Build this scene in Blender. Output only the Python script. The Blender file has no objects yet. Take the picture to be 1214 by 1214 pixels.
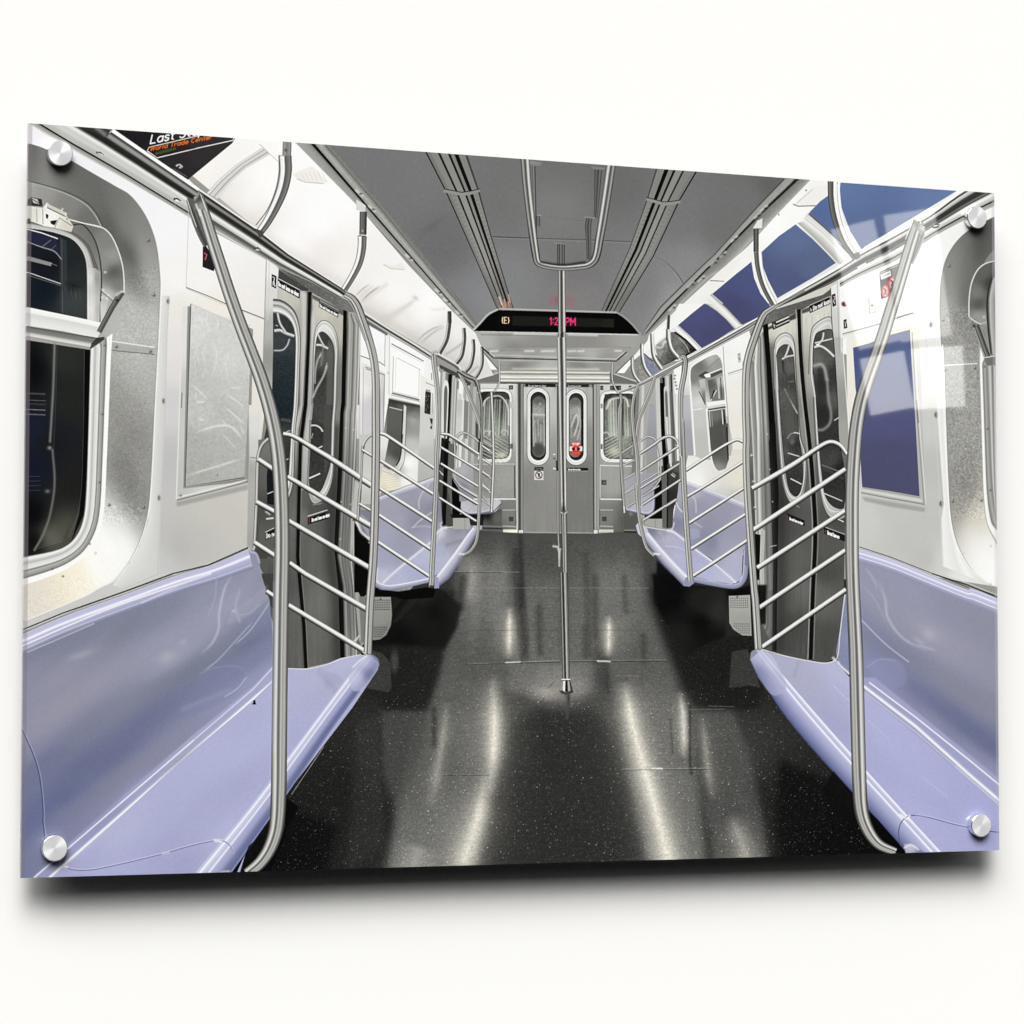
import math
import numpy as np

# ----------------------------------------------------------------------------
#  The printed picture: every shape of the print is drawn here, in code, as
#  filled outlines, ribbons and soft strokes, and becomes the ink on the panel.
# ----------------------------------------------------------------------------
S = 2.4                                   # raster density of the ink
X0, Y0, X1, Y1 = 12.0, 132.0, 1198.0, 1054.0
CW, CH = int((X1 - X0) * S), int((Y1 - Y0) * S)
IMG = np.zeros((CH, CW, 3), np.float32)
RNG = np.random.RandomState(7)


def tile(ox, oy, k):
    def f(*a):
        return [(ox + a[i] * k, oy + a[i + 1] * k) for i in range(0, len(a), 2)]
    return f


k3, k18, k374 = 300 / 1214., 180 / 1214., 374 / 1214.
px = tile(0, 0, 1)
A = tile(0, 120, k3); B = tile(280, 120, k3); C = tile(560, 120, k3); D = tile(840, 120, k374)
E = tile(0, 400, k3); F = tile(280, 400, k3); G = tile(540, 400, k3); H = tile(840, 400, k374)
I = tile(0, 680, k3); J = tile(280, 680, k3); K = tile(560, 680, k3); L = tile(840, 680, k374)
M = tile(0, 940, k3); N = tile(300, 940, 400 / 1214.); O = tile(700, 940, k3); Q = tile(950, 940, 264 / 1214.)
P = tile(400, 340, k18); QF = tile(500, 420, k18); RF = tile(660, 420, k18); SR = tile(740, 360, k18)
SG = tile(560, 340, 200 / 1214.); UF = tile(500, 540, k18); VR = tile(880, 340, k18); WR = tile(1020, 220, k18)
a1 = tile(20, 140, k18); a2 = tile(150, 140, k18); a3 = tile(20, 300, k18); a4 = tile(300, 300, k18)
a5 = tile(290, 480, k18); a6 = tile(420, 560, k18); a7 = tile(740, 560, k18); a8 = tile(900, 200, k18)


def rgb(c):
    if isinstance(c, (int, float)):
        w = max(0.0, 1 - abs(c - 150) / 150.)
        return np.array([c + 1.5 * w, c + 1.0 * w, c - 3.5 * w], np.float32)
    return np.array(c, np.float32)


def arr(p):
    p = np.asarray(p, np.float64)
    return (p - (X0, Y0)) * S


def smooth(pts, n=8, closed=False):
    p = np.asarray(pts, float)
    m = len(p)
    if m < 3:
        return p
    out = []
    rng = range(m) if closed else range(m - 1)
    for i in rng:
        if closed:
            a, b, c, d = p[(i - 1) % m], p[i], p[(i + 1) % m], p[(i + 2) % m]
        else:
            a, b, c, d = p[max(i - 1, 0)], p[i], p[i + 1], p[min(i + 2, m - 1)]
        # centripetal-ish Catmull-Rom through chord-scaled tangents
        l1 = max(np.hypot(*(b - a)), 1e-6); l2 = max(np.hypot(*(c - b)), 1e-6); l3 = max(np.hypot(*(d - c)), 1e-6)
        t1 = (c - a) / (l1 + l2) * l2 if i > 0 or closed else (c - b)
        t2 = (d - b) / (l2 + l3) * l2 if i < m - 2 or closed else (c - b)
        for k in range(n):
            t = k / n
            h1 = 2 * t**3 - 3 * t**2 + 1; h2 = -2 * t**3 + 3 * t**2
            h3 = t**3 - 2 * t**2 + t; h4 = t**3 - t**2
            out.append(h1 * b + h2 * c + h3 * t1 + h4 * t2)
    if not closed:
        out.append(p[-1])
    return np.array(out)


def box1(a, r, ax):
    n = 2 * r + 1
    pad = [(0, 0)] * a.ndim
    pad[ax] = (r + 1, r)
    b = np.cumsum(np.pad(a, pad, mode='edge'), axis=ax)
    sl1 = [slice(None)] * a.ndim; sl2 = [slice(None)] * a.ndim
    sl1[ax] = slice(n, None); sl2[ax] = slice(0, -n)
    return (b[tuple(sl1)] - b[tuple(sl2)]) / n


def blur(a, r):
    r = max(1, int(round(r)))
    for _ in range(2):
        a = box1(box1(a, r, 0), r, 1)
    return a


def cover(poly, pad=0):
    """anti-aliased coverage of an outline; returns (x0, y0, mask) clipped to the sheet"""
    p = arr(poly)
    x0 = int(max(0, math.floor(p[:, 0].min()) - pad)); x1 = int(min(CW, math.ceil(p[:, 0].max()) + pad + 1))
    y0 = int(max(0, math.floor(p[:, 1].min()) - pad)); y1 = int(min(CH, math.ceil(p[:, 1].max()) + pad + 1))
    if x1 <= x0 or y1 <= y0:
        return None
    w, h, SS = x1 - x0, y1 - y0, 3
    acc = np.zeros((h * SS, w + 2), np.float32)
    q = np.vstack([p, p[:1]]) - (x0, y0)
    for (ax, ay), (bx, by) in zip(q[:-1], q[1:]):
        if ay == by:
            continue
        s = 1.0
        if ay > by:
            ax, ay, bx, by, s = bx, by, ax, ay, -1.0
        r0 = max(0, int(math.ceil(ay * SS - .5))); r1 = min(h * SS, int(math.ceil(by * SS - .5)))
        if r1 <= r0:
            continue
        r = np.arange(r0, r1)
        xs = np.clip(ax + ((r + .5) / SS - ay) * (bx - ax) / (by - ay), 0, w)
        ix = xs.astype(int); fr = xs - ix
        acc[r, ix] += s * (1 - fr); acc[r, ix + 1] += s * fr
    c = np.clip(np.abs(np.cumsum(acc, 1)[:, :w]), 0, 1).reshape(h, SS, w).mean(1)
    return x0, y0, c


def put(x0, y0, m, col):
    h, w = m.shape
    v = IMG[y0:y0 + h, x0:x0 + w]
    v += m[..., None] * (col - v)


def grid(x0, y0, h, w):
    yy, xx = np.mgrid[0:h, 0:w].astype(np.float32)
    return (xx + x0 + .5) / S + X0, (yy + y0 + .5) / S + Y0


def idw(xx, yy, anchors, power=3.0, eps=8.0, ani=None):
    """blend of anchor colours; ani = (angle, stretch) draws the blend out along a direction"""
    num = 0; den = 0
    ca, sa, k = 1.0, 0.0, 1.0
    if ani:
        ca, sa, k = math.cos(math.radians(ani[0])), math.sin(math.radians(ani[0])), ani[1]
    for a in anchors:
        x, y, c = a
        dx, dy = xx - x, yy - y
        w = 1.0 / (((dx * ca + dy * sa) / k)**2 + (dy * ca - dx * sa)**2 + eps * eps)**(power / 2)
        num = num + w[..., None] * rgb(c); den = den + w
    return num / den[..., None]


def an(tf, *items):
    """anchors in tile coordinates: an(A, (x, y, colour), ...)"""
    return [tf(x, y)[0] + (c,) for x, y, c in items]


def grain(h, w, amp, r):
    n = RNG.normal(0, 1, (h, w)).astype(np.float32)
    if r > 0:
        n = blur(n, r); n /= n.std() + 1e-6
    return n * amp


def fill(poly, col, alpha=1.0, feather=0.0, noise=0.0, nr=0, power=3.0, eps=8.0, sm=False, ani=None):
    if sm:
        poly = smooth(poly, 8, True)
    r = cover(poly, int(feather * S * 2.5) + 1)
    if r is None:
        return
    x0, y0, m = r
    if feather:
        m = blur(m, feather * S * .6)
    h, w = m.shape
    if isinstance(col, list):
        xx, yy = grid(x0, y0, h, w)
        if eps == 8.0 and len(col) > 1:      # small shapes keep their contrast
            q = np.array([(t[0], t[1]) for t in col])
            dd = np.hypot(q[:, None, 0] - q[None, :, 0], q[:, None, 1] - q[None, :, 1]) + np.eye(len(q)) * 1e9
            eps = min(8.0, .38 * float(np.median(dd.min(1))))
        c = idw(xx, yy, col, power, eps, ani)
    else:
        c = rgb(col)[None, None]
    if noise:
        c = c + grain(h, w, noise, nr)[..., None]
    put(x0, y0, m * alpha, c)


def near(P0, line):
    """distance, signed side and arc position of pixels P0 to a polyline (sheet units)"""
    best = np.full(len(P0), 1e9, np.float32); side = np.zeros(len(P0), np.float32); pos = np.zeros(len(P0), np.float32)
    seg = np.hypot(*(line[1:] - line[:-1]).T); cum = np.concatenate([[0], np.cumsum(seg)])
    for i in range(len(line) - 1):
        a, b = line[i], line[i + 1]
        d = b - a; L2 = (d @ d) + 1e-9
        t = np.clip(((P0 - a) @ d) / L2, 0, 1)
        v = P0 - a - t[:, None] * d
        dd = np.hypot(v[:, 0], v[:, 1])
        k = dd < best
        best[k] = dd[k]
        cr = d[0] * v[:, 1] - d[1] * v[:, 0]
        side[k] = np.sign(cr[k]); pos[k] = (cum[i] + t[k] * seg[i])
    return best, side, pos / max(cum[-1], 1e-6)


def ribbon(pts, w):
    p = np.asarray(pts, float)
    w = np.interp(np.linspace(0, 1, len(p)), np.linspace(0, 1, len(np.atleast_1d(w))), np.atleast_1d(w)) / 2
    d = np.gradient(p, axis=0)
    n = np.stack([-d[:, 1], d[:, 0]], 1) / (np.hypot(d[:, 0], d[:, 1])[:, None] + 1e-9)
    return np.vstack([p + n * w[:, None], (p - n * w[:, None])[::-1]]), w


CHROME = [(-1, 50), (-.85, 120), (-.55, 205), (-.4, 222), (-.25, 160), (0, 120), (.3, 150), (.6, 178), (.82, 120), (1, 40)]
BAR = [(-1, 120), (-.8, 215), (-.3, 232), (.15, 205), (.4, 130), (.75, 60), (1, 30)]


def tube(pts, w, prof=CHROME, sm=True, gain=1.0, alpha=1.0, mod=0.0, cap=True):
    p = smooth(pts, 7) if sm and len(pts) > 2 else np.asarray(pts, float)
    if len(p) < 3:
        p = np.array([p[0] + (p[-1] - p[0]) * t for t in np.linspace(0, 1, 4)])
    out, ww = ribbon(p, w)
    r = cover(out, 1)
    if r is None:
        return
    x0, y0, m = r
    yi, xi = np.nonzero(m > 0.004)
    if not len(yi):
        return
    P0 = np.stack([(xi + x0 + .5) / S + X0, (yi + y0 + .5) / S + Y0], 1)
    d, s, pos = near(P0, p)
    wl = np.interp(pos, np.linspace(0, 1, len(ww)), ww)
    t = np.clip(s * d / np.maximum(wl, 1e-6), -1, 1)
    ks = [q[0] for q in prof]
    cols = np.array([rgb(q[1]) for q in prof])
    c = np.stack([np.interp(t, ks, cols[:, j]) for j in range(3)], 1) * gain
    if mod:
        n = np.interp(pos, np.linspace(0, 1, 24), RNG.normal(0, 1, 24))
        c = c * (1 + mod * n[:, None])
    v = IMG[y0 + yi, x0 + xi]
    a = (m[yi, xi] * alpha)[:, None]
    IMG[y0 + yi, x0 + xi] = v + a * (c - v)


def line(pts, w, col, alpha=1.0, sm=False, feather=0.0):
    p = smooth(pts, 6) if sm and len(pts) > 2 else np.asarray(pts, float)
    out, _ = ribbon(p, w)
    fill(out, col, alpha, feather)


def glow(pts, w, col, alpha=1.0, sm=True, p_=2.0, taper=0.0):
    """soft stroke, gaussian across"""
    p = smooth(pts, 6) if sm and len(pts) > 2 else np.asarray(pts, float)
    wm = np.max(w)
    x0, y0 = (p.min(0) - wm * 2.2); x1, y1 = (p.max(0) + wm * 2.2)
    ix0, iy0 = int(max(0, (x0 - X0) * S)), int(max(0, (y0 - Y0) * S))
    ix1, iy1 = int(min(CW, (x1 - X0) * S)), int(min(CH, (y1 - Y0) * S))
    if ix1 <= ix0 or iy1 <= iy0:
        return
    h, w_ = iy1 - iy0, ix1 - ix0
    xx, yy = grid(ix0, iy0, h, w_)
    d, s, pos = near(np.stack([xx.ravel(), yy.ravel()], 1), p)
    wl = np.interp(pos, np.linspace(0, 1, len(np.atleast_1d(w))), np.atleast_1d(w))
    m = np.exp(-(d / wl)**p_) * alpha
    if taper:
        m = m * np.clip(np.minimum(pos, 1 - pos) / taper, 0, 1)**.8
    m = m.reshape(h, w_).astype(np.float32)
    put(ix0, iy0, m, rgb(col)[None, None])


def blob(c, rx, ry, col, alpha=1.0, ang=0.0, p_=2.0):
    c = c[0] if isinstance(c, list) else c
    R = max(rx, ry) * 2.2
    ix0, iy0 = int(max(0, (c[0] - R - X0) * S)), int(max(0, (c[1] - R - Y0) * S))
    ix1, iy1 = int(min(CW, (c[0] + R - X0) * S)), int(min(CH, (c[1] + R - Y0) * S))
    if ix1 <= ix0 or iy1 <= iy0:
        return
    xx, yy = grid(ix0, iy0, iy1 - iy0, ix1 - ix0)
    ca, sa = math.cos(math.radians(ang)), math.sin(math.radians(ang))
    u = ((xx - c[0]) * ca + (yy - c[1]) * sa) / rx; v = (-(xx - c[0]) * sa + (yy - c[1]) * ca) / ry
    m = np.exp(-(u * u + v * v)**(p_ / 2)) * alpha
    put(ix0, iy0, m.astype(np.float32), rgb(col)[None, None])


def ruled(U, V, prof, alpha=1.0, noise=0.0, nr=0):
    """surface between two edge lines, shaded across from U (0) to V (1)"""
    U = np.asarray(U, float); V = np.asarray(V, float)
    r = cover(np.vstack([U, V[::-1]]))
    if r is None:
        return
    x0, y0, m = r
    yi, xi = np.nonzero(m > 0.004)
    P0 = np.stack([(xi + x0 + .5) / S + X0, (yi + y0 + .5) / S + Y0], 1)
    du, _, _ = near(P0, U); dv, _, _ = near(P0, V)
    t = du / (du + dv + 1e-6)
    cols = np.array([rgb(q[1]) for q in prof]); ks = [q[0] for q in prof]
    c = np.stack([np.interp(t, ks, cols[:, j]) for j in range(3)], 1)
    if noise:
        c = c + grain(m.shape[0], m.shape[1], noise, nr)[yi, xi][:, None]
    v = IMG[y0 + yi, x0 + xi]
    IMG[y0 + yi, x0 + xi] = v + (m[yi, xi] * alpha)[:, None] * (c - v)


def brush(poly, amp, r=14, vertical=True, feather=0):
    """fine drawn grain of rolled steel"""
    q = cover(poly, 2)
    if q is None:
        return
    x0, y0, m = q
    n = RNG.normal(0, 1, m.shape).astype(np.float32)
    ax = 0 if vertical else 1
    n = box1(box1(n, r, ax), r, ax); n /= n.std() + 1e-6
    lo = RNG.normal(0, 1, m.shape).astype(np.float32)
    lo = box1(box1(lo, r * 4, ax), 3, 1 - ax); lo /= lo.std() + 1e-6
    v = IMG[y0:y0 + m.shape[0], x0:x0 + m.shape[1]]
    v += (m * (n * amp + lo * amp * .9) * (.35 + v[..., 0] / 220.))[..., None]


def rivet(c, r=1.6, dark=70, light=235):
    x, y = c[0] if isinstance(c, list) else c
    blob((x, y), r, r, dark, .9)
    blob((x - r * .45, y - r * .45), r * .45, r * .45, light, .9)


# --- lettering: plain strokes on a unit cell --------------------------------
def arc(cx, cy, rx, ry, a0, a1, n=9):
    return [(cx + rx * math.cos(math.radians(a0 + (a1 - a0) * i / (n - 1))),
             cy + ry * math.sin(math.radians(a0 + (a1 - a0) * i / (n - 1)))) for i in range(n)]


o_ = arc(.33, .33, .3, .33, 0, 360, 13)
GL = {
    'L': (.62, [[(0, 1), (0, 0), (.55, 0)]]),
    'S': (.72, [arc(.32, .75, .28, .25, 20, 270, 8) + arc(.32, .25, .3, .25, 90, -160, 8)]),
    'T': (.68, [[(0, 1), (.62, 1)], [(.31, 1), (.31, 0)]]),
    'W': (1.0, [[(0, 1), (.22, 0), (.45, .9), (.68, 0), (.9, 1)]]),
    'C': (.75, [arc(.36, .5, .34, .5, 50, 310, 11)]),
    'D': (.75, [[(0, 0), (0, 1)] + arc(.15, .5, .48, .5, 90, -90, 8) + [(0, 0)]]),
    'E': (.66, [[(.55, 1), (0, 1), (0, 0), (.55, 0)], [(0, .5), (.48, .5)]]),
    'O': (.8, [arc(.36, .5, .34, .5, 0, 360, 15)]),
    'P': (.68, [[(0, 0), (0, 1), (.35, 1)] + arc(.33, .74, .25, .26, 90, -90, 6) + [(0, .48)]]),
    'M': (.85, [[(0, 0), (0, 1), (.36, .35), (.72, 1), (.72, 0)]]),
    'N': (.75, [[(0, 0), (0, 1), (.58, 0), (.58, 1)]]),
    'H': (.72, [[(0, 0), (0, 1)], [(.58, 0), (.58, 1)], [(0, .5), (.58, .5)]]),
    'R': (.7, [[(0, 0), (0, 1), (.35, 1)] + arc(.33, .74, .25, .26, 90, -90, 6) + [(0, .48)], [(.3, .48), (.58, 0)]]),
    'B': (.7, [[(0, 0), (0, 1), (.3, 1)] + arc(.3, .76, .24, .24, 90, -90, 6) + arc(.3, .26, .28, .26, 90, -90, 6) + [(0, 0)]]),
    'Y': (.7, [[(0, 1), (.3, .5), (.6, 1)], [(.3, .5), (.3, 0)]]),
    '7': (.62, [[(0, 1), (.52, 1), (.2, 0)]]),
    '1': (.4, [[(0, .78), (.2, 1), (.2, 0)]]),
    '2': (.66, [arc(.28, .74, .26, .26, 160, -30, 7) + [(0, 0), (.56, 0)]]),
    ':': (.28, [[(.08, .25), (.08, .33)], [(.08, .68), (.08, .76)]]),
    '(': (.4, [arc(.4, .5, .36, .62, 125, 235, 7)]),
    ')': (.4, [arc(-.06, .5, .36, .62, 55, -55, 7)]),
    ' ': (.35, []),
    'a': (.7, [o_, [(.62, .66), (.62, 0)]]),
    'd': (.7, [o_, [(.62, 1), (.62, 0)]]),
    'e': (.68, [[(.03, .35), (.62, .35)] + arc(.33, .33, .3, .33, 10, 320, 11)]),
    'i': (.2, [[(.05, .62), (.05, 0)], [(.05, .85), (.05, .95)]]),
    'l': (.24, [[(.08, 1), (.08, 0)]]),
    'n': (.66, [[(.04, 0), (.04, .66)], arc(.3, .38, .26, .27, 180, 0, 7) + [(.56, 0)]]),
    'o': (.7, [o_]),
    'p': (.7, [o_, [(.02, .66), (.02, -.35)]]),
    'r': (.46, [[(.04, 0), (.04, .66)], arc(.34, .34, .3, .3, 170, 80, 4)]),
    's': (.58, [arc(.26, .5, .22, .16, 20, 270, 7) + arc(.26, .17, .24, .17, 90, -160, 7)]),
    't': (.45, [[(.18, .95), (.18, .1), (.38, 0)], [(0, .64), (.38, .64)]]),
    'u': (.66, [[(.04, .66), (.04, .25)] + arc(.3, .27, .26, .27, 180, 360, 7) + [(.56, .66)], [(.56, .66), (.56, 0)]]),
    'v': (.6, [[(0, .66), (.26, 0), (.52, .66)]]),
    'w': (.85, [[(0, .66), (.2, 0), (.38, .6), (.56, 0), (.76, .66)]]),
}


def text(s, o, ux, uy, col, w, alpha=1.0):
    x = 0.0
    o = np.array(o[0] if isinstance(o, list) else o, float); ux = np.array(ux, float); uy = np.array(uy, float)
    for ch in s:
        adv, st = GL[ch]
        for pl in st:
            p = [o + ux * (x + a) + uy * b for a, b in pl]
            # round joints: draw each run as its own ribbon
            for q0, q1 in zip(p[:-1], p[1:]):
                d = (q1 - q0); l = np.hypot(*d) + 1e-6; e = d / l * w * .35
                line([q0 - e, q1 + e], w, col, alpha)
        x += adv + .12
    return x
def up(pts, w, prof=CHROME, **k):
    """a pole drawn so that its profile runs left to right"""
    pts = list(pts)[::-1]
    if not isinstance(w, (int, float)):
        w = list(w)[::-1]
    tube(pts, w, prof, **k)


def rrect(c0, c1, c2, c3, r=.25, n=6):
    """rounded four-corner outline (corners in order)"""
    q = [np.array(c, float) for c in (c0, c1, c2, c3)]
    out = []
    for i in range(4):
        a, b, c = q[i - 1], q[i], q[(i + 1) % 4]
        m = min(np.hypot(*(a - b)), np.hypot(*(c - b))) * r
        p0 = b + (a - b) / np.hypot(*(a - b)) * m; p1 = b + (c - b) / np.hypot(*(c - b)) * m
        for k in range(n + 1):
            t = k / n
            out.append(tuple((1 - t)**2 * p0 + 2 * t * (1 - t) * b + t * t * p1))
    return out


def ell(cx, cy, rx, ry, n=28):
    return [(cx + rx * math.cos(2 * math.pi * i / n), cy + ry * math.sin(2 * math.pi * i / n)) for i in range(n)]


def stadium(cx, y0, y1, r, n=10):
    return [(cx + r * math.cos(math.pi * (1 + i / n)), y0 + r + r * math.sin(math.pi * (1 + i / n))) for i in range(n + 1)] + \
           [(cx + r * math.cos(math.pi * i / n), y1 - r + r * math.sin(math.pi * i / n)) for i in range(n + 1)]


def draw_ceiling():
    fill(px(10, 130, 1200, 130, 1200, 1060, 10, 1060), 150)
    # ceiling sheet
    fill(B(270, 190) + px(360, 125, 1000, 125) + D(345, 300, 0, 650) + C(1040, 920, 830, 1125, 10, 1100) + B(1150, 1110),
         an(B, (700, 400, (116, 116, 118)), (1000, 700, (108, 108, 110)), (1100, 1000, (124, 125, 127)), (900, 330, (118, 118, 119)))
         + an(C, (400, 320, (108, 108, 107)), (430, 560, (118, 118, 118)), (500, 760, (116, 116, 116)), (170, 500, (112, 112, 112)), (200, 850, (128, 129, 130)),
              (700, 400, (106, 106, 106)), (1000, 560, (116, 116, 117)), (1050, 780, (134, 134, 135)), (1000, 980, (152, 153, 154)), (800, 900, (124, 124, 125)),
              (60, 960, (135, 136, 138)), (480, 980, (128, 124, 125)))
         + an(D, (150, 380, (112, 112, 112)), (40, 480, (110, 110, 110)), (250, 320, (96, 96, 96))), noise=1.2, nr=1, power=3.2, eps=16)
    # panel seams of the ceiling
    line(C(95, 650, 320, 658), .8, 40, .9); line(C(320, 658, 540, 664, 760, 674), .8, 60, .8)
    line(C(95, 656, 760, 680), .8, 160, .4)
    line(C(875, 742, 930, 775, 980, 825, 1020, 885), .8, 55, .8, sm=True)
    line(C(868, 738, 925, 772, 973, 825, 1012, 885), .8, 165, .5, sm=True)
    # hatch seams in centre panel
    line(C(340, 550, 540, 575), .5, 95, .8)
    blob(C(380, 480), 40, 40, (134, 134, 134), .35)
    # air grilles
    for sg in (0, 1):
        if sg == 0:
            TL, TR, BL, BR = B(905, 240)[0], B(1110, 262)[0], C(120, 1000)[0], C(200, 1000)[0]
            step0, step1 = B(1000, 425)[0], B(1165, 425)[0]
        else:
            TL, TR, BL, BR = C(880, 325)[0], C(1080, 335)[0], C(615, 1012)[0], C(705, 1015)[0]
            step0, step1 = C(838, 465)[0], C(995, 478)[0]
        TL, TR, BL, BR = [np.array(v) for v in (TL, TR, BL, BR)]
        if sg == 0:
            lft = [TL, step0, C(0, 722)[0], BL]; rgt = [TR, step1, C(90, 640)[0], BR]
        else:
            lft = [TL, step0, C(755, 700)[0], BL]; rgt = [TR, step1, C(870, 745)[0], BR]
        lft = np.array(lft); rgt = np.array(rgt)
        fill(np.vstack([lft, rgt[::-1]]), 122)
        if sg == 0:
            bands = [(0, .04, 35), (.04, .13, 118), (.13, .30, 132), (.30, .36, 30), (.36, .54, 138), (.54, .60, 22), (.60, .69, 128),
                     (.69, .79, 15), (.79, .95, 130), (.95, 1.0, 60)]
        else:
            bands = [(0, .04, 70), (.04, .21, 130), (.21, .31, 12), (.31, .42, 128), (.42, .48, 25), (.48, .64, 138), (.64, .69, 40),
                     (.69, .88, 128), (.88, .96, 120), (.96, 1.0, 30)]
        for t0, t1, g in bands:
            a = lft + (rgt - lft) * t0; b = lft + (rgt - lft) * t1
            fill(np.vstack([a, b[::-1]]), [(a[0][0], a[0][1], g), (a[2][0], a[2][1], g * 1.06), (a[3][0], a[3][1], g * .9)])
        # joint cover with small teeth
        m0, m1 = lft[1], rgt[1]
        d = m1 - m0
        fill([m0 + (-.6, -1), m0 + d * .25 + (0, 1), m0 + d * .5 + (0, 3), m0 + d * .75 + (0, 1.5), m1 + (.8, -1), m1 + (1.2, 2.5),
              m0 + d * .75 + (0, 6), m0 + d * .5 + (0, 7.5), m0 + d * .22 + (0, 5), m0 + (-1.2, 3)], 142)
        line([m0 + (-.6, -1), m0 + d * .25 + (0, 1), m0 + d * .5 + (0, 3), m0 + d * .75 + (0, 1.5), m1 + (.8, -1)], .9, 35)
        # ticks along the grille
        for q in np.linspace(.05, .95, 26):
            for side in (.2, .85):
                a = lft[1] + (lft[3] - lft[1]) * q; b = rgt[1] + (rgt[3] - rgt[1]) * q
                c = a + (b - a) * side
                blob(tuple(c), 1.4 * (1 - q * .6), .6, 95, .7)
    # glints where the sign lights the grille
    for x, y in ((140, 960), (160, 975), (182, 950), (150, 990), (178, 985)):
        glow(C(x - 8, y - 22, x, y + 14), .9, (235, 185, 160), .75, sm=False)
    glow(C(125, 940, 140, 975), .6, 235, .7, sm=False)
    # worn mark on the left sheet
    blob(B(940, 600), 15, 4.5, (96, 96, 98), .5, -38)
    # left cove fascia
    U = B(275, 190, 600, 520, 830, 770, 1040, 1000, 1140, 1105); V = B(362, 190, 645, 520, 865, 775, 1060, 1000, 1152, 1100)
    W = B(455, 205, 730, 520, 945, 790, 1110, 1000, 1168, 1085)
    ruled(V, W, [(0, 40), (.05, 150), (.3, 172), (.55, 130), (.6, 90), (.66, 128), (1, 112)], noise=3, nr=1)
    ruled(U, V, [(0, 190), (.1, 160), (.6, 150), (.78, 120), (.84, 10), (1, 10)], noise=2, nr=1)
    for x, y in ((590, 440), (830, 750), (970, 915), (1010, 960), (650, 515), (1070, 1020)):
        glow(B(x - 14, y - 12, x + 14, y + 12), 1.5, 232, .65, sm=False)
        blob(B(x + 8, y + 4), 2.0, 1.0, 30, .8)
    # right cove fascia
    U = D(400, 300, 260, 440, 150, 552, 60, 645) + C(1133, 846, 1050, 924, 950, 1022, 840, 1122)
    V = D(345, 300, 215, 420, 90, 546, 20, 625) + C(1133, 800, 1050, 884, 940, 993, 832, 1114)
    W = D(285, 298, 180, 410, 60, 546, 20, 590) + C(1133, 757, 1020, 866, 900, 986, 822, 1103)
    ruled(W, V, [(0, 105), (.15, 60), (.22, 150), (.75, 160), (.92, 20), (1, 20)], noise=2, nr=1)
    ruled(V, U, [(0, 20), (.12, 120), (.6, 140), (.9, 165), (1, 190)], noise=3, nr=1)
    for x, y in ((215, 412), (55, 590), (190, 440), (100, 530)):
        glow(D(x - 12, y + 10, x + 10, y - 10), 1.5, 232, .6, sm=False)
        blob(D(x + 5, y), 2.0, 1.0, 30, .8)
    for x, y in ((1050, 880), (960, 990), (1160, 775), (1100, 850)):
        glow(C(x - 16, y + 14, x + 12, y - 12), 1.3, 228, .6, sm=False)
        blob(C(x + 8, y), 1.6, 1.0, 30, .8)


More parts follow.
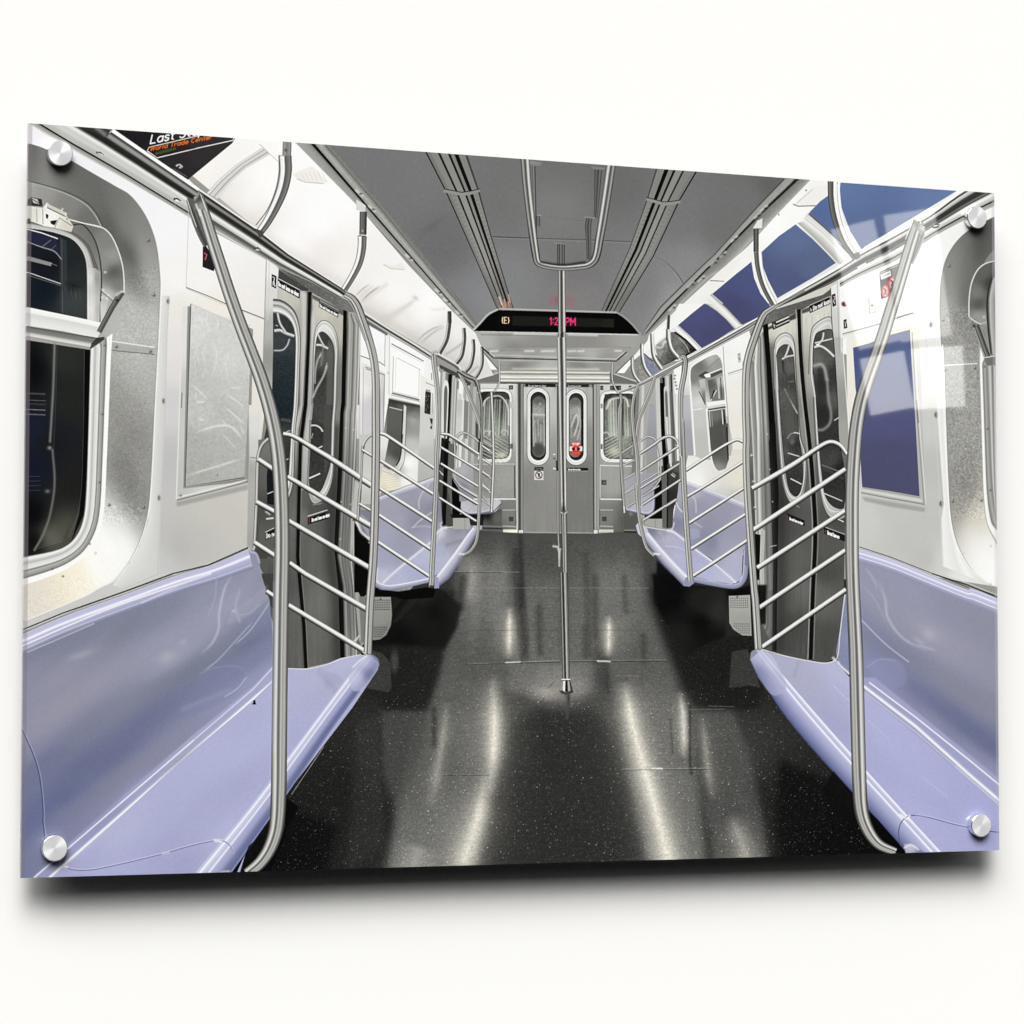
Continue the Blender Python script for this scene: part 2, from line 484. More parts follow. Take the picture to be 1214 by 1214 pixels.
def draw_left_cove():
    fill(px(128, 140) + B(275, 190, 600, 520, 830, 790, 1040, 1010, 1150, 1115) + px(585, 445) + P(1130, 740, 820, 560, 220, 210)
         + a4(740, 310, 300, 20) + a2(1060, 900, 236, 223) + px(235, 224, 150, 160),
         an(B, (300, 200, (250, 249, 250)), (400, 560, (250, 250, 250)), (60, 460, (250, 249, 248)), (20, 540, (240, 236, 233)),
            (250, 690, (249, 248, 247)), (430, 760, (237, 232, 229)), (520, 800, (243, 240, 237)), (700, 900, (244, 242, 240)),
            (500, 450, (250, 250, 250)), (180, 420, (250, 250, 250)))
         + an(P, (300, 240, (222, 218, 214)), (200, 170, (223, 219, 216)), (450, 60, (248, 247, 246)), (600, 430, (218, 214, 210)),
              (520, 300, (236, 232, 226)), (700, 220, (249, 249, 247)), (820, 420, (222, 218, 215)), (760, 130, (250, 250, 250)),
              (960, 520, (215, 212, 209)), (950, 380, (245, 243, 241)), (1050, 640, (213, 210, 207)), (1080, 480, (239, 238, 236)),
              (850, 480, (216, 213, 210)))
         + an(a2, (300, 300, (250, 249, 250)), (600, 420, (248, 246, 244)), (560, 480, (241, 236, 229)), (900, 620, (236, 232, 226)),
              (1050, 800, (233, 228, 225)), (1100, 500, (250, 249, 246)), (750, 640, (235, 231, 229))),
         power=3.4, eps=14)
    glow(a2(690, 660, 900, 780, 1050, 870), 9, (214, 208, 202), .5); glow(B(150, 665, 330, 775, 500, 880), 9, (212, 206, 203), .45); glow(P(230, 200, 480, 330, 750, 500), 7, (196, 191, 186), .5)
    glow(P(830, 520, 960, 600, 1080, 670), 5, (200, 196, 190), .5)
    # arched seams of the cove
    ruled(a2(640, 600, 740, 490, 880, 370, 1085, 235), a2(725, 645, 840, 510, 960, 400, 1150, 290),
          [(0, 150), (.05, 225), (.2, 226), (.25, 150), (.33, 208), (.62, 215), (.66, 120), (.72, 200), (1, 226)])
    line(a2(1060, 205, 1214, 350), .8, 185, .9)
    line(a2(735, 640, 850, 520), .9, 205, .5)
    glow(P(140, 80, 200, 20, 260, -25), 1.0, (176, 170, 166), .8, taper=.3); glow(P(185, 125, 250, 60, 345, -10), 1.3, (160, 155, 152), .85, taper=.3); glow(P(165, 100, 225, 40, 300, -15), 2.4, (214, 209, 205), .7, taper=.3)
    glow(P(330, 290, 450, 220, 560, 150, 640, 85), [7, 5, 3, 2], (205, 200, 196), .6, taper=.2)
    blob(P(625, 88), 3.6, 2.2, (190, 180, 176), .6, 30)
    glow(P(630, 450, 690, 385, 765, 335, 850, 305), 1.0, (160, 156, 152), .8, taper=.3); glow(P(655, 465, 715, 405, 790, 350, 862, 318), 1.5, (176, 171, 166), .75, taper=.3); glow(P(642, 458, 702, 395, 778, 343, 856, 312), 2.2, (222, 218, 213), .6, taper=.2)
    glow(P(870, 540, 960, 480, 1000, 450), 1.5, (165, 158, 152), .55)
    glow(P(1060, 690, 1120, 640), 1.2, 150, .5)
    glow(B(720, 880, 600, 970), 2.5, (220, 212, 206), .6)
    # lamp grilles in the cove
    fill(B(268, 350, 360, 312, 372, 318, 440, 388, 420, 394, 330, 386, 290, 370), (234, 231, 224), .75, .9, sm=False)
    for k in range(7):
        x = 290 + k * 20
        line(B(x, 352 - k * 4, x + 22, 380 + k), .5, (198, 192, 180), .7)
    line(B(290, 372, 330, 388, 420, 395), .9, (170, 165, 155), .8)
    fill(B(702, 778, 760, 790, 790, 772, 812, 800, 800, 806, 740, 802), (230, 226, 216), .6, 1.0)
    line(B(706, 782, 740, 803, 808, 808), .8, (180, 174, 160), .8)
    fill(B(925, 990, 970, 992, 1000, 985, 1004, 1004, 950, 1008), (226, 223, 214), .5, 1.0)
    # poster over the rail
    fill(px(132, 140, 280, 140) + a2(870, 158, 845, 200, 490, 492, 0, 165) + a1(760, 90),
         an(a2, (100, 120, (32, 30, 34)), (400, 400, (44, 41, 42)), (600, 250, (50, 46, 48))), noise=1.2)
    line(a2(165, 262, 180, 233, 580, 140, 620, 132), 1.1, 240)
    line(a2(165, 262, 245, 318, 560, 242, 850, 178, 862, 155), 1.3, 244)
    fill(a2(175, 262, 190, 240, 400, 195, 560, 240, 245, 308), (42, 32, 30), .6)
    text('Last Stop', a2(190, 204), (10.4, -1.95), (2.3, -10.2), 246, 1.75)
    text('World Trade Center', a2(188, 262), (5.75, -1.12), (1.0, -4.9), (214, 106, 40), 1.15)
    for k in range(13):
        x = 232 + k * 13
        line(a2(x, 296 - k * 3.4, x + 4, 272 - k * 3.4), .8, (78, 128, 52), .85)
        line(a2(x - 3, 284 - k * 3.4, x + 9, 286 - k * 3.4), .6, (66, 110, 48), .8)
    glow(a2(400, 378, 425, 372, 445, 388), .9, 235, .9); blob(a2(430, 395), 1.6, 1.3, 240, .9); line(a2(395, 388, 410, 380), .8, 200)
    for k in range(8):
        line(a2(372 + k * 15, 400 + k * 9, 378 + k * 15, 408 + k * 9), .7, 200, .7)
    # grab rail and bracket strip, foreground bay
    U = px(80, 118, 132.7, 151.4, 150, 163.5, 236, 223); V = px(20, 139, 84, 177, 150, 214, 200, 244, 234, 264)
    ruled(U, V, [(0, 248), (.09, 246), (.115, 45), (.15, 90), (.2, 158), (.26, 140), (.31, 40), (.42, 34), (.46, 120), (.5, 236),
                 (.55, 222), (.60, 200), (.68, 206), (.75, 184), (.835, 178), (.85, 20), (.875, 20), (.885, 140), (.95, 172), (1, 236)])
    fill(a1(445, 60, 700, 60, 780, 80, 720, 150), 50, .8, 1); glow(a1(640, 80, 700, 130), 2.5, 150, .6)
    line(a1(740, 120, 770, 90), 1, 230)
    for c in (A(478, 248), A(850, 470)):
        fill([(c[0][0] - 4.5, c[0][1] - 1.5), (c[0][0] + 1, c[0][1] - 1.2), (c[0][0] + 5, c[0][1] + 2), (c[0][0] + 3, c[0][1] + 2.4), (c[0][0] - 3, c[0][1] + 1.5)], 40)
        glow([(c[0][0] - 2, c[0][1] + .4), (c[0][0] + 3, c[0][1] + 2)], .9, 250, .9, sm=False)
    # next length, behind the big pole
    U2 = a2(575, 560, 1060, 893) + a4(290, 5, 720, 280, 760, 318); V2 = a2(560, 755, 700, 845, 1214, 1165) + a4(480, 235, 745, 385, 770, 400)
    ruled(V2, a2(545, 810, 700, 900, 1120, 1140, 1170, 1170) + a4(205, 125, 480, 240, 750, 392, 770, 402), [(0, 25), (.15, 120), (.55, 150), (1, 238)])
    ruled(U2, V2, [(0, 240), (.06, 235), (.1, 30), (.17, 60), (.25, 150), (.3, 120), (.38, 35), (.52, 45), (.6, 130), (.66, 238), (.78, 215),
                   (.86, 190), (.92, 60), (1, 120)])
    for x, y in ((400, 655), (1045, 1048)):
        line(a2(x - 24, y, x + 4, y - 14, x + 26, y + 6), 1.1, 40); glow(a2(x - 8, y + 4, x + 14, y + 8), .8, 250, .9, sm=False)


def hang(pts, w, lightleft=True, g=1.0):
    pr = [(-1, 60), (-.8, 235), (-.1, 240), (.02, 70), (.3, 105), (.75, 125), (1, 45)]
    if not lightleft:
        pr = [(-a, b) for a, b in pr[::-1]]
    up(pts, w, pr, gain=g)


def draw_left_wall():
    # white wall sheet with its lower greyer half
    fill(px(15, 134, 50, 157, 84, 177, 150, 214, 200, 243, 230, 262, 322, 312, 316, 500, 304, 655, 25, 750),
         an(A, (300, 300, (240, 238, 242)), (700, 480, (242, 241, 244)), (800, 620, (244, 243, 245)), (850, 850, (243, 242, 240)),
            (1000, 600, (244, 244, 245)), (960, 860, (242, 241, 240)), (860, 1000, (232, 229, 224)), (1000, 1000, (236, 232, 222)))
         + an(E, (820, 60, (226, 223, 222)), (820, 300, (206, 205, 206)), (820, 600, (190, 189, 190)), (1000, 820, (196, 194, 186)),
              (1120, 880, (196, 194, 188)), (950, 960, (190, 189, 184)), (760, 1080, (196, 196, 196)), (1195, 300, (226, 223, 214)),
              (1195, 800, (200, 198, 190)), (870, 1000, (184, 183, 180)), (740, 1180, (206, 206, 206)), (860, 160, (222, 219, 214))), noise=1)
    line(A(905, 525, 900, 700, 893, 895), .8, 205)
    line(A(893, 893, 1000, 935, 1085, 972) + a4(-8, 487, 95, 527), .9, 90)
    line(A(893, 899, 1085, 979) + a4(-8, 494, 95, 536), .8, 190, .8)
    line(A(840, 520, 838, 478), .6, 190, .7)
    # vertical trim, seam and screws by the window surround
    ruled(E(772, -200, 755, -60, 735, 350, 722, 700, 712, 880, 670, 1000, 610, 1100, 540, 1190), E(815, -200, 804, -20, 795, 350, 775, 750, 768, 1000, 765, 1140, 700, 1168, 600, 1205),
          [(0, 230), (.25, 222), (.6, 212), (.92, 205), (.96, 186), (1, 216)], .8)
    for c in (E(785, 305), E(763, 770), A(806, 960)):
        blob(c, 1.5, 2.6, 60, .95); blob((c[0][0] + .5, c[0][1]), .5, .8, 225, .9)
    # framed notice board with scratched sheet
    fill(E(875, -150, 915, -150, 1200, -60, 1210, 180, 1192, 690, 848, 780), an(E, (880, 300, 196), (1000, 735, 205), (870, 700, 190), (1150, 700, 200), (890, 0, 222)))
    fill(E(900, -150, 1214, -40, 1200, 690, 880, 725), 150)
    fill(E(918, -165, 1130, -70, 1200, 0, 1200, 180, 1172, 672, 888, 716),
         an(E, (950, -60, 214), (960, 200, 190), (1100, 100, 208), (1050, 350, 186), (950, 500, 172), (1100, 560, 178), (950, 650, 170),
            (1130, 250, 196), (1040, 0, 205), (980, 380, 194)), noise=3, nr=2)
    line(E(915, -160, 888, 716, 1172, 672), 1.0, 75); line(E(908, -150, 882, 724, 1184, 680), 1.2, 120, .7)
    line(E(873, 0, 846, 778), 1.3, 225); line(E(848, 781, 1192, 693), 1.4, 120); line(E(852, 768, 1190, 682), 1.2, 230)
    line(E(1200, 180, 1186, 690), 1.2, 140)
    fill(E(845, 790, 1190, 705, 1190, 730, 850, 812), 130, .5, 1.6)
    line(E(873, 265, 870, 340), 1.3, 130)
    rivet(E(866, 758), 1.4); rivet(E(1040, 658), 1.6, 120, 250)
    for pl, w, a in (((930, 460, 1040, 425, 1110, 430, 1170, 500), 1.5, .85), ((890, 665, 1020, 625, 1170, 580), 1.3, .75),
                     ((920, 225, 1000, 300), .9, .8), ((940, 310, 985, 310), 1.3, .8), ((1085, 270, 1175, 335), .9, .8),
                     ((1075, 330, 1180, 420), .9, .8), ((1105, 243, 1165, 240), .8, .7), ((1060, 455, 1140, 540), .8, .6),
                     ((950, 390, 980, 398), 1.4, .8), ((1020, 0, 1040, 100, 1010, 210), .8, .5), ((970, 60, 985, 150, 965, 200), .8, .5),
                     ((1060, 395, 1090, 420), .9, .7), ((935, 60, 960, 130), .8, .5), ((1110, 60, 1080, 130, 1100, 200), .7, .45),
                     ((940, 260, 938, 300), 1.0, .7), ((930, 80, 945, 200), .6, .4), ((1150, 420, 1172, 470), .9, .7)):
        glow(E(*pl), w, 236, a * .72, taper=.25)
    for pl in ((1150, -60, 1120, -20), (1000, -130, 990, -70, 1020, -30), (950, -110, 975, -60), (985, -40, 970, 10), (1050, -90, 1040, -20)):
        glow(E(*pl), .8, 240, .45, taper=.3)
    # little red and black label
    fill(A(973, 700, 985, 690, 1040, 770, 1025, 815, 972, 795), (35, 32, 34)); line(A(978, 728, 992, 735, 984, 762), 1.5, (206, 92, 92))
    fill(a1(0, 0, 1, 0, 1, 1), 0, 0)
    # window surround: rounded pressed metal recess
    oute = A(120, 198, 200, 222, 330, 280, 440, 343, 560, 412, 620, 448, 680, 520, 722, 600, 752, 700, 768, 850) + \
        E(768, -220, 758, 0, 742, 300, 722, 700, 706, 850, 670, 975, 610, 1090, 540, 1170, 480, 1200) + I(400, 112, 115, 228)
    oute = smooth(oute, 5)
    fill(list(oute) + px(20, 735, 20, 168), an(A, (160, 260, 92), (300, 330, 112), (300, 290, 100), (210, 340, 150), (450, 470, 105), (560, 480, 112),
         (600, 600, 132), (680, 600, 130), (520, 600, 80), (620, 730, 62), (700, 720, 160), (640, 860, 120), (720, 850, 188), (640, 1000, 196), (720, 1050, 196),
         (600, 1150, 190), (450, 400, 100))
         + an(E, (640, 60, 186), (640, 180, 172), (620, 330, 150), (640, 480, 132), (600, 620, 118), (610, 740, 112), (600, 810, 150), (590, 880, 238),
              (520, 1000, 252), (600, 1000, 252), (450, 1100, 252), (400, 1160, (240, 230, 205)), (250, 1200, (228, 221, 205)), (130, 1214, (222, 216, 204)),
              (680, 600, 150), (520, 480, 150)) + an(I, (150, 120, (224, 218, 206)), (300, 60, (238, 230, 206)), (450, 40, (250, 248, 238)), (400, 90, (245, 240, 225))),
         noise=3.0, nr=0, power=3.2, eps=12, ani=(68, 2.2))
    # embossed texture
    for poly, am in ((A(590, 840, 765, 760, 770, 1214, 540, 1214), 5.5), (E(530, -20, 765, -20, 735, 450, 715, 820, 505, 820, 520, 400), 5),
                     (E(505, 800, 712, 800, 690, 900, 490, 890), 9), (I(115, 90, 420, -20, 500, 60, 115, 215), 3.5)):
        r = cover(poly, 3)
        if r:
            x0, y0, m = r
            g = grain(m.shape[0], m.shape[1], am, 1)
            v = IMG[y0:y0 + m.shape[0], x0:x0 + m.shape[1]]; v += (blur(m, 4) * g)[..., None]
    line([tuple(v) for v in oute], 1.0, 120, .5)
    p = np.array(oute) + (1.3, -.6)
    line([tuple(v) for v in p], 1.3, 240, .9)
    # strip joint in the surround
    line(E(535, 18, 745, 48), 1.0, 245); line(E(535, 62, 640, 72, 742, 82), .9, 70, .8); fill(E(535, 24, 744, 54, 742, 80, 535, 60), 165, .6)
    for c in (E(558, 45), E(722, 68), E(524, 804), E(690, 816), A(712, 668), A(738, 930)):
        rivet(c, 1.7, 50, 235)
    for c in (E(458, 1035), E(618, 1080), I(462, 83)):
        rivet(c, 1.5, 190, 252)
    # raised hood over the upper sash
    fill(A(110, 372, 300, 432, 420, 500, 470, 560, 492, 606, 330, 566, 110, 480), an(A, (200, 420, 150), (330, 500, 130), (420, 560, 110), (150, 400, 165)), noise=3)
    line(A(125, 388, 230, 415, 330, 450, 410, 495, 455, 545, 485, 600), 1.6, 165, 1, sm=True)
    line(A(125, 380, 230, 407, 335, 442, 418, 487, 465, 540, 492, 600), 1.0, 70, .9, sm=True)
    ho = A(315, 562, 400, 585, 490, 606, 530, 640, 565, 710, 588, 790, 595, 860, 595, 912); hi = A(330, 600, 390, 590, 430, 625, 460, 680, 480, 760, 487, 860, 482, 960)
    fill(list(smooth(ho, 5)) + A(560, 925, 520, 960, 480, 1110) + list(smooth(hi, 5))[::-1],
         an(A, (420, 600, 110), (520, 680, 128), (540, 740, 150), (500, 780, 140), (545, 820, 88), (560, 880, 120), (520, 930, 190), (495, 1010, 205)), noise=3)
    line(smooth(ho, 5), 1.5, 225); line(smooth(hi, 5), 1.4, 50)
    for x, y in ((505, 820), (495, 905), (520, 930), (490, 940), (512, 945)):
        blob(A(x, y), 1.7, 1.3, 240, .75)
    line(A(485, 900, 545, 950), 1.0, 210); line(A(485, 912, 540, 958), .8, 90)
    # frames and glass
    sash = A(110, 560, 200, 585, 300, 606, 370, 640, 425, 690, 455, 760, 475, 830, 482, 1060); gl = A(110, 610, 200, 620, 285, 640, 350, 668, 395, 725, 412, 790, 415, 1048)
    ruled(smooth(sash, 5), smooth(gl, 5), [(0, 60), (.1, 110), (.25, 90), (.4, 160), (.6, 205), (.75, 185), (.88, 225), (.95, 90), (1, 20)])
    fill(A(455, 800, 482, 820, 478, 1060, 418, 1046, 418, 800), an(A, (430, 850, 225), (470, 850, 165), (440, 1000, 232), (470, 1000, 200)), .8)
    fill(list(smooth(gl, 5)) + A(125, 986), an(A, (160, 660, (26, 28, 42)), (330, 720, (34, 38, 40)), (220, 900, (18, 26, 34)), (360, 950, (60, 64, 62)),
         (250, 780, (20, 22, 28)), (350, 850, (40, 44, 44))))
    fill(A(285, 650, 320, 670, 325, 1020, 290, 1010), (58, 66, 70), .6, 1)
    line(A(125, 612, 200, 632, 278, 660), 1.6, 222); fill(A(130, 620, 270, 662, 285, 740, 200, 700, 140, 660), (38, 42, 66), .8, .6)
    line(A(120, 670, 200, 700, 260, 720, 296, 760), 1.2, 170, .9, sm=True); line(A(200, 700, 245, 665), 1.0, 140, .8); line(A(240, 716, 270, 690), .9, 120, .7)
    fill(A(125, 740, 250, 775, 245, 792, 125, 762), 150, .9); line(A(240, 775, 275, 790), .8, 160, .7)
    line(A(125, 818, 292, 876), 1.2, 205); line(A(125, 832, 292, 885), .8, 110)
    line(A(296, 660, 300, 1015), .9, 100, .7)
    blob(A(345, 890), 9, 5, (26, 30, 30), .8)
    for k in range(10):
        line(A(300 + k * 9, 872 + k * 3, 300 + k * 9 + RNG.randint(-8, 12), 905 + k * 6), .6, (84, 90, 92), .5)
    # latch block
    fill(A(125, 500, 205, 512, 225, 485, 255, 510, 318, 545, 352, 600, 342, 628, 262, 608, 215, 600, 125, 568),
         an(A, (150, 530, (222, 220, 208)), (240, 570, (245, 244, 240)), (320, 600, (214, 210, 196))))
    fill(A(125, 478, 150, 460, 200, 470, 205, 505, 125, 498), 45); fill(A(150, 462, 180, 470, 190, 495, 160, 488), 190)
    line(A(152, 468, 190, 492), .8, 60)
    for q in ((220, 540, 232, 545, 230, 565, 221, 560), (240, 575, 275, 570, 262, 595, 245, 588), (128, 565, 145, 562, 146, 590, 128, 585)):
        fill(A(*q), 30)
    line(A(175, 515, 178, 580), .9, 130, .7); line(A(205, 515, 206, 590), .9, 110, .7); line(A(262, 606, 285, 560, 345, 598), .9, 120)
    fill(A(226, 490, 320, 535, 316, 552, 226, 508), (205, 203, 192)); line(A(226, 510, 318, 555), .9, 60)
    for x, y in ((300, 520), (318, 545), (315, 560)):
        blob(A(x, y), 1.6, 1.6, 235, .9); blob(A(x + 6, y + 4), 1.0, 1.0, 60, .7)
    line(A(345, 572, 492, 608), 1.0, 225)
    # transom
    ruled(A(120, 985, 415, 1046, 482, 1062, 500, 1070), A(120, 1078, 300, 1105, 465, 1140), [(0, 245), (.25, 240), (.35, 212), (.7, 226), (.95, 230), (1, 120)])
    ruled(A(120, 1078, 300, 1108, 500, 1140), A(120, 1128, 300, 1160, 470, 1190), [(0, 60), (.12, 110), (.5, 130), (.62, 190), (.85, 225), (1, 140)])
    fill(A(465, 1135, 502, 1130, 500, 1150, 430, 1190, 440, 1160), 45, .85)
    # lower frame and glass
    outf = E(540, -20, 532, 100, 522, 350, 512, 600, 500, 820, 478, 930, 420, 1035, 330, 1105, 230, 1150, 110, 1190)
    ing = E(432, 60, 428, 200, 420, 500, 408, 800, 388, 905, 345, 975, 280, 1015, 110, 1052)
    mid = [(.5 * (a[0] + b[0]), .5 * (a[1] + b[1])) for a, b in zip(smooth(outf, 5)[::5], smooth(outf, 5)[::5])]
    ruled(smooth(outf, 5), smooth(ing, 5), [(0, 248), (.2, 244), (.24, 110), (.3, 150), (.44, 178), (.48, 110), (.53, 228), (.68, 215), (.74, 180), (.9, 240),
                                          (.95, 215), (.99, 60), (1, 20)])
    fill(list(smooth(ing, 5)) + E(110, 10), an(E, (150, 150, (10, 12, 14)), (330, 300, (34, 36, 34)), (350, 700, (30, 30, 28)), (250, 960, (88, 88, 80)), (320, 940, (70, 70, 62)),
         (160, 450, (24, 30, 48)), (160, 620, (20, 25, 40)), (150, 850, (8, 9, 10)), (220, 500, (24, 26, 28)), (300, 100, (42, 44, 42)), (160, 980, (14, 14, 14))))
    fill(E(405, 60, 432, 60, 420, 560, 402, 850, 340, 985, 380, 850, 395, 500), (8, 8, 8), .9)
    line(E(405, 60, 398, 500, 380, 820, 330, 960), .8, 95, .7, sm=True)
    glow(E(262, 30, 255, 250, 240, 500), 1.6, 135, .8); line(E(275, 40, 268, 300, 258, 530), .8, 60)
    glow(E(252, 540, 262, 700, 240, 850, 205, 950, 165, 1020), 1.5, 120, .8); blob(E(238, 530), 2.6, 2.2, 170, .8); blob(E(228, 738), 3, 2.2, 130, .8)
    for y, g, w in ((268, 80, 2.2), (300, 130, .7), (318, 60, 2), (345, 180, .8), (368, 120, 1.4)):
        line(E(118, y, 218, y + 4), w, g, .75)
    for y in (668, 690, 712, 735):
        line(E(118, y, 195, y - 2), .7, (84, 88, 108), .6)
    for k in range(15):
        y = 1018 - k * 9
        line(E(165 + k * 4, y, 300 + k * 3, y - 42), .5, (160, 158, 140), .45 * (1 - k / 15.))
    for c in (E(490, 368), E(478, 695), E(430, 990), E(250, 1110), E(302, 1146), E(502, 38)):
        rivet(c, 1.2, 60, 210)
    # stay arm
    up(A(585, 915, 540, 985, 475, 1108), [8, 7, 6.5], [(-1, 220), (-.8, 60), (-.4, 120), (.3, 85), (.8, 60), (1, 150)], sm=False)
    glow(A(560, 930, 578, 915, 596, 914), 1.4, 220, .8); blob(A(562, 955), 1.6, 1.6, 20, .9)


def door_left():
    # door bay seen past the big pole
    fill(a4(190, 110, 830, 480, 860, 600, 850, 1214) + a5(900, 0, 880, 1214) + J(600, 395, 250, 470, 150, 150, 130, 0) + a5(80, 1214, 120, 400) + a4(100, 1214),
         an(a4, (300, 330, (196, 195, 184)), (400, 560, (172, 170, 160)), (400, 1000, (128, 127, 122)), (430, 1180, 110), (700, 1000, 120), (640, 560, (184, 182, 170)), (560, 480, (204, 202, 190)))
         + an(a5, (450, 200, 150), (470, 900, 112), (560, 1000, 92), (620, 1150, 98), (150, 900, 80), (560, 850, 74))
         + an(J, (270, 300, 92), (400, 300, 100), (440, 150, 108), (400, 420, 96), (200, 50, 78)), noise=1.5)
    brush(a4(190, 110, 830, 480, 850, 1100) + J(575, 0, 590, 395, 250, 460, 130, 0) + a5(100, 400) + a4(100, 1214), 2.0)
    # header soffit
    fill(a4(195, 112, 480, 240, 770, 400, 830, 480, 735, 468, 440, 300), an(a4, (300, 190, 92), (480, 290, 96), (650, 390, 104), (760, 440, 120)), noise=5, nr=1)
    fill(a4(195, 120, 440, 290, 440, 330, 195, 205), 45, .85, .8)
    fill(a4(470, 330, 735, 465, 720, 500, 470, 360), 70, .8, 1)
    for k in range(26):
        x = 300 + RNG.rand() * 400; y = 170 + (x - 300) * .56 + RNG.rand() * 55
        line(a4(x, y, x + RNG.randint(-14, 18), y + RNG.randint(-8, 10)), .5, RNG.choice([60, 170, 190]), .45)
    # post at the near side of the door
    fill(a4(105, 45, 205, 125, 190, 400, 170, 800, 150, 1214) + a5(130, 0, 100, 430, 70, 1150, 20, 1150, 35, 430, 30, 0) + a4(75, 1214, 90, 500),
         an(a4, (150, 120, 234), (150, 350, 214), (140, 600, 176), (120, 850, 148), (110, 1100, 168)) + an(a5, (90, 10, (228, 225, 217)), (90, 160, 216), (80, 380, 205), (65, 500, 165), (60, 900, 168), (50, 1120, 160)))
    line(a4(107, 50, 92, 520, 80, 900), .9, 150); line(a4(130, 60, 118, 540), .8, 205)
    line(a5(30, 0, 36, 420, 20, 1140), .9, 170)
    line(a5(44, 420, 100, 425), .8, 120)
    fill(a4(150, 168, 188, 185, 184, 285, 148, 265), 30); line(a4(155, 190, 172, 198, 166, 230, 176, 270), 1.3, 225); line(a4(160, 225, 160, 262), 1.0, 215)
    # stickers
    fill(a4(198, 195, 378, 290, 372, 365, 196, 268), 30); line(a4(202, 204, 376, 296), 1.1, 220)
    text('Do not lean on door', a4(202, 262), (1.87, 1.0), (0, -5.2), 235, .95)
    fill(a4(530, 372, 690, 455, 678, 515, 526, 432), 40); line(a4(534, 380, 688, 460), .8, 215); line(a4(532, 392, 686, 472), .6, 170)
    text('Do not lean on door', a4(534, 430), (1.62, .88), (0, -3.4), 225, .8)
    # leaf edges
    ruled(a4(372, 300, 385, 600, 380, 800, 375, 1214) + a5(380, 200, 375, 300), a4(445, 305, 436, 700, 412, 1214) + a5(440, 200, 438, 300),
          [(0, 170), (.4, 205), (.7, 188), (.85, 120), (1, 40)], .75)
    glow(a5(728, 200, 712, 700, 690, 1214) + J(478, 100, 488, 395), 9, 40, .6)
    dark = a4(455, 310, 446, 700, 420, 1214) + a5(446, 320, 436, 700, 425, 1214) + J(325, 250, 335, 460)
    line(dark, 4.2, 14)
    line([(x + 2.6, y) for x, y in dark], 1.2, 120, .9); line([(x - 3.0, y) for x, y in dark], 1.0, 70, .7)
    ruled(a4(462, 315, 452, 700, 432, 1214) + a5(458, 330, 448, 700), a4(500, 560, 495, 900, 478, 1214) + a5(530, 330, 500, 640), [(0, 70), (.2, 200), (.6, 214), (1, 190)], .6)
    # near leaf window
    o1 = smooth(a4(160, 366, 215, 372, 275, 402, 335, 465, 368, 560, 382, 700, 374, 900, 362, 1214) + a5(408, 200, 402, 350, 396, 560, 385, 660, 362, 745, 330, 800), 4)
    g1 = smooth(a4(160, 486, 205, 490, 262, 515, 310, 570, 334, 660, 338, 760, 323, 1214) + a5(376, 150, 366, 300, 350, 560, 342, 600, 330, 650, 300, 700), 4)
    ruled(o1, g1, [(0, 60), (.1, 90), (.2, 200), (.32, 205), (.42, 130), (.5, 165), (.62, 214), (.8, 236), (.9, 130), (1, 30)])
    fill(list(g1) + a5(170, 800, 120, 420) + a4(150, 1214, 160, 800), an(a4, (280, 560, (50, 54, 56)), (240, 720, (60, 66, 68)), (240, 900, (38, 46, 50)), (230, 1120, (30, 40, 46)))
         + an(a5, (300, 60, (28, 36, 42)), (330, 250, 60), (150, 400, 70), (200, 650, 24), (350, 400, 50)), noise=3, nr=1)
    tube(a4(170, 622, 215, 618, 260, 640, 330, 665), 4.2, [(-1, 90), (-.5, 225), (.2, 200), (.8, 130), (1, 60)])
    tube(a4(195, 480, 215, 560, 258, 630), 3.2, [(-1, 120), (0, 235), (1, 80)])
    glow(a4(290, 690, 272, 740, 235, 775, 170, 780), .9, 215, .9); line(a4(180, 575, 200, 585), 1, 200)
    for k in range(16):
        line(a4(175, 800 + k * 22, 330, 812 + k * 22), .6, 66, .35)
    line(a5(290, 115, 370, 130), 3.5, 95, .6)
    line(a5(335, 215, 365, 205), 1, 215); line(a5(330, 440, 352, 430), 1, 200)
    # lower left between bars
    fill(a5(110, 280, 200, 262, 230, 500, 235, 1214, 90, 1214, 100, 800, 105, 500), an(a5, (150, 330, 112), (170, 600, 90), (140, 800, 74), (150, 1100, 90)))
    fill(a5(185, 500, 225, 500, 235, 700, 232, 800, 180, 790, 178, 560), (22, 27, 32)); line(a5(180, 712, 235, 690), 1.2, 200)
    glow(a5(170, 855, 200, 875), 1.2, 205, .8, sm=False); line(a5(172, 912, 232, 905), 2.2, 215, .9)
    fill(a5(165, 1025, 240, 985, 240, 1045, 165, 1080), 26); line(a5(165, 1020, 238, 983), .9, 230); text('Do not', a5(174, 1066), (3.0, -.9), (0, -5), 235, 1.0)
    line(a5(95, 470, 110, 1200), 1.0, 60, .8)
    fill(a5(70, 1160, 160, 1160, 200, 1214, 90, 1214), 60, .7)
    # far leaf window
    o2 = smooth(a4(470, 1214, 478, 900, 484, 720, 500, 610, 540, 548, 580, 540, 630, 575, 668, 650, 682, 760, 676, 900, 668, 1190) + a5(722, 150, 716, 350, 706, 560, 676, 680, 620, 765, 555, 790, 520, 740, 505, 620, 515, 300, 522, 120), 4)
    fill(o2, an(a4, (500, 800, 205), (560, 580, 222), (660, 800, 176), (664, 1100, 160)) + an(a5, (700, 200, 160), (520, 200, 165), (505, 560, 160), (640, 720, 205), (560, 770, 176), (690, 500, 180)))
    rimline(o2, .86, 232)
    line(o2, .9, 90, .8)
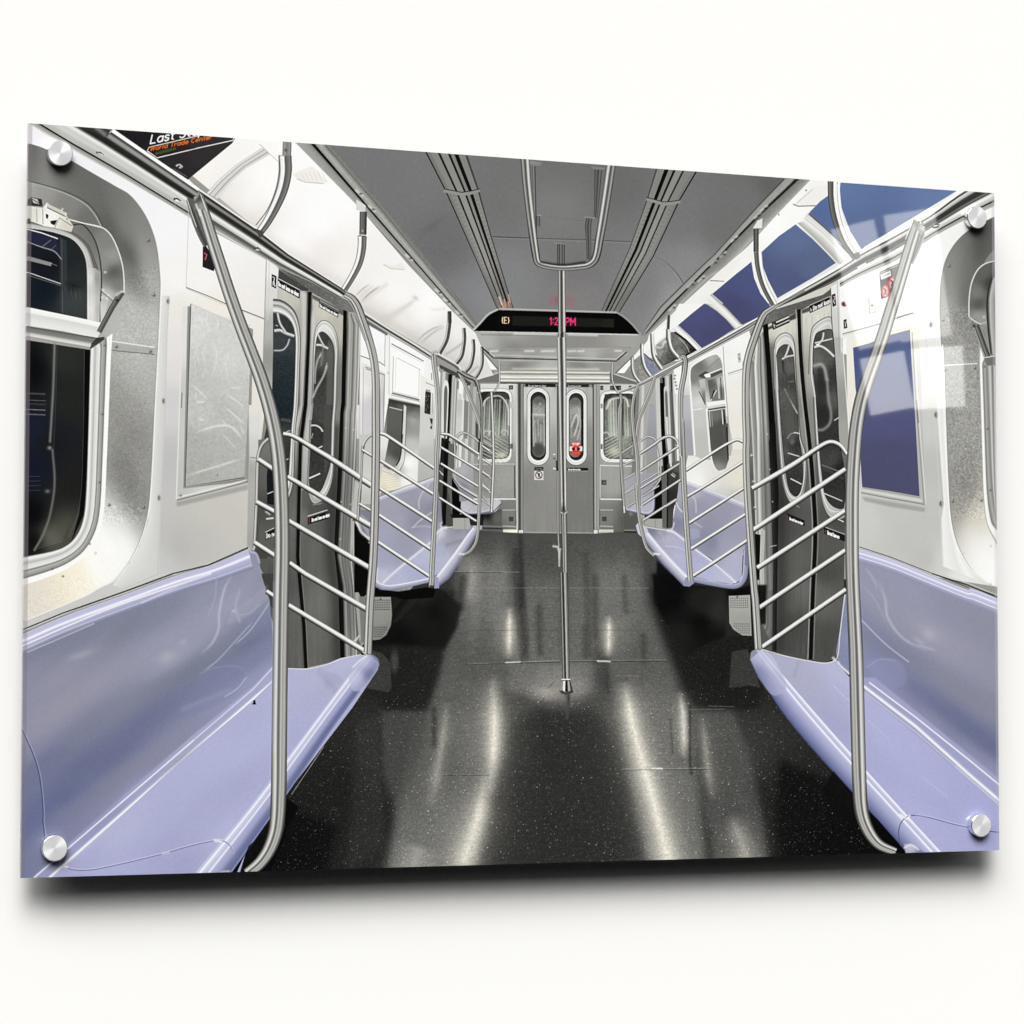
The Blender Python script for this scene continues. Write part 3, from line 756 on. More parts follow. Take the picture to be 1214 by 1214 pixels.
    g2 = smooth(a4(482, 1200, 492, 950, 500, 760, 520, 655, 555, 630, 605, 668, 640, 735, 650, 830, 644, 1000, 640, 1190) + a5(694, 150, 690, 300, 682, 480, 660, 560, 620, 665, 590, 700, 545, 690, 520, 640, 520, 500, 532, 250, 536, 120), 4)
    fill(g2, an(a4, (570, 690, 60), (550, 850, 92), (600, 900, 70), (540, 1000, 48), (610, 1100, 62)) + an(a5, (650, 100, 70), (600, 220, 48), (600, 420, 52), (590, 600, 58), (660, 350, 66), (560, 300, 50)), noise=4, nr=1)
    line(g2, .9, 50, .9)
    fill(a4(600, 690, 640, 740, 640, 1214, 585, 1214, 590, 900), 96, .7, 1.2); fill(a5(635, 0, 690, 0, 688, 420, 640, 560, 630, 300), 74, .8)
    tube(a4(505, 735, 545, 738, 600, 765), 3.6, [(-1, 90), (-.4, 235), (.4, 190), (1, 60)]); tube(a4(520, 650, 545, 705, 570, 745), 2.4, [(-1, 120), (0, 235), (1, 90)])
    glow(a4(540, 815, 515, 860, 500, 940, 495, 1040), 1.0, 190, .8); glow(a4(590, 905, 560, 990, 510, 1080, 480, 1150), 1.3, 200, .8)
    glow(a4(545, 800, 530, 830), .8, 200, .7); glow(a4(590, 880, 580, 920), .8, 190, .7); glow(a4(560, 760, 545, 900), 1.2, 150, .5)
    tube(a5(530, 165, 570, 165, 605, 185, 625, 215), 2.4, [(-1, 150), (0, 235), (1, 110)])
    line(a5(580, 350, 622, 330), 1.4, 215); line(a5(515, 588, 605, 548), 1.8, 220); glow(a5(545, 230, 535, 265), .7, 200, .8)
    line(a5(560, 770, 580, 775, 620, 765), 1.2, 150, .8); line(a5(545, 800, 600, 792, 620, 785), 1.4, 140, .8)
    # sticker on the far leaf
    fill(a5(505, 905, 660, 855, 662, 910, 505, 958), 24); line(a5(505, 890, 662, 840), 1.0, 240)
    text('Do not lean on door', a5(538, 935), (1.62, -.5), (0, -4), 235, .85); line(a5(518, 905, 516, 948), 1.0, (170, 60, 60))
    # dark gap and ribbed post beyond
    fill(a4(722, 455, 752, 465, 746, 800, 741, 1190) + a5(802, 60, 786, 500, 768, 900, 752, 1214) + J(518, 100, 522, 400, 500, 410, 490, 60) + a5(716, 1150, 728, 900, 748, 500, 764, 60) + a4(706, 1190, 714, 800), 12)
    post = [(0, 60), (.1, 120), (.22, 185), (.32, 150), (.42, 165), (.5, 96), (.62, 150), (.75, 185), (.85, 120), (.93, 200), (1, 225)]
    ruled(a4(755, 470, 742, 900, 735, 1214) + a5(790, 60, 780, 500, 760, 900, 742, 1214) + J(512, 60, 520, 400), a4(815, 490, 858, 560, 850, 900, 836, 1214) + a5(900, 60, 880, 500, 862, 900, 855, 1214) + J(565, 60, 580, 395), post)
    glow(a5(842, 120, 832, 560, 812, 900, 800, 1214) + J(545, 100, 552, 300, 556, 520), [8, 7.5, 7, 7], 92, .62, taper=.22)
    for dx, g in ((-22, 60), (6, 120), (26, 64)):
        glow(a5(842 + dx, 260, 832 + dx, 560, 812 + dx, 900, 800 + dx, 1214) + J(545 + dx * .6, 100, 552 + dx * .6, 380), .8, g, .55, taper=.25)
    for x, y in ((808, 185), (872, 198), (772, 775), (848, 795), (765, 1072)):
        blob(a5(x, y), .9, .9, 215, .8)
    # white strip and black gap before the next bench
    fill(a5(880, 600, 925, 640, 905, 900, 860, 900), 190, .9); fill(a5(850, 930, 878, 930, 898, 1214, 862, 1214), 176)
    fill(a5(885, 1030, 930, 1060, 1010, 1120, 1020, 1214, 900, 1214) + J(640, 90, 600, 120, 575, 60), 14)
    fill(J(565, 0, 585, 0, 588, 160, 605, 300, 590, 330, 572, 120), 160)
    fill(J(590, 110, 640, 110, 625, 330, 600, 330), 120); glow(J(565, 325, 590, 300), .9, 225, .9, sm=False)
def mid_left():
    # wall of the next bay
    fill(P(150, 210, 210, 215, 410, 345, 760, 580, 830, 700, 830, 1214, 130, 1214) + a5(880, 700, 880, 0),
         an(P, (300, 400, (246, 246, 247)), (300, 560, (240, 239, 238)), (500, 500, (246, 246, 247)), (650, 620, (244, 244, 245)), (560, 800, (248, 248, 246)),
            (720, 900, (214, 212, 210)), (720, 1150, (196, 195, 196)), (250, 900, (222, 221, 218)), (780, 620, (236, 236, 236))))
    # mullion and left panel
    fill(P(190, 600, 385, 690, 378, 1214, 160, 1214), an(P, (250, 760, (224, 222, 220)), (250, 1000, (206, 204, 207)), (350, 900, (190, 189, 190)), (200, 800, (238, 236, 230))))
    line(P(190, 570, 190, 1214), 1.0, 236); line(P(210, 640, 200, 1214), .8, 180); line(P(228, 655, 378, 705), 1.0, 90, .8)
    line(P(222, 640, 270, 655), .8, 60, .7); line(P(185, 552, 268, 582), .9, 90); line(P(330, 598, 375, 628), .9, 110)
    line(P(376, 700, 368, 1214), .9, 120, .8); line(P(358, 705, 350, 1214), 1.2, 205)
    fill(P(385, 370, 418, 385, 410, 900, 398, 1214, 368, 1214, 380, 800), (240, 239, 236)); line(P(382, 380, 378, 640), .8, 150, .8); line(P(417, 390, 412, 860), .8, 190)
    for y in (690, 1050):
        blob(P(405, y), 1, 1.4, 180, .9)
    # cabinet front
    fill(P(445, 440, 700, 600, 665, 905, 430, 850), (247, 247, 246)); line(P(432, 455, 690, 595), 1.1, 105); line(P(425, 470, 680, 608), .7, 190, .6)
    line(P(448, 555, 440, 840), .9, 175); line(P(475, 568, 668, 665), .8, 190); line(P(655, 660, 650, 880), .9, 200, .8); line(P(468, 570, 462, 820), .6, 215)
    line(P(436, 850, 655, 905), 1.8, 110); line(P(438, 838, 650, 888), 1.0, 205)
    ruled(P(430, 862, 655, 915), P(420, 890, 655, 945), [(0, 130), (.25, 235), (.8, 238), (1, 120)])
    # opening
    fill(P(412, 895, 660, 948) + F(885, 340, 880, 710, 690, 745, 690, 600, 700, 500), an(P, (450, 925, 66), (600, 955, 78), (640, 965, 96), (620, 1030, 130), (620, 1100, 152), (540, 960, 84), (560, 1100, 140))
         + an(F, (850, 400, 172), (840, 520, 192), (830, 600, 245), (820, 680, 238), (730, 690, (238, 230, 204)), (780, 640, 190), (700, 720, (224, 218, 198))), noise=2)
    fill(P(415, 960, 522, 985, 512, 1214, 398, 1214) + F(765, 620, 780, 540, 800, 340)[::-1][:0], an(P, (460, 1040, 96), (470, 1150, 92)))
    fill(F(590, 465, 660, 465, 655, 800, 590, 800), an(F, (620, 520, 196), (620, 700, 205), (620, 780, 186)))
    fill(F(730, 335, 802, 350, 795, 480, 785, 580, 765, 620, 735, 636, 706, 620, 718, 480), an(F, (750, 400, 92), (740, 500, 84), (740, 600, 140), (770, 560, 70)), noise=2)
    fill(F(655, 470, 735, 470, 712, 600, 700, 640, 690, 760, 655, 790), an(F, (710, 480, 226), (700, 620, 200), (690, 720, (226, 220, 200))))
    line(P(415, 962, 520, 988), 1.2, 200); line(P(525, 985, 515, 1214), 1.6, 20); line(F(802, 350, 796, 480, 786, 580, 768, 615), 1.3, 24, sm=True)
    line(P(538, 940, 526, 1180), 2.2, 196); line(F(812, 330, 806, 480, 797, 590, 775, 635, 745, 655), 2.2, 214, sm=True); line(F(820, 335, 813, 480, 806, 590, 785, 640), .8, 90, .7, sm=True)
    fill(P(410, 893, 660, 948, 658, 968, 410, 925), 52, .7, .6)
    line(F(700, 640, 745, 656), 1.2, 190)
    for k in range(6):
        line(F(700, 665 + k * 12, 790, 655 + k * 11), .5, 160, .5)
    # panel with intercom beside the second doorway
    fill(P(665, 700, 780, 790, 770, 1214, 655, 1214) + F(870, 700, 880, 560), an(P, (700, 800, (234, 232, 226)), (720, 1100, (200, 199, 198))) + an(F, (910, 600, 190), (920, 500, 205)))
    fill(F(885, 330, 960, 400, 955, 690, 870, 700), an(F, (900, 450, 205), (920, 600, 184), (900, 680, 178)))
    line(P(705, 765, 790, 800), .9, 130, .8); line(P(752, 690, 755, 745), 1.0, 110, .8)
    fill(P(704, 835, 748, 845, 742, 1022, 696, 1010), 40)
    for k in range(22):
        x = 702 + RNG.rand() * 34; y = 850 + RNG.rand() * 160
        line(P(x, y, x + RNG.randint(3, 12), y + RNG.randint(-4, 5)), .7, RNG.choice([150, 200, 100]), .7)
    fill(P(706, 818, 742, 826, 742, 842, 706, 834), 120, .7)
    fill(P(738, 1050, 762, 1055, 756, 1140, 740, 1130, 750, 1100), 50); blob(P(750, 1105), 1.6, 1.6, 205, .9); line(P(762, 850, 760, 1010), 1, 150, .8)
    # rail above this bay
    ruled(P(205, 195, 400, 320, 620, 455, 780, 560), P(215, 262, 410, 385, 600, 495, 760, 596), [(0, 235), (.18, 228), (.26, 150), (.4, 60), (.5, 35), (.58, 150), (.72, 195), (.9, 150), (1, 225)])
    fill(P(225, 262, 400, 372, 400, 392, 240, 300), 50, .75, .5)
    # second doorway, seen edge on
    fill(P(790, 600, 980, 700, 1060, 770, 1160, 900, 1150, 1214, 770, 1214) + F(960, 900, 1160, 900, 1160, 420), 150)
    fill(P(815, 620, 960, 690, 1070, 770, 1050, 800, 940, 720, 820, 650), 60, .9)
    strips = [(800, 640, 790, 230), (838, 660, 815, 150), (852, 680, 835, 205), (885, 690, 870, 120), (905, 700, 880, 12), (930, 710, 905, 190), (955, 725, 930, 150),
              (975, 735, 955, 215), (1000, 760, 985, 225), (1025, 770, 1015, 170), (1045, 790, 1035, 205), (1075, 790, 1060, 150), (1100, 800, 1085, 180)]
    for x, y, xb, g in strips:
        line(P(x, y, xb, 1214, xb + (xb - x) / (1214 - y) * 500, 1714), 3.6 if g != 12 else 5.2, g, .95)
    up(P(905, 700, 895, 900, 880, 1214), 4.5, [(-1, 40), (-.4, 10), (.4, 12), (1, 90)], sm=False)
    # narrow oval window in the door
    fill(smooth(P(838, 1214, 842, 850, 850, 770, 868, 745, 886, 770, 890, 850, 876, 1214), 4), 226)
    fill(smooth(P(850, 1214, 852, 860, 858, 805, 868, 788, 878, 810, 880, 880, 866, 1214), 4), 100)
    ruled(P(915, 720, 895, 1214), P(960, 740, 940, 1214), [(0, 90), (.2, 200), (.5, 150), (.7, 214), (1, 120)])
    for k in range(5):
        blob(P(965, 760 + k * 13), .9, .9, 60, .8)
    fill(P(975, 745, 1005, 760, 1000, 860, 970, 850), (240, 240, 238))
    fill(P(960, 900, 1000, 905, 990, 1214, 945, 1214), an(P, (970, 950, 190), (970, 1100, 205)))
    fill(P(1005, 900, 1050, 920, 1040, 1214, 1000, 1214), 130); line(P(1010, 890, 1002, 1214), 1.2, 230)
    # below: dark door foot and gap
    fill(F(968, 470, 990, 470, 975, 900, 960, 900), 215, .9); fill(F(985, 480, 1028, 500, 1000, 700, 1035, 900, 985, 905, 968, 700, 980, 560), 28)
    fill(F(1010, 500, 1060, 520, 1045, 700, 1040, 905, 1000, 905, 990, 640), 98)
    fill(F(965, 600, 1000, 640, 1045, 905, 990, 910, 975, 800), 70)
    line(F(975, 640, 995, 660), 1.0, 205); line(F(980, 650, 1000, 668), .8, 200)
    fill(F(1000, 500, 1020, 500, 1005, 900, 985, 900), 14)


def end_wall():
    fill(G(90, 40, 840, 40, 870, 230, 870, 960, 60, 960), an(G, (400, 700, 132), (250, 700, 150), (600, 750, 122), (400, 900, 128), (760, 700, 150), (200, 900, 78), (400, 620, 150)), noise=1.5, nr=1)
    # bulkhead under the sign
    fill(SG(0, 300, 1214, 330, 1180, 607, 0, 607), an(SG, (300, 360, 165), (300, 420, 130), (800, 380, 138), (500, 480, 140), (900, 500, 150), (100, 400, 175), (1100, 400, 160), (300, 560, 120), (900, 570, 116)), noise=2)
    fill(G(100, 50, 870, 50, 760, 200, 210, 200), an(G, (300, 60, 138), (300, 140, 120), (600, 150, 128), (450, 165, 190), (300, 90, 190), (650, 90, 180), (700, 120, 150), (230, 120, 160)), .8)
    line(SG(60, 320, 1190, 345), 1.6, 205); line(SG(60, 345, 600, 352), .8, 90, .6)
    glow(SG(300, 338, 600, 345), 1.2, 235, .6); glow(SG(690, 345, 900, 350), 1.2, 235, .6)
    for a, b in ((500, 590), (690, 740), (380, 440), (760, 800), (1030, 1070), (130, 180)):
        glow(SG(a, 460 + (a % 7), b, 462), 1.3, 235, .65, sm=False)
    line(SG(60, 430, 150, 510), 1.4, 35); line(SG(72, 430, 160, 505), .8, 210); line(SG(1110, 470, 1040, 530), 1.4, 40); line(SG(1100, 465, 1030, 525), .8, 205)
    line(SG(150, 490, 1040, 520), 1.2, 190); line(SG(150, 512, 1040, 535), 1.3, 60); line(SG(180, 528, 1010, 545), .9, 180)
    glow(SG(300, 600, 900, 604), 3.0, (236, 232, 214), .7)
    # side slots of light
    fill(G(125, 60, 205, 155, 165, 155, 125, 85), 244); fill(G(770, 170, 840, 95, 840, 130, 810, 172), 244)
    line(G(120, 55, 210, 160), 1.6, 110); line(G(850, 90, 765, 175), 1.2, 90)
    fill(G(100, 205, 205, 170, 230, 190, 230, 215, 110, 215), 112); line(G(95, 205, 210, 168), 1.3, 200)
    fill(G(740, 170, 870, 210, 870, 225, 740, 215), 108); line(G(760, 175, 870, 212), 1.3, 205)
    fill(G(205, 130, 235, 150, 235, 212, 212, 212), 150)
    # lintel strips
    for k, g in enumerate((150, 225, 140, 205, 240, 170, 240, 120)):
        line(G(215, 158 + k * 8.2, 740, 162 + k * 8.2), 2.1, (g, g, g - 8), .9)
    line(G(215, 220, 740, 224), 1.4, 60)
    # side panels round the windows
    for sg in (-1, 1):
        if sg < 0:
            fill(G(120, 222, 302, 222, 300, 945, 120, 945), an(G, (200, 235, 216), (285, 400, 190), (200, 640, 150), (200, 720, 158), (250, 850, 124), (180, 880, 86), (150, 800, 90)))
            w, g_ = rrect(*G(95, 245, 272, 245, 270, 602, 100, 600), r=.26), rrect(*G(108, 262, 258, 262, 258, 580, 112, 580), r=.24)
        else:
            fill(G(668, 225, 860, 225, 880, 945, 668, 945), an(G, (760, 235, 205), (690, 400, 168), (760, 640, 158), (760, 720, 160), (730, 860, 124), (820, 880, 84), (850, 800, 90)))
            w, g_ = rrect(*G(692, 256, 880, 256, 880, 602, 695, 600), r=.26), rrect(*G(712, 272, 870, 272, 870, 582, 712, 580), r=.24)
        fill(w, 232); line(w + w[:1], .8, 120, .7)
        fill(g_, [(g_[0][0] + 8, g_[0][1] + 20, (110, 116, 110)), (g_[0][0] + 20, g_[0][1] + 40, (150, 155, 145)), (g_[0][0] + 25, g_[0][1] + 6, 50), (g_[0][0] + 5, g_[0][1] + 60, 74),
                  (g_[0][0] + 28, g_[0][1] + 66, (120, 124, 116))], noise=8, nr=1)
        line(g_ + g_[:1], 1.2, 40)
    # curtain like reflections in the side windows
    for x, g in ((135, 205), (150, 150), (160, 215), (172, 120), (185, 200), (196, 160), (208, 218), (215, 90), (228, 190), (238, 215), (246, 110), (252, 205)):
        glow(G(x + 6, 300, x + 2, 400, x, 470), .9, (g, g + 3, g - 8), .7)
    glow(G(130, 330, 150, 295, 200, 280, 225, 290, 250, 330, 255, 420), 1.0, 230, .8)
    fill(G(120, 265, 160, 265, 140, 300, 118, 320), 36, .9); fill(G(215, 265, 255, 270, 255, 300, 240, 285), 60, .8); fill(G(96, 270, 126, 270, 122, 500, 110, 560, 98, 500), 40, .85)
    for k in range(8):
        line(G(130, 470 + k * 17, 205, 512 + k * 16), .9, (196, 200, 188), .85); line(G(190, 470 + k * 17, 255, 508 + k * 17), .8, (196, 200, 188), .7)
    for c in ((150, 465), (175, 465), (235, 460)):
        line(arc_px(G(*c)[0], 4, 4, 180, 360), 1.0, (200, 204, 190))
    blob(G(220, 565), 6, 4, (226, 226, 205), .7)
    fill(G(256, 230, 276, 230, 276, 250, 256, 250), 60); blob(G(266, 240), 1, 1, 180); fill(G(262, 510, 276, 510, 276, 534, 262, 534), 90, .9); fill(G(262, 310, 275, 310, 275, 340, 262, 340), 190)
    for x, g in ((735, 180), (745, 215), (758, 226), (770, 190), (785, 110), (800, 60), (812, 190), (825, 205), (838, 150), (850, 60)):
        glow(G(x, 300, x + 1, 400, x + 4, 470), 1.3, (g, g + 3, g - 8), .75)
    glow(G(725, 340, 745, 300, 780, 290, 815, 292, 830, 330), 1.3, (226, 228, 214), .85)
    fill(G(842, 280, 870, 280, 870, 580, 848, 580), 44, .85); fill(G(716, 272, 760, 272, 730, 300, 712, 320), 46, .8)
    for k in range(8):
        line(G(715, 490 + k * 16, 790, 450 + k * 16), .9, (196, 200, 188), .8); line(G(800, 500 + k * 17, 850, 470 + k * 17), .8, (150, 152, 142), .6)
    blob(G(760, 545), 9, 7, (216, 218, 196), .75); glow(G(712, 460, 725, 455, 740, 470), .9, 205, .8)
    for x0 in (695, 742, 780, 832):
        fill(G(x0, 232, x0 + (14 if x0 != 742 else 50), 232, x0 + (14 if x0 != 742 else 50), 252, x0, 252), 44); blob(G(x0 + 8, 242), 1, 1, 170, .8)
    fill(G(697, 512, 706, 512, 706, 536, 697, 536), 90, .9); fill(G(697, 318, 706, 318, 706, 340, 697, 340), 120, .8)
    # pillars either side of the pair of doors
    ruled(G(288, 222, 292, 945), G(330, 222, 328, 945), [(0, 205), (.2, 190), (.3, 90), (.5, 60), (.7, 150), (.9, 120), (1, 70)])
    brush(G(215, 40, 850, 40, 760, 200, 210, 200), 2.5, 16, False)
    ruled(G(655, 225, 660, 945), G(692, 228, 690, 945), [(0, 80), (.15, 60), (.35, 190), (.55, 130), (.8, 170), (1, 130)])
    # doors
    fill(G(328, 238, 488, 240, 492, 940, 326, 935), an(G, (340, 300, 205), (460, 300, 190), (400, 640, 138), (345, 700, 132), (400, 850, 136), (460, 560, 150), (345, 500, 168)), noise=1.5)
    fill(G(530, 240, 658, 240, 660, 940, 534, 940), an(G, (560, 280, 190), (640, 300, 168), (600, 640, 118), (600, 850, 118), (645, 500, 140)), noise=1.5)
    brush(G(330, 238, 658, 240, 658, 940, 328, 935), 1.5); brush(G(130, 600, 290, 600, 290, 930, 130, 930), 1.2); brush(G(695, 600, 870, 600, 870, 930, 695, 930), 1.2)
    fill(G(335, 222, 480, 224, 480, 238, 335, 236), 30); text('Do not lean on door', G(350, 236), (1.6, 0), (0, -2), 175, .5)
    fill(G(530, 226, 640, 226, 640, 238, 530, 238), 34); text('Do not lean on door', G(540, 237), (1.2, 0), (0, -2), 165, .5)
    for cx, cy0, cy1, ro, ri in ((397, 242, 612, 52, 39), (579, 248, 612, 50, 37)):
        s = k3
        X = 540 + cx * s; T_, B_ = 400 + cy0 * s, 400 + cy1 * s
        fill(stadium(X, T_ - .8, B_ + .8, ro * s + .9), 92, .8); fill(stadium(X, T_, B_, ro * s), 236)
        fill(stadium(X, T_ + 1.4, B_ - 1.4, (ro - 5) * s), 205); fill(stadium(X, T_ + 2.2, B_ - 2.4, (ro - 8) * s), 236)
        fill(stadium(X, T_ + 4.6, B_ - 5.4, ri * s - .4), 34)
        fill(stadium(X + (-1.2 if cx > 500 else .6), T_ + 10, B_ - 9, (ri - 9) * s), [(X, T_ + 14, 100), (X, T_ + 26, 160), (X - 3, T_ + 45, 120), (X + 3, T_ + 55, 138), (X, B_ - 20, 120)], noise=7, nr=1)
    blob(G(398, 540), 7.5, 8.5, (72, 72, 66), .9, p_=6); blob(G(405, 318), 1.1, 1.1, 240, .9); blob(G(400, 300), 7, 5, 90, .6)
    glow(G(372, 370, 425, 372), 1.4, 205, .8, sm=False); glow(G(372, 380, 376, 520), .8, 205, .7, sm=False); glow(G(424, 380, 428, 520), .8, 190, .7, sm=False)
    for pl in ((380, 400, 385, 500), (410, 420, 408, 500), (395, 395, 398, 470)):
        glow(G(*pl), .8, 190, .6, sm=False)
    glow(G(555, 430, 580, 370, 590, 400, 570, 470), .9, 220, .8); glow(G(590, 340, 600, 420, 585, 490), .8, 205, .7); glow(G(552, 350, 558, 480), .8, 170, .6)
    blob(G(575, 300), 5, 5, 110, .5)
    # red octagon
    cx, cy = G(578, 535)[0]
    oc = [(cx + 7.7 * math.cos(math.radians(22.5 + 45 * i)), cy + 8.8 * math.sin(math.radians(22.5 + 45 * i))) for i in range(8)]
    fill(oc, (206, 56, 48)); fill([(cx - 7.6, cy - 3), (cx + 7.6, cy - 3), (cx + 7.6, cy + 2.6), (cx - 7.6, cy + 2.6)], 226)
    fill([(cx - 3.0, cy - 2.8), (cx + 3.0, cy - 2.8), (cx + 3.4, cy + 2.6), (cx - 3.4, cy + 2.6)], (190, 40, 36))
    blob((cx - 3.4, cy), 1.5, 2.2, 18, .95, p_=4); blob((cx + 3.4, cy), 1.5, 2.2, 18, .95, p_=4); line([(cx, cy - 2), (cx, cy + 2)], .8, 230)
    text('STOP', (cx - 4.0, cy - 4.4), (2.55, 0), (0, -2.6), 246, .7)
    for k in range(2):
        line([(cx - 4.5, cy + 4.4 + k * 1.8), (cx + 4.5, cy + 4.4 + k * 1.8)], .6, (236, 150, 140), .7)
    # small notices
    fill(G(378, 622, 422, 622, 422, 640, 378, 640), 50); line(G(384, 630, 398, 632), .8, 130); line(G(402, 628, 418, 634), .8, 140)
    fill(G(378, 640, 422, 640, 422, 684, 378, 684), 214); line(arc_px(G(400, 660)[0], 3.9, 4.3, 0, 360), 1.0, (90, 60, 60)); line(G(388, 646, 412, 676), .9, (100, 60, 60)); fill(G(396, 650, 406, 652, 404, 672, 396, 668), 50, .9)
    fill(G(536, 626, 636, 626, 636, 640, 536, 640), 24); text('Do not lean on door', G(541, 637), (1.13, 0), (0, -1.7), 235, .55); line(G(538, 641, 634, 641), .5, 220, .7)
    # lock and latch
    line(G(468, 560, 480, 562), 1.3, 235); line(G(468, 580, 480, 582), 1.0, 60); line(G(468, 628, 486, 632), 1.6, 225); line(G(484, 590, 486, 640), 1.4, 40); line(G(490, 230, 492, 940), 1.2, 20, .9)
    line(G(486, 240, 487, 560), 1.0, 150)
    # low panels of the end wall
    line(G(128, 776, 290, 776), 1.4, 232); line(G(285, 615, 285, 770), .9, 60, .7); line(G(190, 618, 285, 616), .9, 200)
    line(G(695, 776, 850, 778), 1.4, 232); line(G(694, 615, 694, 770), .9, 205); line(G(694, 614, 850, 618), 1.2, 220)
    for x in (254, 700):
        fill(G(x, 684, x + 24, 684, x + 24, 708, x, 708), 70); blob(G(x + 14, 697), 1.3, 1.3, 120)
    for x in (256, 703):
        fill(G(x, 860, x + 22, 860, x + 22, 882, x, 882), 66)
    for a, b in ((225, 290), (692, 756)):
        line(G(a, 828, b, 828), 1.1, 180); line(G(a, 905, b, 908), 1.4, 176); line(G(b if a < 300 else a, 828, b if a < 300 else a, 905), .8, 60, .7)
    fill(G(228, 922, 300, 922, 300, 952, 228, 952), (242, 240, 222)); line(G(228, 938, 300, 938), .8, 90, .5); fill(G(302, 925, 324, 925, 324, 950, 302, 950), 240); line(G(301, 920, 301, 955), .8, 50)
    fill(G(686, 922, 758, 922, 758, 952, 686, 952), (242, 240, 222)); line(G(686, 938, 758, 938), .8, 90, .5); fill(G(663, 925, 684, 925, 684, 952, 663, 952), 240); line(G(685, 920, 685, 955), .8, 50)
    line(G(326, 934, 660, 938), 1.0, 165); line(G(326, 944, 660, 947), 1.0, 60)
    line(G(130, 905, 228, 907), 1.4, 120); line(G(130, 915, 228, 918), 1.2, 30)


def arc_px(c, rx, ry, a0, a1, n=16):
    c = c[0] if isinstance(c, list) else c
    return [(c[0] + rx * math.cos(math.radians(a0 + (a1 - a0) * i / n)), c[1] + ry * math.sin(math.radians(a0 + (a1 - a0) * i / n))) for i in range(n + 1)]


def sign():
    o = smooth(SG(12, 318, 60, 270, 120, 205, 190, 168), 5)
    oR = smooth(SG(1040, 192, 1090, 225, 1150, 280, 1200, 340), 5)
    line(SG(190, 158, 1040, 184), 2.0, 176); line([(x - 1, y - 1.2) for x, y in o], 1.8, 190); line([(x + .6, y - 1.2) for x, y in oR], 1.8, 150)
    fill(list(o) + list(oR), (8, 8, 9))
    fill(SG(290, 208, 1020, 232, 1018, 292, 290, 280), (30, 30, 26), .9, .3); fill(SG(930, 228, 1020, 232, 1018, 292, 930, 290), (38, 38, 32), .5)
    blob(SG(250, 240), 8, 6, (60, 30, 22), .45)
    text('(E)', SG(214, 262), (5.0, .1), (0, -7.0), (252, 208, 168), 1.2)
    text('1:2', SG(560, 272), (6.0, .1), (0, -8.2), (250, 50, 120), 1.5)
    text('PM', SG(672, 276), (7.4, .1), (0, -8.4), (250, 50, 120), 1.55)
    blob(SG(590, 95), 6, 7, (166, 92, 106), .34, p_=3); blob(SG(705, 100), 8, 7, (164, 96, 108), .3, p_=3); blob(SG(608, 95), 2, 3, (150, 50, 66), .35)
    blob(SG(240, 130), 5, 3, (205, 140, 110), .4)


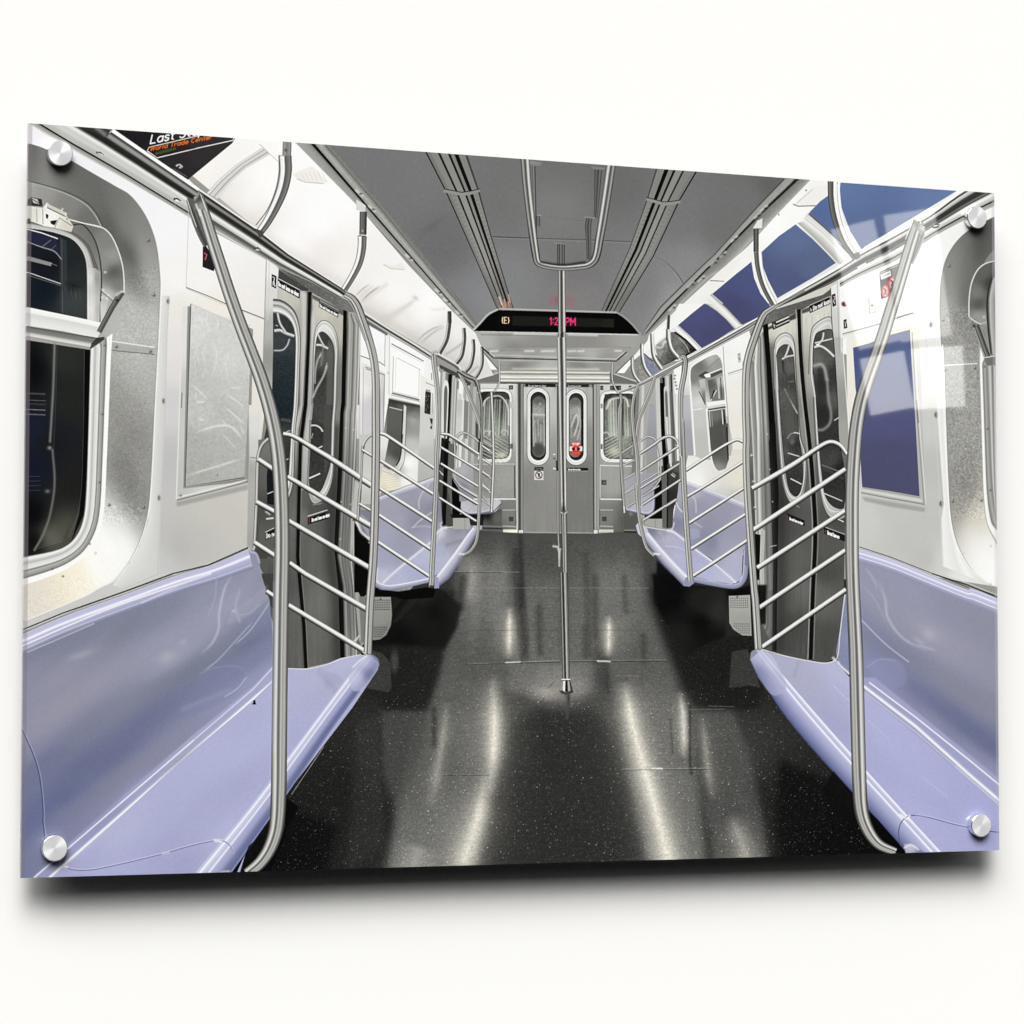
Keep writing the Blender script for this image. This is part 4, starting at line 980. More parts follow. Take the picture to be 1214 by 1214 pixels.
def floor():
    base = G(60, 925, 326, 940, 660, 942, 920, 925) + px(800, 640) + D(1214, 2000) + px(1060, 1060, 240, 1060, 400, 800, 520, 660)
    fill(base, [(560, 645, 60), (640, 650, 74), (760, 650, 70), (600, 700, 84), (700, 700, 90), (520, 720, 46), (800, 720, 40), (450, 780, 30), (860, 780, 26), (640, 780, 78), (480, 900, 46), (400, 950, 30),
                (330, 1020, 14), (660, 900, 50), (660, 1030, 44), (850, 900, 62), (930, 960, 34), (1000, 1010, 10), (430, 1030, 34), (750, 840, 66), (560, 840, 66)], noise=2.5, nr=0, power=3.2, eps=24)
    # broad panels of reflected wall light, left and right of the dark middle
    fill(px(546, 632, 598, 632, 606, 700, 602, 790, 592, 830, 594, 900, 580, 960, 556, 1055, 455, 1055, 470, 960, 500, 880, 520, 800, 538, 730), an(px, (560, 700, 112), (590, 690, 130), (560, 780, 92), (570, 900, 112),
         (520, 1000, 128), (470, 1030, 120), (510, 900, 84), (560, 1010, 140), (570, 640, 76)), .75, 8, power=3, eps=20)
    fill(px(706, 632, 756, 632, 768, 720, 800, 800, 818, 860, 828, 940, 840, 1055, 775, 1055, 752, 950, 735, 860, 722, 800, 706, 740), an(px, (725, 700, 120), (745, 720, 112), (760, 790, 98), (780, 860, 108), (800, 960, 112),
         (820, 1030, 118), (730, 640, 80)), .75, 8, power=3, eps=20)
    fill(px(820, 842, 868, 842, 890, 900, 905, 980, 915, 1055, 850, 1055, 838, 940), an(px, (845, 860, 96), (860, 900, 88), (870, 980, 92), (880, 1030, 112)), .6, 7, power=3, eps=20)
    fill(px(452, 842, 512, 842, 512, 930, 470, 960, 455, 920), 92, .45, 5)
    fill(px(425, 850, 450, 850, 455, 1000, 410, 1040), 58, .4, 6); fill(px(608, 640, 700, 640, 704, 815, 600, 820), an(px, (640, 650, 74), (650, 720, 104), (620, 790, 108), (690, 790, 106)), .8, 7)
    fill(px(607, 650, 618, 650, 628, 760, 618, 790, 610, 730), 52, .5, 2); fill(px(690, 655, 698, 655, 702, 780, 694, 780), 60, .4, 2)
    for x0_, x1_, y0_, g_, a_ in ((566, 560, 650, 124, .4), (590, 590, 645, 120, .35), (735, 742, 645, 118, .4), (760, 790, 690, 96, .3), (498, 470, 850, 84, .35), (868, 890, 870, 80, .3), (640, 640, 660, 92, .3), (668, 670, 660, 60, .35)):
        glow([(x0_, y0_), ((x0_ + x1_) / 2, y0_ + 60), (x1_, y0_ + 130)], 7, g_, alpha=a_, taper=.3)
    # the dark middle and the shade under the benches
    fill(px(604, 862, 640, 838, 700, 838, 722, 862, 745, 950, 768, 1055, 598, 1055, 605, 960), 44, .85, 9)
    fill(px(490, 700, 540, 700, 520, 800, 505, 842, 455, 842, 430, 800, 445, 760), 30, .85, 5); fill(px(770, 700, 800, 700, 860, 770, 905, 800, 900, 842, 822, 838, 795, 770), 28, .85, 5)
    fill(px(300, 1000, 345, 960, 400, 980, 380, 1060, 280, 1060), 14, .8, 7); fill(px(925, 900, 990, 930, 1050, 1060, 930, 1060, 918, 980), 14, .8, 8)
    # long soft streaks of lamp light on the waxed floor
    C1, C2 = (240, 235, 220), (196, 193, 180)
    for p_l, w1, w2, al, tp in (((584, 800, 586, 850, 585, 890, 580, 945), [6, 9, 8, 6], 26, .88, .38), ((575, 915, 568, 965, 553, 1012, 538, 1060), [6, 10, 13, 14], 30, .8, .3),
                                ((740, 806, 748, 850, 762, 905, 776, 955, 790, 1010, 800, 1060), [6, 9, 11, 11, 13, 15], 28, .9, .14), ((604, 718, 604, 745, 603, 782), [3, 4.5, 4], 13, .85, .3),
                                ((722, 728, 722, 750, 721, 780), [3, 4.5, 4], 12, .8, .3), ((806, 818, 810, 850, 811, 900), [3, 5, 4], 13, .7, .3), ((530, 830, 524, 880, 510, 960), [4, 6, 8], 18, .35, .3),
                                ((832, 845, 838, 900, 845, 950), [3, 5, 5], 12, .3, .3), ((865, 965, 880, 1000, 890, 1040), [8, 12, 14], 24, .4, .3), ((500, 1000, 480, 1050), [14, 20], 30, .3, .2), ((560, 655, 556, 720), [8, 8], 14, .25, .3)):
        glow(px(*p_l), w2, C2, alpha=al * .42, p_=1.5, taper=tp)
        glow(px(*p_l), w1, C1, alpha=al, p_=1.45, taper=tp)
    # polished halo round the pole foot
    blob(K(420, 545), 36, 20, (160, 157, 150), .55, p_=3.0); blob(K(350, 575), 20, 8, (206, 200, 190), .45, 4); blob(K(520, 560), 13, 9, 176, .3); blob(K(430, 465), 34, 7, 132, .4)
    blob(K(440, 640), 30, 8, 100, .3)
    # dark pillars mirrored in the floor
    for q, a in (((228, 60, 235, 200, 260, 400), .55), ((590, 20, 590, 300), .4), ((540, 260, 540, 400), .35), ((320, 160, 325, 380), .5), ((640, 420, 650, 560), .5), ((820, 300, 825, 420), .5), ((728, 20, 735, 180), .4)):
        glow(K(*q), 4.2, 52, a)
    glow(UF(790, 640, 795, 900, 800, 1214), 3.5, 44, .6); glow(UF(330, 980, 300, 1214), 6, 24, .5)
    glow(K(1045, 640, 1045, 900, 1050, 960), 2.0, 40, .6); glow(K(950, 700, 960, 860), 1.5, 60, .4)
    glow(O(560, 60, 580, 150), 6, 84, .4); glow(J(950, 650, 950, 820), 3.5, 40, .5)
    blob(J(760, 420), 5, 14, 110, .4, p_=4); fill(J(650, 370, 700, 380, 740, 430, 745, 550, 730, 570, 600, 545), 100, .38, 1)
    fill(L(150, 290, 90, 300, 78, 440, 160, 430, 200, 440), 98, .38, 1)
    # tile seams
    line(K(0, 430, 130, 430, 300, 422, 420, 418), .8, 180, .6); line(K(0, 434, 420, 424), .9, 26, .6)
    line(K(465, 418, 700, 416, 930, 414), .8, 165, .5); line(K(465, 423, 930, 420), .8, 26, .6); glow(K(600, 420, 660, 422), .9, 235, .9, sm=False); glow(K(160, 427, 230, 424), .8, 235, .8, sm=False)
    line(K(720, 938, 1150, 933), .8, 190, .5); line(K(730, 943, 1150, 938), .8, 26, .4); glow(K(860, 935, 910, 936), 1.0, 245, .9, sm=False)
    line(J(900, 962, 1214, 962), .7, 150, .3); line(J(1000, 968, 1214, 968), .8, 30, .4)
    line(J(1110, 430, 1214, 430), .8, 140, .4); line(K(1040, 652, 1214, 650), .9, 120, .6); line(L(0, 510, 100, 512), .8, 130, .6)
    line(K(0, 70, 420, 68), .7, 150, .5); line(K(465, 68, 850, 70), .7, 150, .5); line(K(0, 272, 420, 272), .8, 60, .4); line(K(465, 272, 950, 272), .8, 60, .35); pass
    line(UF(250, 928, 780, 932), .9, 150, .6); line(UF(250, 934, 650, 936), .8, 26, .5); line(K(690, 490, 800, 492), .7, 150, .5); pass
    pass
    # scratches
    for k in range(60):
        x = 470 + RNG.rand() * 400; y = 650 + RNG.rand() * 380; l = 4 + RNG.rand() * 16
        line([(x, y), (x + l, y + RNG.uniform(-.8, .8))], .5, RNG.choice([150, 170, 40]), .14)
    for k in range(46):
        x = 480 + RNG.rand() * 400; y = 720 + RNG.rand() * 300; l = 2 + RNG.rand() * 8; a = RNG.uniform(0, math.pi)
        line([(x, y), (x + l * math.cos(a), y + l * math.sin(a) * .5)], .45, 190, .3)
    line(K(360, 550, 395, 518), .9, 70, .7)
    # the tile's own fine mottling, stronger where it catches light
    r = cover(px(480, 640, 780, 640, 860, 700, 960, 850, 1070, 1060, 240, 1060, 340, 930, 430, 780))
    fx, fy, fm = r
    v = IMG[fy:fy + fm.shape[0], fx:fx + fm.shape[1]]
    gr = grain(fm.shape[0], fm.shape[1], 1, 0) * .45 + grain(fm.shape[0], fm.shape[1], 1, 1) * .75
    st = RNG.normal(0, 1, fm.shape).astype(np.float32)
    st = box1(box1(st, 9, 1), 9, 1); st /= st.std()
    v += (fm * (gr * (1.9 + v[..., 0] * .036) + st * (v[..., 0] * .024)))[..., None]
    # terrazzo flecks, finer with distance
    msk = cover(px(470, 690, 590, 655, 760, 655, 850, 700, 900, 770, 950, 860, 1000, 930, 1060, 1060, 250, 1060, 350, 930, 430, 780))
    x0, y0, m = msk
    n = 17000
    for k in range(n):
        v = RNG.rand()**.62
        y = 665 + v * 375; x = 310 + RNG.rand() * 730
        j, i = int((y - Y0) * S), int((x - X0) * S)
        if 0 <= j - y0 < m.shape[0] and 0 <= i - x0 < m.shape[1] and m[j - y0, i - x0] > .5 and 0 < j < CH - 3 and 0 < i < CW - 3:
            lum = IMG[j, i, 0]
            if lum > 150 and RNG.rand() < .7:
                continue
            b = (34 + 170 * RNG.rand()**3.2); s = 1 if RNG.rand() < .62 or v < .4 else 2
            al = .3 + .5 * RNG.rand()
            IMG[j:j + s, i:i + s + (RNG.rand() < .4)] = IMG[j:j + s, i:i + s + (RNG.rand() < .4)][:, :1] * (1 - al) + al * np.array([lum + b] * 3)
    return
def bench_left_far():
    # under-bench shadow and heater grille
    fill(J(655, 60, 690, 80, 780, 90, 940, 70, 960, 60, 1080, 150, 1060, 260, 1000, 360, 760, 340, 640, 350), an(J, (720, 95, 8), (800, 110, 16), (900, 110, 34), (850, 200, 26), (950, 180, 14), (1030, 150, 26), (800, 300, 12), (920, 260, 22)), .9, 3.5)
    fill(a6(0, 400, 30, 440, 110, 540, 130, 900, 40, 960, 0, 960), 10)
    fill(a6(480, 960, 600, 930, 340, 1200, 300, 1200), 40, .5, 1)
    fill(J(655, 112, 742, 112, 748, 200, 742, 250, 720, 295, 690, 316, 652, 320), an(J, (700, 130, 150), (700, 220, 140), (720, 260, 128)), noise=2)
    for r_ in range(5):
        for c in range(9):
            blob(J(668 + c * 8.4, 128 + r_ * 11), .62, .62, 40, .95); blob(J(662 + c * 8.4, 258 + r_ * 11), .62, .62, 40, .9 if c < 8 - r_ * .8 else 0)
    blob(J(693, 122), 1, 1, 30, .9)
    fill(J(655, 56, 690, 78, 780, 86, 940, 62, 965, 55, 945, 115, 800, 125, 745, 108, 660, 106), 9)
    # second bench of the left side
    fill(a6(180, 215, 300, 170, 560, 85, 630, 45, 690, 215, 705, 400, 660, 480, 640, 560, 610, 640, 390, 720, 230, 890, 175, 860),
         an(a6, (300, 230, (159, 159, 174)), (450, 180, (151, 151, 166)), (580, 150, (161, 161, 176)), (350, 380, (159, 159, 175)), (550, 330, (142, 143, 159)), (500, 420, (136, 137, 153)),
            (250, 500, (160, 162, 182)), (400, 560, (152, 154, 174)), (550, 480, (152, 153, 173)), (230, 700, (160, 162, 186)), (350, 640, (154, 156, 176)), (230, 830, (188, 188, 209)), (660, 300, (130, 131, 147)), (590, 560, (167, 168, 187))), noise=1)
    ruled(a6(180, 205, 300, 155, 560, 70, 640, 35), a6(185, 240, 300, 195, 560, 110, 640, 80), [(0, (223, 223, 234)), (.3, (206, 206, 221)), (.7, (177, 177, 195)), (1, (159, 159, 174))])
    line(a6(175, 205, 400, 115, 640, 35), .9, 110, .7)
    glow(a6(600, 90, 540, 170, 515, 240, 520, 290), .9, 205, .7); glow(a6(470, 440, 520, 390, 620, 320), .9, 205, .7); glow(a6(460, 440, 560, 430, 620, 440), 1.2, (191, 191, 204), .5)
    fill(a6(230, 890, 320, 800, 430, 700, 600, 590, 640, 545, 700, 455, 740, 445, 860, 430, 965, 415, 1010, 420, 880, 600, 660, 820, 590, 850, 450, 880, 290, 905),
         an(a6, (350, 850, (179, 180, 207)), (500, 800, (169, 171, 203)), (520, 700, (180, 182, 208)), (600, 640, (182, 184, 208)), (720, 700, (178, 180, 202)), (750, 560, (159, 159, 175)), (850, 530, (161, 161, 176)),
            (820, 460, (135, 135, 150)), (780, 500, (151, 151, 166)), (680, 480, (207, 207, 220)), (920, 440, (141, 141, 157)), (680, 620, (172, 174, 200))), noise=1.5, nr=1)
    glow(a6(230, 885, 330, 790, 450, 690, 600, 570, 640, 530), 1.5, (225, 225, 234), .9); glow(a6(650, 500, 700, 450, 735, 440), 1.6, (233, 233, 239), .9)
    glow(a6(700, 440, 690, 420, 700, 405), 1.4, (216, 216, 226), .7); glow(a6(745, 580, 800, 560, 860, 545), 2.6, (129, 129, 140), .5)
    line(a6(740, 442, 850, 430, 960, 412), .9, 225, .8)
    # front lip of the seat
    ruled(a6(650, 835, 800, 640, 900, 500, 965, 415), a6(660, 925, 760, 850, 870, 690, 1000, 470, 1022, 430), [(0, (192, 192, 211)), (.12, (237, 237, 243)), (.3, (197, 197, 213)), (.6, (170, 170, 192)), (.85, (122, 124, 148)), (1, (92, 94, 116))])
    fill(a6(960, 412, 1000, 398, 1022, 425, 1020, 455, 980, 470, 950, 440), (181, 181, 197), .9)
    ruled(a6(178, 868, 220, 895, 290, 905, 450, 880, 600, 845), a6(175, 912, 225, 940, 300, 942, 450, 915, 605, 880), [(0, (227, 227, 238)), (.15, (180, 182, 204)), (.7, (153, 156, 185)), (1, (113, 116, 145))])
    fill(a6(640, 825, 670, 840, 680, 925, 640, 930), (155, 156, 185))
    glow(a6(175, 868, 225, 896, 290, 906, 450, 881, 590, 850), .8, 236, .9); glow(a6(185, 770, 180, 860, 215, 893), 1.2, (216, 216, 228), .7)
    # curled corner behind the post
    fill(a6(40, 300, 130, 300, 130, 520, 60, 470), (121, 123, 137), .9); fill(a6(55, 330, 110, 380, 120, 520, 60, 420), (151, 153, 167))
    glow(a6(22, 400, 50, 470, 90, 510, 125, 530), 1.6, 226, .9); line(a6(10, 420, 45, 500, 120, 555), 1.3, 20, .8)
    # box on the wall under the rail end
    fill(UF(250, 500, 380, 500, 388, 590, 250, 590), 168); line(UF(345, 500, 345, 590), .7, 120, .7); fill(UF(230, 470, 500, 470, 480, 500, 240, 500), 16, .9)
    fill(UF(380, 500, 500, 480, 490, 560, 390, 560), 24, .9)
    fill(UF(290, 810, 390, 810, 392, 920, 290, 930), 128, .5, 1)


def bench_left_third():
    # black niche, backrest and seat of the most distant bench
    fill(UF(240, 180, 330, 300, 300, 490, 245, 490), 10)
    fill(UF(255, 110, 360, 70, 410, 60, 420, 330, 350, 420, 300, 360, 300, 280, 255, 200), an(UF, (320, 130, (178, 178, 184)), (380, 200, (161, 161, 167)), (330, 250, (129, 129, 138)), (300, 160, (151, 151, 159))))
    fill(UF(410, 80, 745, 70, 745, 340, 415, 345), an(UF, (500, 150, 142), (650, 200, 158), (600, 300, 150), (470, 280, 138)), noise=2, nr=1); line(UF(410, 70, 745, 68), 1.0, 190); line(UF(742, 80, 742, 338), .9, 60)
    line(UF(415, 348, 745, 348), 1.4, 230)
    fill(UF(315, 370, 480, 345, 560, 345, 625, 358, 600, 430, 555, 455, 400, 462, 340, 450, 312, 410), an(UF, (400, 400, (181, 181, 189)), (500, 380, (167, 167, 175)), (350, 430, (191, 191, 199)), (600, 380, (196, 196, 202))), noise=3, nr=1)
    ruled(UF(320, 430, 380, 455, 460, 450, 560, 430), UF(330, 452, 390, 472, 470, 468, 560, 452), [(0, (221, 221, 230)), (.5, (153, 156, 181)), (1, (92, 93, 112))])
    fill(UF(570, 405, 612, 355, 632, 362, 630, 395, 580, 465, 562, 460), (197, 197, 205)); line(UF(560, 464, 635, 385), 1.0, 70)
    glow(UF(255, 120, 262, 190, 300, 240, 380, 290, 440, 325), 1.3, 226, .9); line(UF(250, 180, 300, 250, 440, 340), 1.0, 30, .8)
    fill(UF(250, 474, 480, 472, 560, 465, 620, 430, 640, 430, 640, 560, 480, 560, 480, 500, 250, 500), an(UF, (300, 485, 14), (600, 500, 96), (500, 540, 84), (520, 480, 22)))


def bench_left_near():
    # foreground bench: backrest
    fill(J(120, 0, 185, 0, 185, 180, 150, 130), 62); fill(a5(80, 1150, 180, 1150, 180, 1230, 100, 1230), 66)
    fill(I(112, 345, 300, 262, 600, 148, 760, 80, 1000, 0) + a5(-40, 1175, 60, 1150, 90, 1180, 110, 1214) + J(125, 20, 160, 125, 175, 300, 180, 500, 0, 680) + I(900, 850, 480, 1230) + M(150, 420, 95, 420),
         an(I, (200, 380, (120, 124, 146)), (400, 300, (122, 126, 146)), (600, 260, (120, 125, 142)), (800, 180, (128, 131, 152)), (1000, 90, (142, 144, 166)), (150, 450, (140, 141, 160)), (300, 480, (146, 146, 164)),
            (400, 400, (138, 140, 160)), (500, 500, (148, 148, 166)), (300, 650, (150, 149, 166)), (700, 400, (150, 150, 170)), (800, 330, (150, 151, 172)), (180, 760, (146, 146, 164)), (820, 420, (160, 161, 180)), (930, 330, (152, 153, 174)),
            (1000, 250, (150, 151, 174)), (1100, 150, (160, 160, 182)), (600, 620, (128, 131, 150)), (750, 540, (120, 124, 142)), (420, 740, (122, 126, 148)), (900, 470, (112, 118, 134)), (1050, 400, (122, 127, 144)), (220, 900, (108, 114, 142)),
            (400, 920, (100, 106, 138)), (600, 800, (104, 110, 142)), (550, 880, (98, 105, 138)), (800, 640, (108, 114, 144)), (700, 700, (104, 110, 142)), (950, 560, (112, 120, 146)), (1050, 500, (122, 128, 158)), (1120, 470, (128, 134, 164)),
            (1190, 350, (96, 104, 126)), (1190, 430, (110, 118, 146)), (300, 1080, (92, 100, 138)), (160, 1000, (110, 116, 146)), (150, 1180, (100, 108, 146)), (130, 850, (132, 134, 160)), (560, 1000, (128, 130, 152)), (700, 900, (136, 136, 158)),
            (850, 780, (134, 137, 160)), (450, 1100, (122, 124, 144)), (1000, 660, (140, 142, 168)), (1150, 560, (150, 154, 188)), (640, 1030, (150, 151, 186)), (350, 1180, (118, 120, 150)))
         + an(J, (50, 150, (150, 151, 172)), (100, 60, (140, 142, 160)), (60, 260, (118, 124, 150)), (130, 220, (124, 130, 158)), (100, 380, (128, 133, 162)), (40, 440, (128, 134, 166)), (130, 470, (150, 154, 184)), (30, 540, (146, 149, 176)), (150, 150, (136, 140, 165)))
         + an(M, (150, 150, (96, 104, 142)), (300, 100, (120, 123, 150)), (200, 350, (128, 130, 158)), (130, 400, (110, 116, 152)), (450, 80, (140, 142, 172))), noise=1.0, nr=1, power=3.2, eps=10, ani=(-36, 3.2))
    # upper rim with its highlights
    U = I(112, 282, 300, 200, 600, 92, 850, 2) + a5(-30, 1165, 30, 1148, 62, 1150); V = I(112, 372, 300, 292, 600, 172, 860, 70) + J(-90, 20, 40, -30, 100, 20)
    U = smooth(I(112, 285, 300, 204, 600, 96, 850, 4) + E(1010, 1090, 1190, 1012), 4); V = smooth(I(112, 385, 300, 300, 600, 185, 860, 90) + E(1050, 1165, 1214, 1110), 4)
    ruled(U, V, [(0, 60), (.04, (200, 200, 208)), (.12, (186, 186, 212)), (.28, (190, 190, 222)), (.36, (240, 240, 248)), (.42, (232, 232, 246)), (.5, (178, 178, 210)), (.75, (166, 168, 198)), (.8, (196, 197, 220)), (.86, (150, 153, 182)), (1, (124, 128, 150))])
    glow(I(112, 345, 350, 240, 560, 155, 1010, 0), 1.1, 246, .85); glow(I(130, 378, 300, 305, 450, 240), .8, 215, .6); glow(I(680, 140, 880, 50, 1000, 5), 1.2, (206, 206, 230), .7)
    # seam between sill and bench
    line(I(112, 262, 300, 182, 600, 78, 830, -5) + E(1000, 1085, 1190, 1000), .8, 190, .8); line(I(112, 268, 300, 190, 600, 85, 830, 0) + E(1000, 1092, 1190, 1008), 1.3, 34); line(I(115, 278, 400, 160, 830, 7), .7, 130)
    glow(E(1195, 1012, 1205, 1030) + a5(95, 1190, 120, 1260), 1.2, (206, 206, 224), .6)
    # waves of light in the plastic
    glow(I(1115, 0, 1075, 80, 1050, 200, 1050, 260, 1020, 330, 960, 390), 1.7, (196, 197, 213), .55, taper=.2); glow(I(1040, 0, 1030, 120, 1000, 200), 1.0, (170, 170, 190), .5)
    glow(I(975, 470, 1050, 410, 1150, 300, 1214, 230), .9, (190, 192, 208), .55, taper=.1); glow(J(-5, 340, 60, 280, 120, 200, 165, 130), .9, (194, 196, 212), .6, taper=.1)
    glow(I(1150, 80, 1130, 160, 1150, 230), 1.6, (180, 180, 196), .45); glow(J(20, 200, 60, 190, 110, 150), 1.0, (180, 180, 196), .4); blob(J(-12, 180), 2.2, 1.6, 210, .6)
    for k in range(9):
        glow(J(-40 + k * 2, 240 - k * 7, 60, 200 - k * 9, 150, 120 - k * 8), .5, (176, 178, 190), .35)
    blob(I(800, 400), 11, 7, (172, 172, 186), .65, -25); blob(I(880, 330), 4, 4, (190, 190, 205), .3); blob(I(390, 390), 16, 4, (168, 168, 178), .55, -18)
    glow(I(960, 480, 1040, 450, 1150, 450, 1185, 490, 1180, 520), 1.0, (140, 146, 176), .6); fill(smooth(I(990, 470, 1060, 452, 1130, 448, 1180, 465, 1150, 560, 1060, 620, 900, 690, 850, 650), 4), (120, 126, 160), .35, 3)
    glow(I(1180, 500, 1140, 550, 1080, 590), .9, (190, 194, 220), .6); glow(I(880, 650, 1000, 600, 1100, 560), 3, (150, 152, 180), .4)
    # moulded ridge between back and seat
    fill(I(390, 1240, 930, 770, 1214, 540) + J(175, 440, 178, 530, 0, 700) + I(860, 890, 520, 1240) + M(235, 420, 140, 420), an(I, (700, 1050, (160, 162, 200)), (1000, 790, (166, 167, 200)), (500, 1190, (150, 152, 190))) + an(J, (80, 560, (165, 167, 200))) + an(M, (300, 330, (155, 157, 195)), (200, 410, (150, 150, 190))), .9, 1.5)
    glow(px(41, 1040, 156, 941, 229, 878), .85, 246, .95, sm=False); glow(px(229, 878, 300, 817, 323, 792), .7, (226, 228, 240), .85, sm=False)
    glow(px(58, 1041, 126, 981, 300, 828.5, 323, 808.5), [1.6, 2.0, 1.5], 248, .98, sm=False)
    glow(px(82, 1025, 188, 932, 240, 886), .9, (230, 230, 244), .6, sm=False); glow(px(62, 1042, 180, 938, 300, 834, 323, 814), 2.2, (206, 206, 230), .5, sm=False)
    # seat pan
    fill(M(235, 420, 330, 340, 480, 205, 690, 10) + I(860, 905, 1214, 608) + J(172, 520, 178, 460, 250, 455, 340, 455, 430, 435, 500, 405, 600, 390, 640, 388, 683, 430, 680, 460, 560, 640, 400, 850, 240, 1060, 160, 1150) + M(1214, 170, 1150, 385, 900, 420),
         an(I, (900, 1000, (172, 174, 212)), (1000, 900, (176, 178, 214)), (1100, 800, (176, 178, 212)), (1000, 1100, (164, 166, 202)), (800, 1150, (172, 174, 208)), (1150, 1000, (160, 162, 200)), (1200, 900, (170, 172, 208)))
         + an(J, (60, 700, (164, 167, 204)), (120, 620, (176, 178, 210)), (50, 850, (180, 182, 218)), (120, 800, (176, 178, 214)), (300, 500, (176, 179, 206)), (300, 600, (172, 175, 200)), (420, 560, (164, 166, 192)), (450, 480, (178, 180, 210)), (290, 750, (166, 168, 208)), (520, 430, (186, 188, 216)), (350, 700, (172, 174, 208)))
         + an(M, (400, 350, (162, 164, 204)), (600, 200, (180, 182, 212)), (600, 330, (168, 170, 210)), (800, 100, (168, 170, 206)), (800, 250, (160, 162, 200)), (900, 330, (154, 156, 194)), (1000, 120, (170, 172, 206)), (1050, 200, (180, 182, 216)), (400, 220, (180, 182, 214))),
         noise=1.0, nr=1, eps=14, ani=(-42, 2.5))
    glow(J(400, 470, 430, 510, 480, 560), 4, (150, 150, 176), .35); fill(J(430, 550, 520, 520, 480, 480, 420, 470), (150, 152, 176), .3, 2)
    # front roll
    U = smooth(px(205, 1066, 229, 1037, 300, 951, 362, 869, 422, 789, 434, 776), 4)
    V = smooth(px(256, 1061, 275.5, 1034, 300, 999, 339, 944, 391, 868, 430, 815, 450, 788), 4)
    ruled(U, V, [(0, (180, 182, 214)), (.08, (200, 202, 226)), (.12, (246, 246, 250)), (.18, (206, 208, 230)), (.3, (184, 186, 216)), (.36, (236, 237, 246)), (.42, (172, 174, 208)), (.6, (156, 159, 196)), (.75, (112, 118, 156)), (.9, (98, 104, 146)), (.97, (140, 144, 184)), (1, (70, 74, 100))])
    fill(smooth(J(590, 400, 620, 388, 650, 388, 680, 410, 685, 445, 650, 500, 600, 560, 560, 560, 540, 500), 4), an(J, (620, 420, (186, 188, 214)), (660, 430, (150, 153, 186)), (640, 480, (120, 124, 160)), (580, 500, (190, 192, 220))), .75, .8)
    glow(J(560, 450, 590, 420, 625, 395), .8, 240, .8); line(J(175, 455, 250, 455, 340, 457, 430, 437, 520, 405, 600, 388), 1.0, 226, .9, sm=True)
    line(J(265, 1060, 350, 935, 420, 830), .8, 205, .7)
    fill(M(1040, 420, 1060, 375, 1100, 370, 1120, 420), 190, .8, .6)
    # gap seam running over the bench
    sm_ = I(105, 745, 130, 800, 160, 870, 185, 950, 200, 1050, 208, 1170) + M(205, 120, 215, 215)
    line(sm_, 1.3, (66, 72, 112), .95, sm=True); glow([(x + 1.4, y) for x, y in smooth(sm_, 4)], .7, (176, 180, 208), .5, sm=False)
    s2 = M(255, 318, 300, 350, 350, 368, 430, 370, 530, 352, 650, 325, 790, 290, 900, 258, 1000, 235, 1055, 228, 1090, 240, 1115, 270, 1122, 300)
    line(s2, 1.2, (112, 112, 150), .95, sm=True); glow([(x, y - 1.1) for x, y in smooth(s2, 4)], .6, (222, 222, 238), .6, sm=False)
    glow(M(300, 350, 320, 355), 1.6, 246, .9, sm=False); glow(M(1030, 228, 1060, 232), 1.6, 246, .8, sm=False); glow(M(780, 292, 810, 286), 1.1, 226, .6, sm=False)
    # dark spot
    fill(J(82, 608, 92, 608, 92, 618, 97, 628, 76, 628, 82, 618), 18)
    # black corner under the roll
    fill(M(1214, 235, 1150, 330, 1110, 385, 1180, 400) + J(250, 1214, 300, 1120, 240, 1075, 160, 1180) + N(110, 0, 120, 150, 60, 290, -60, 290, -15, 190), (10, 10, 11))
    for q in ():
        pass


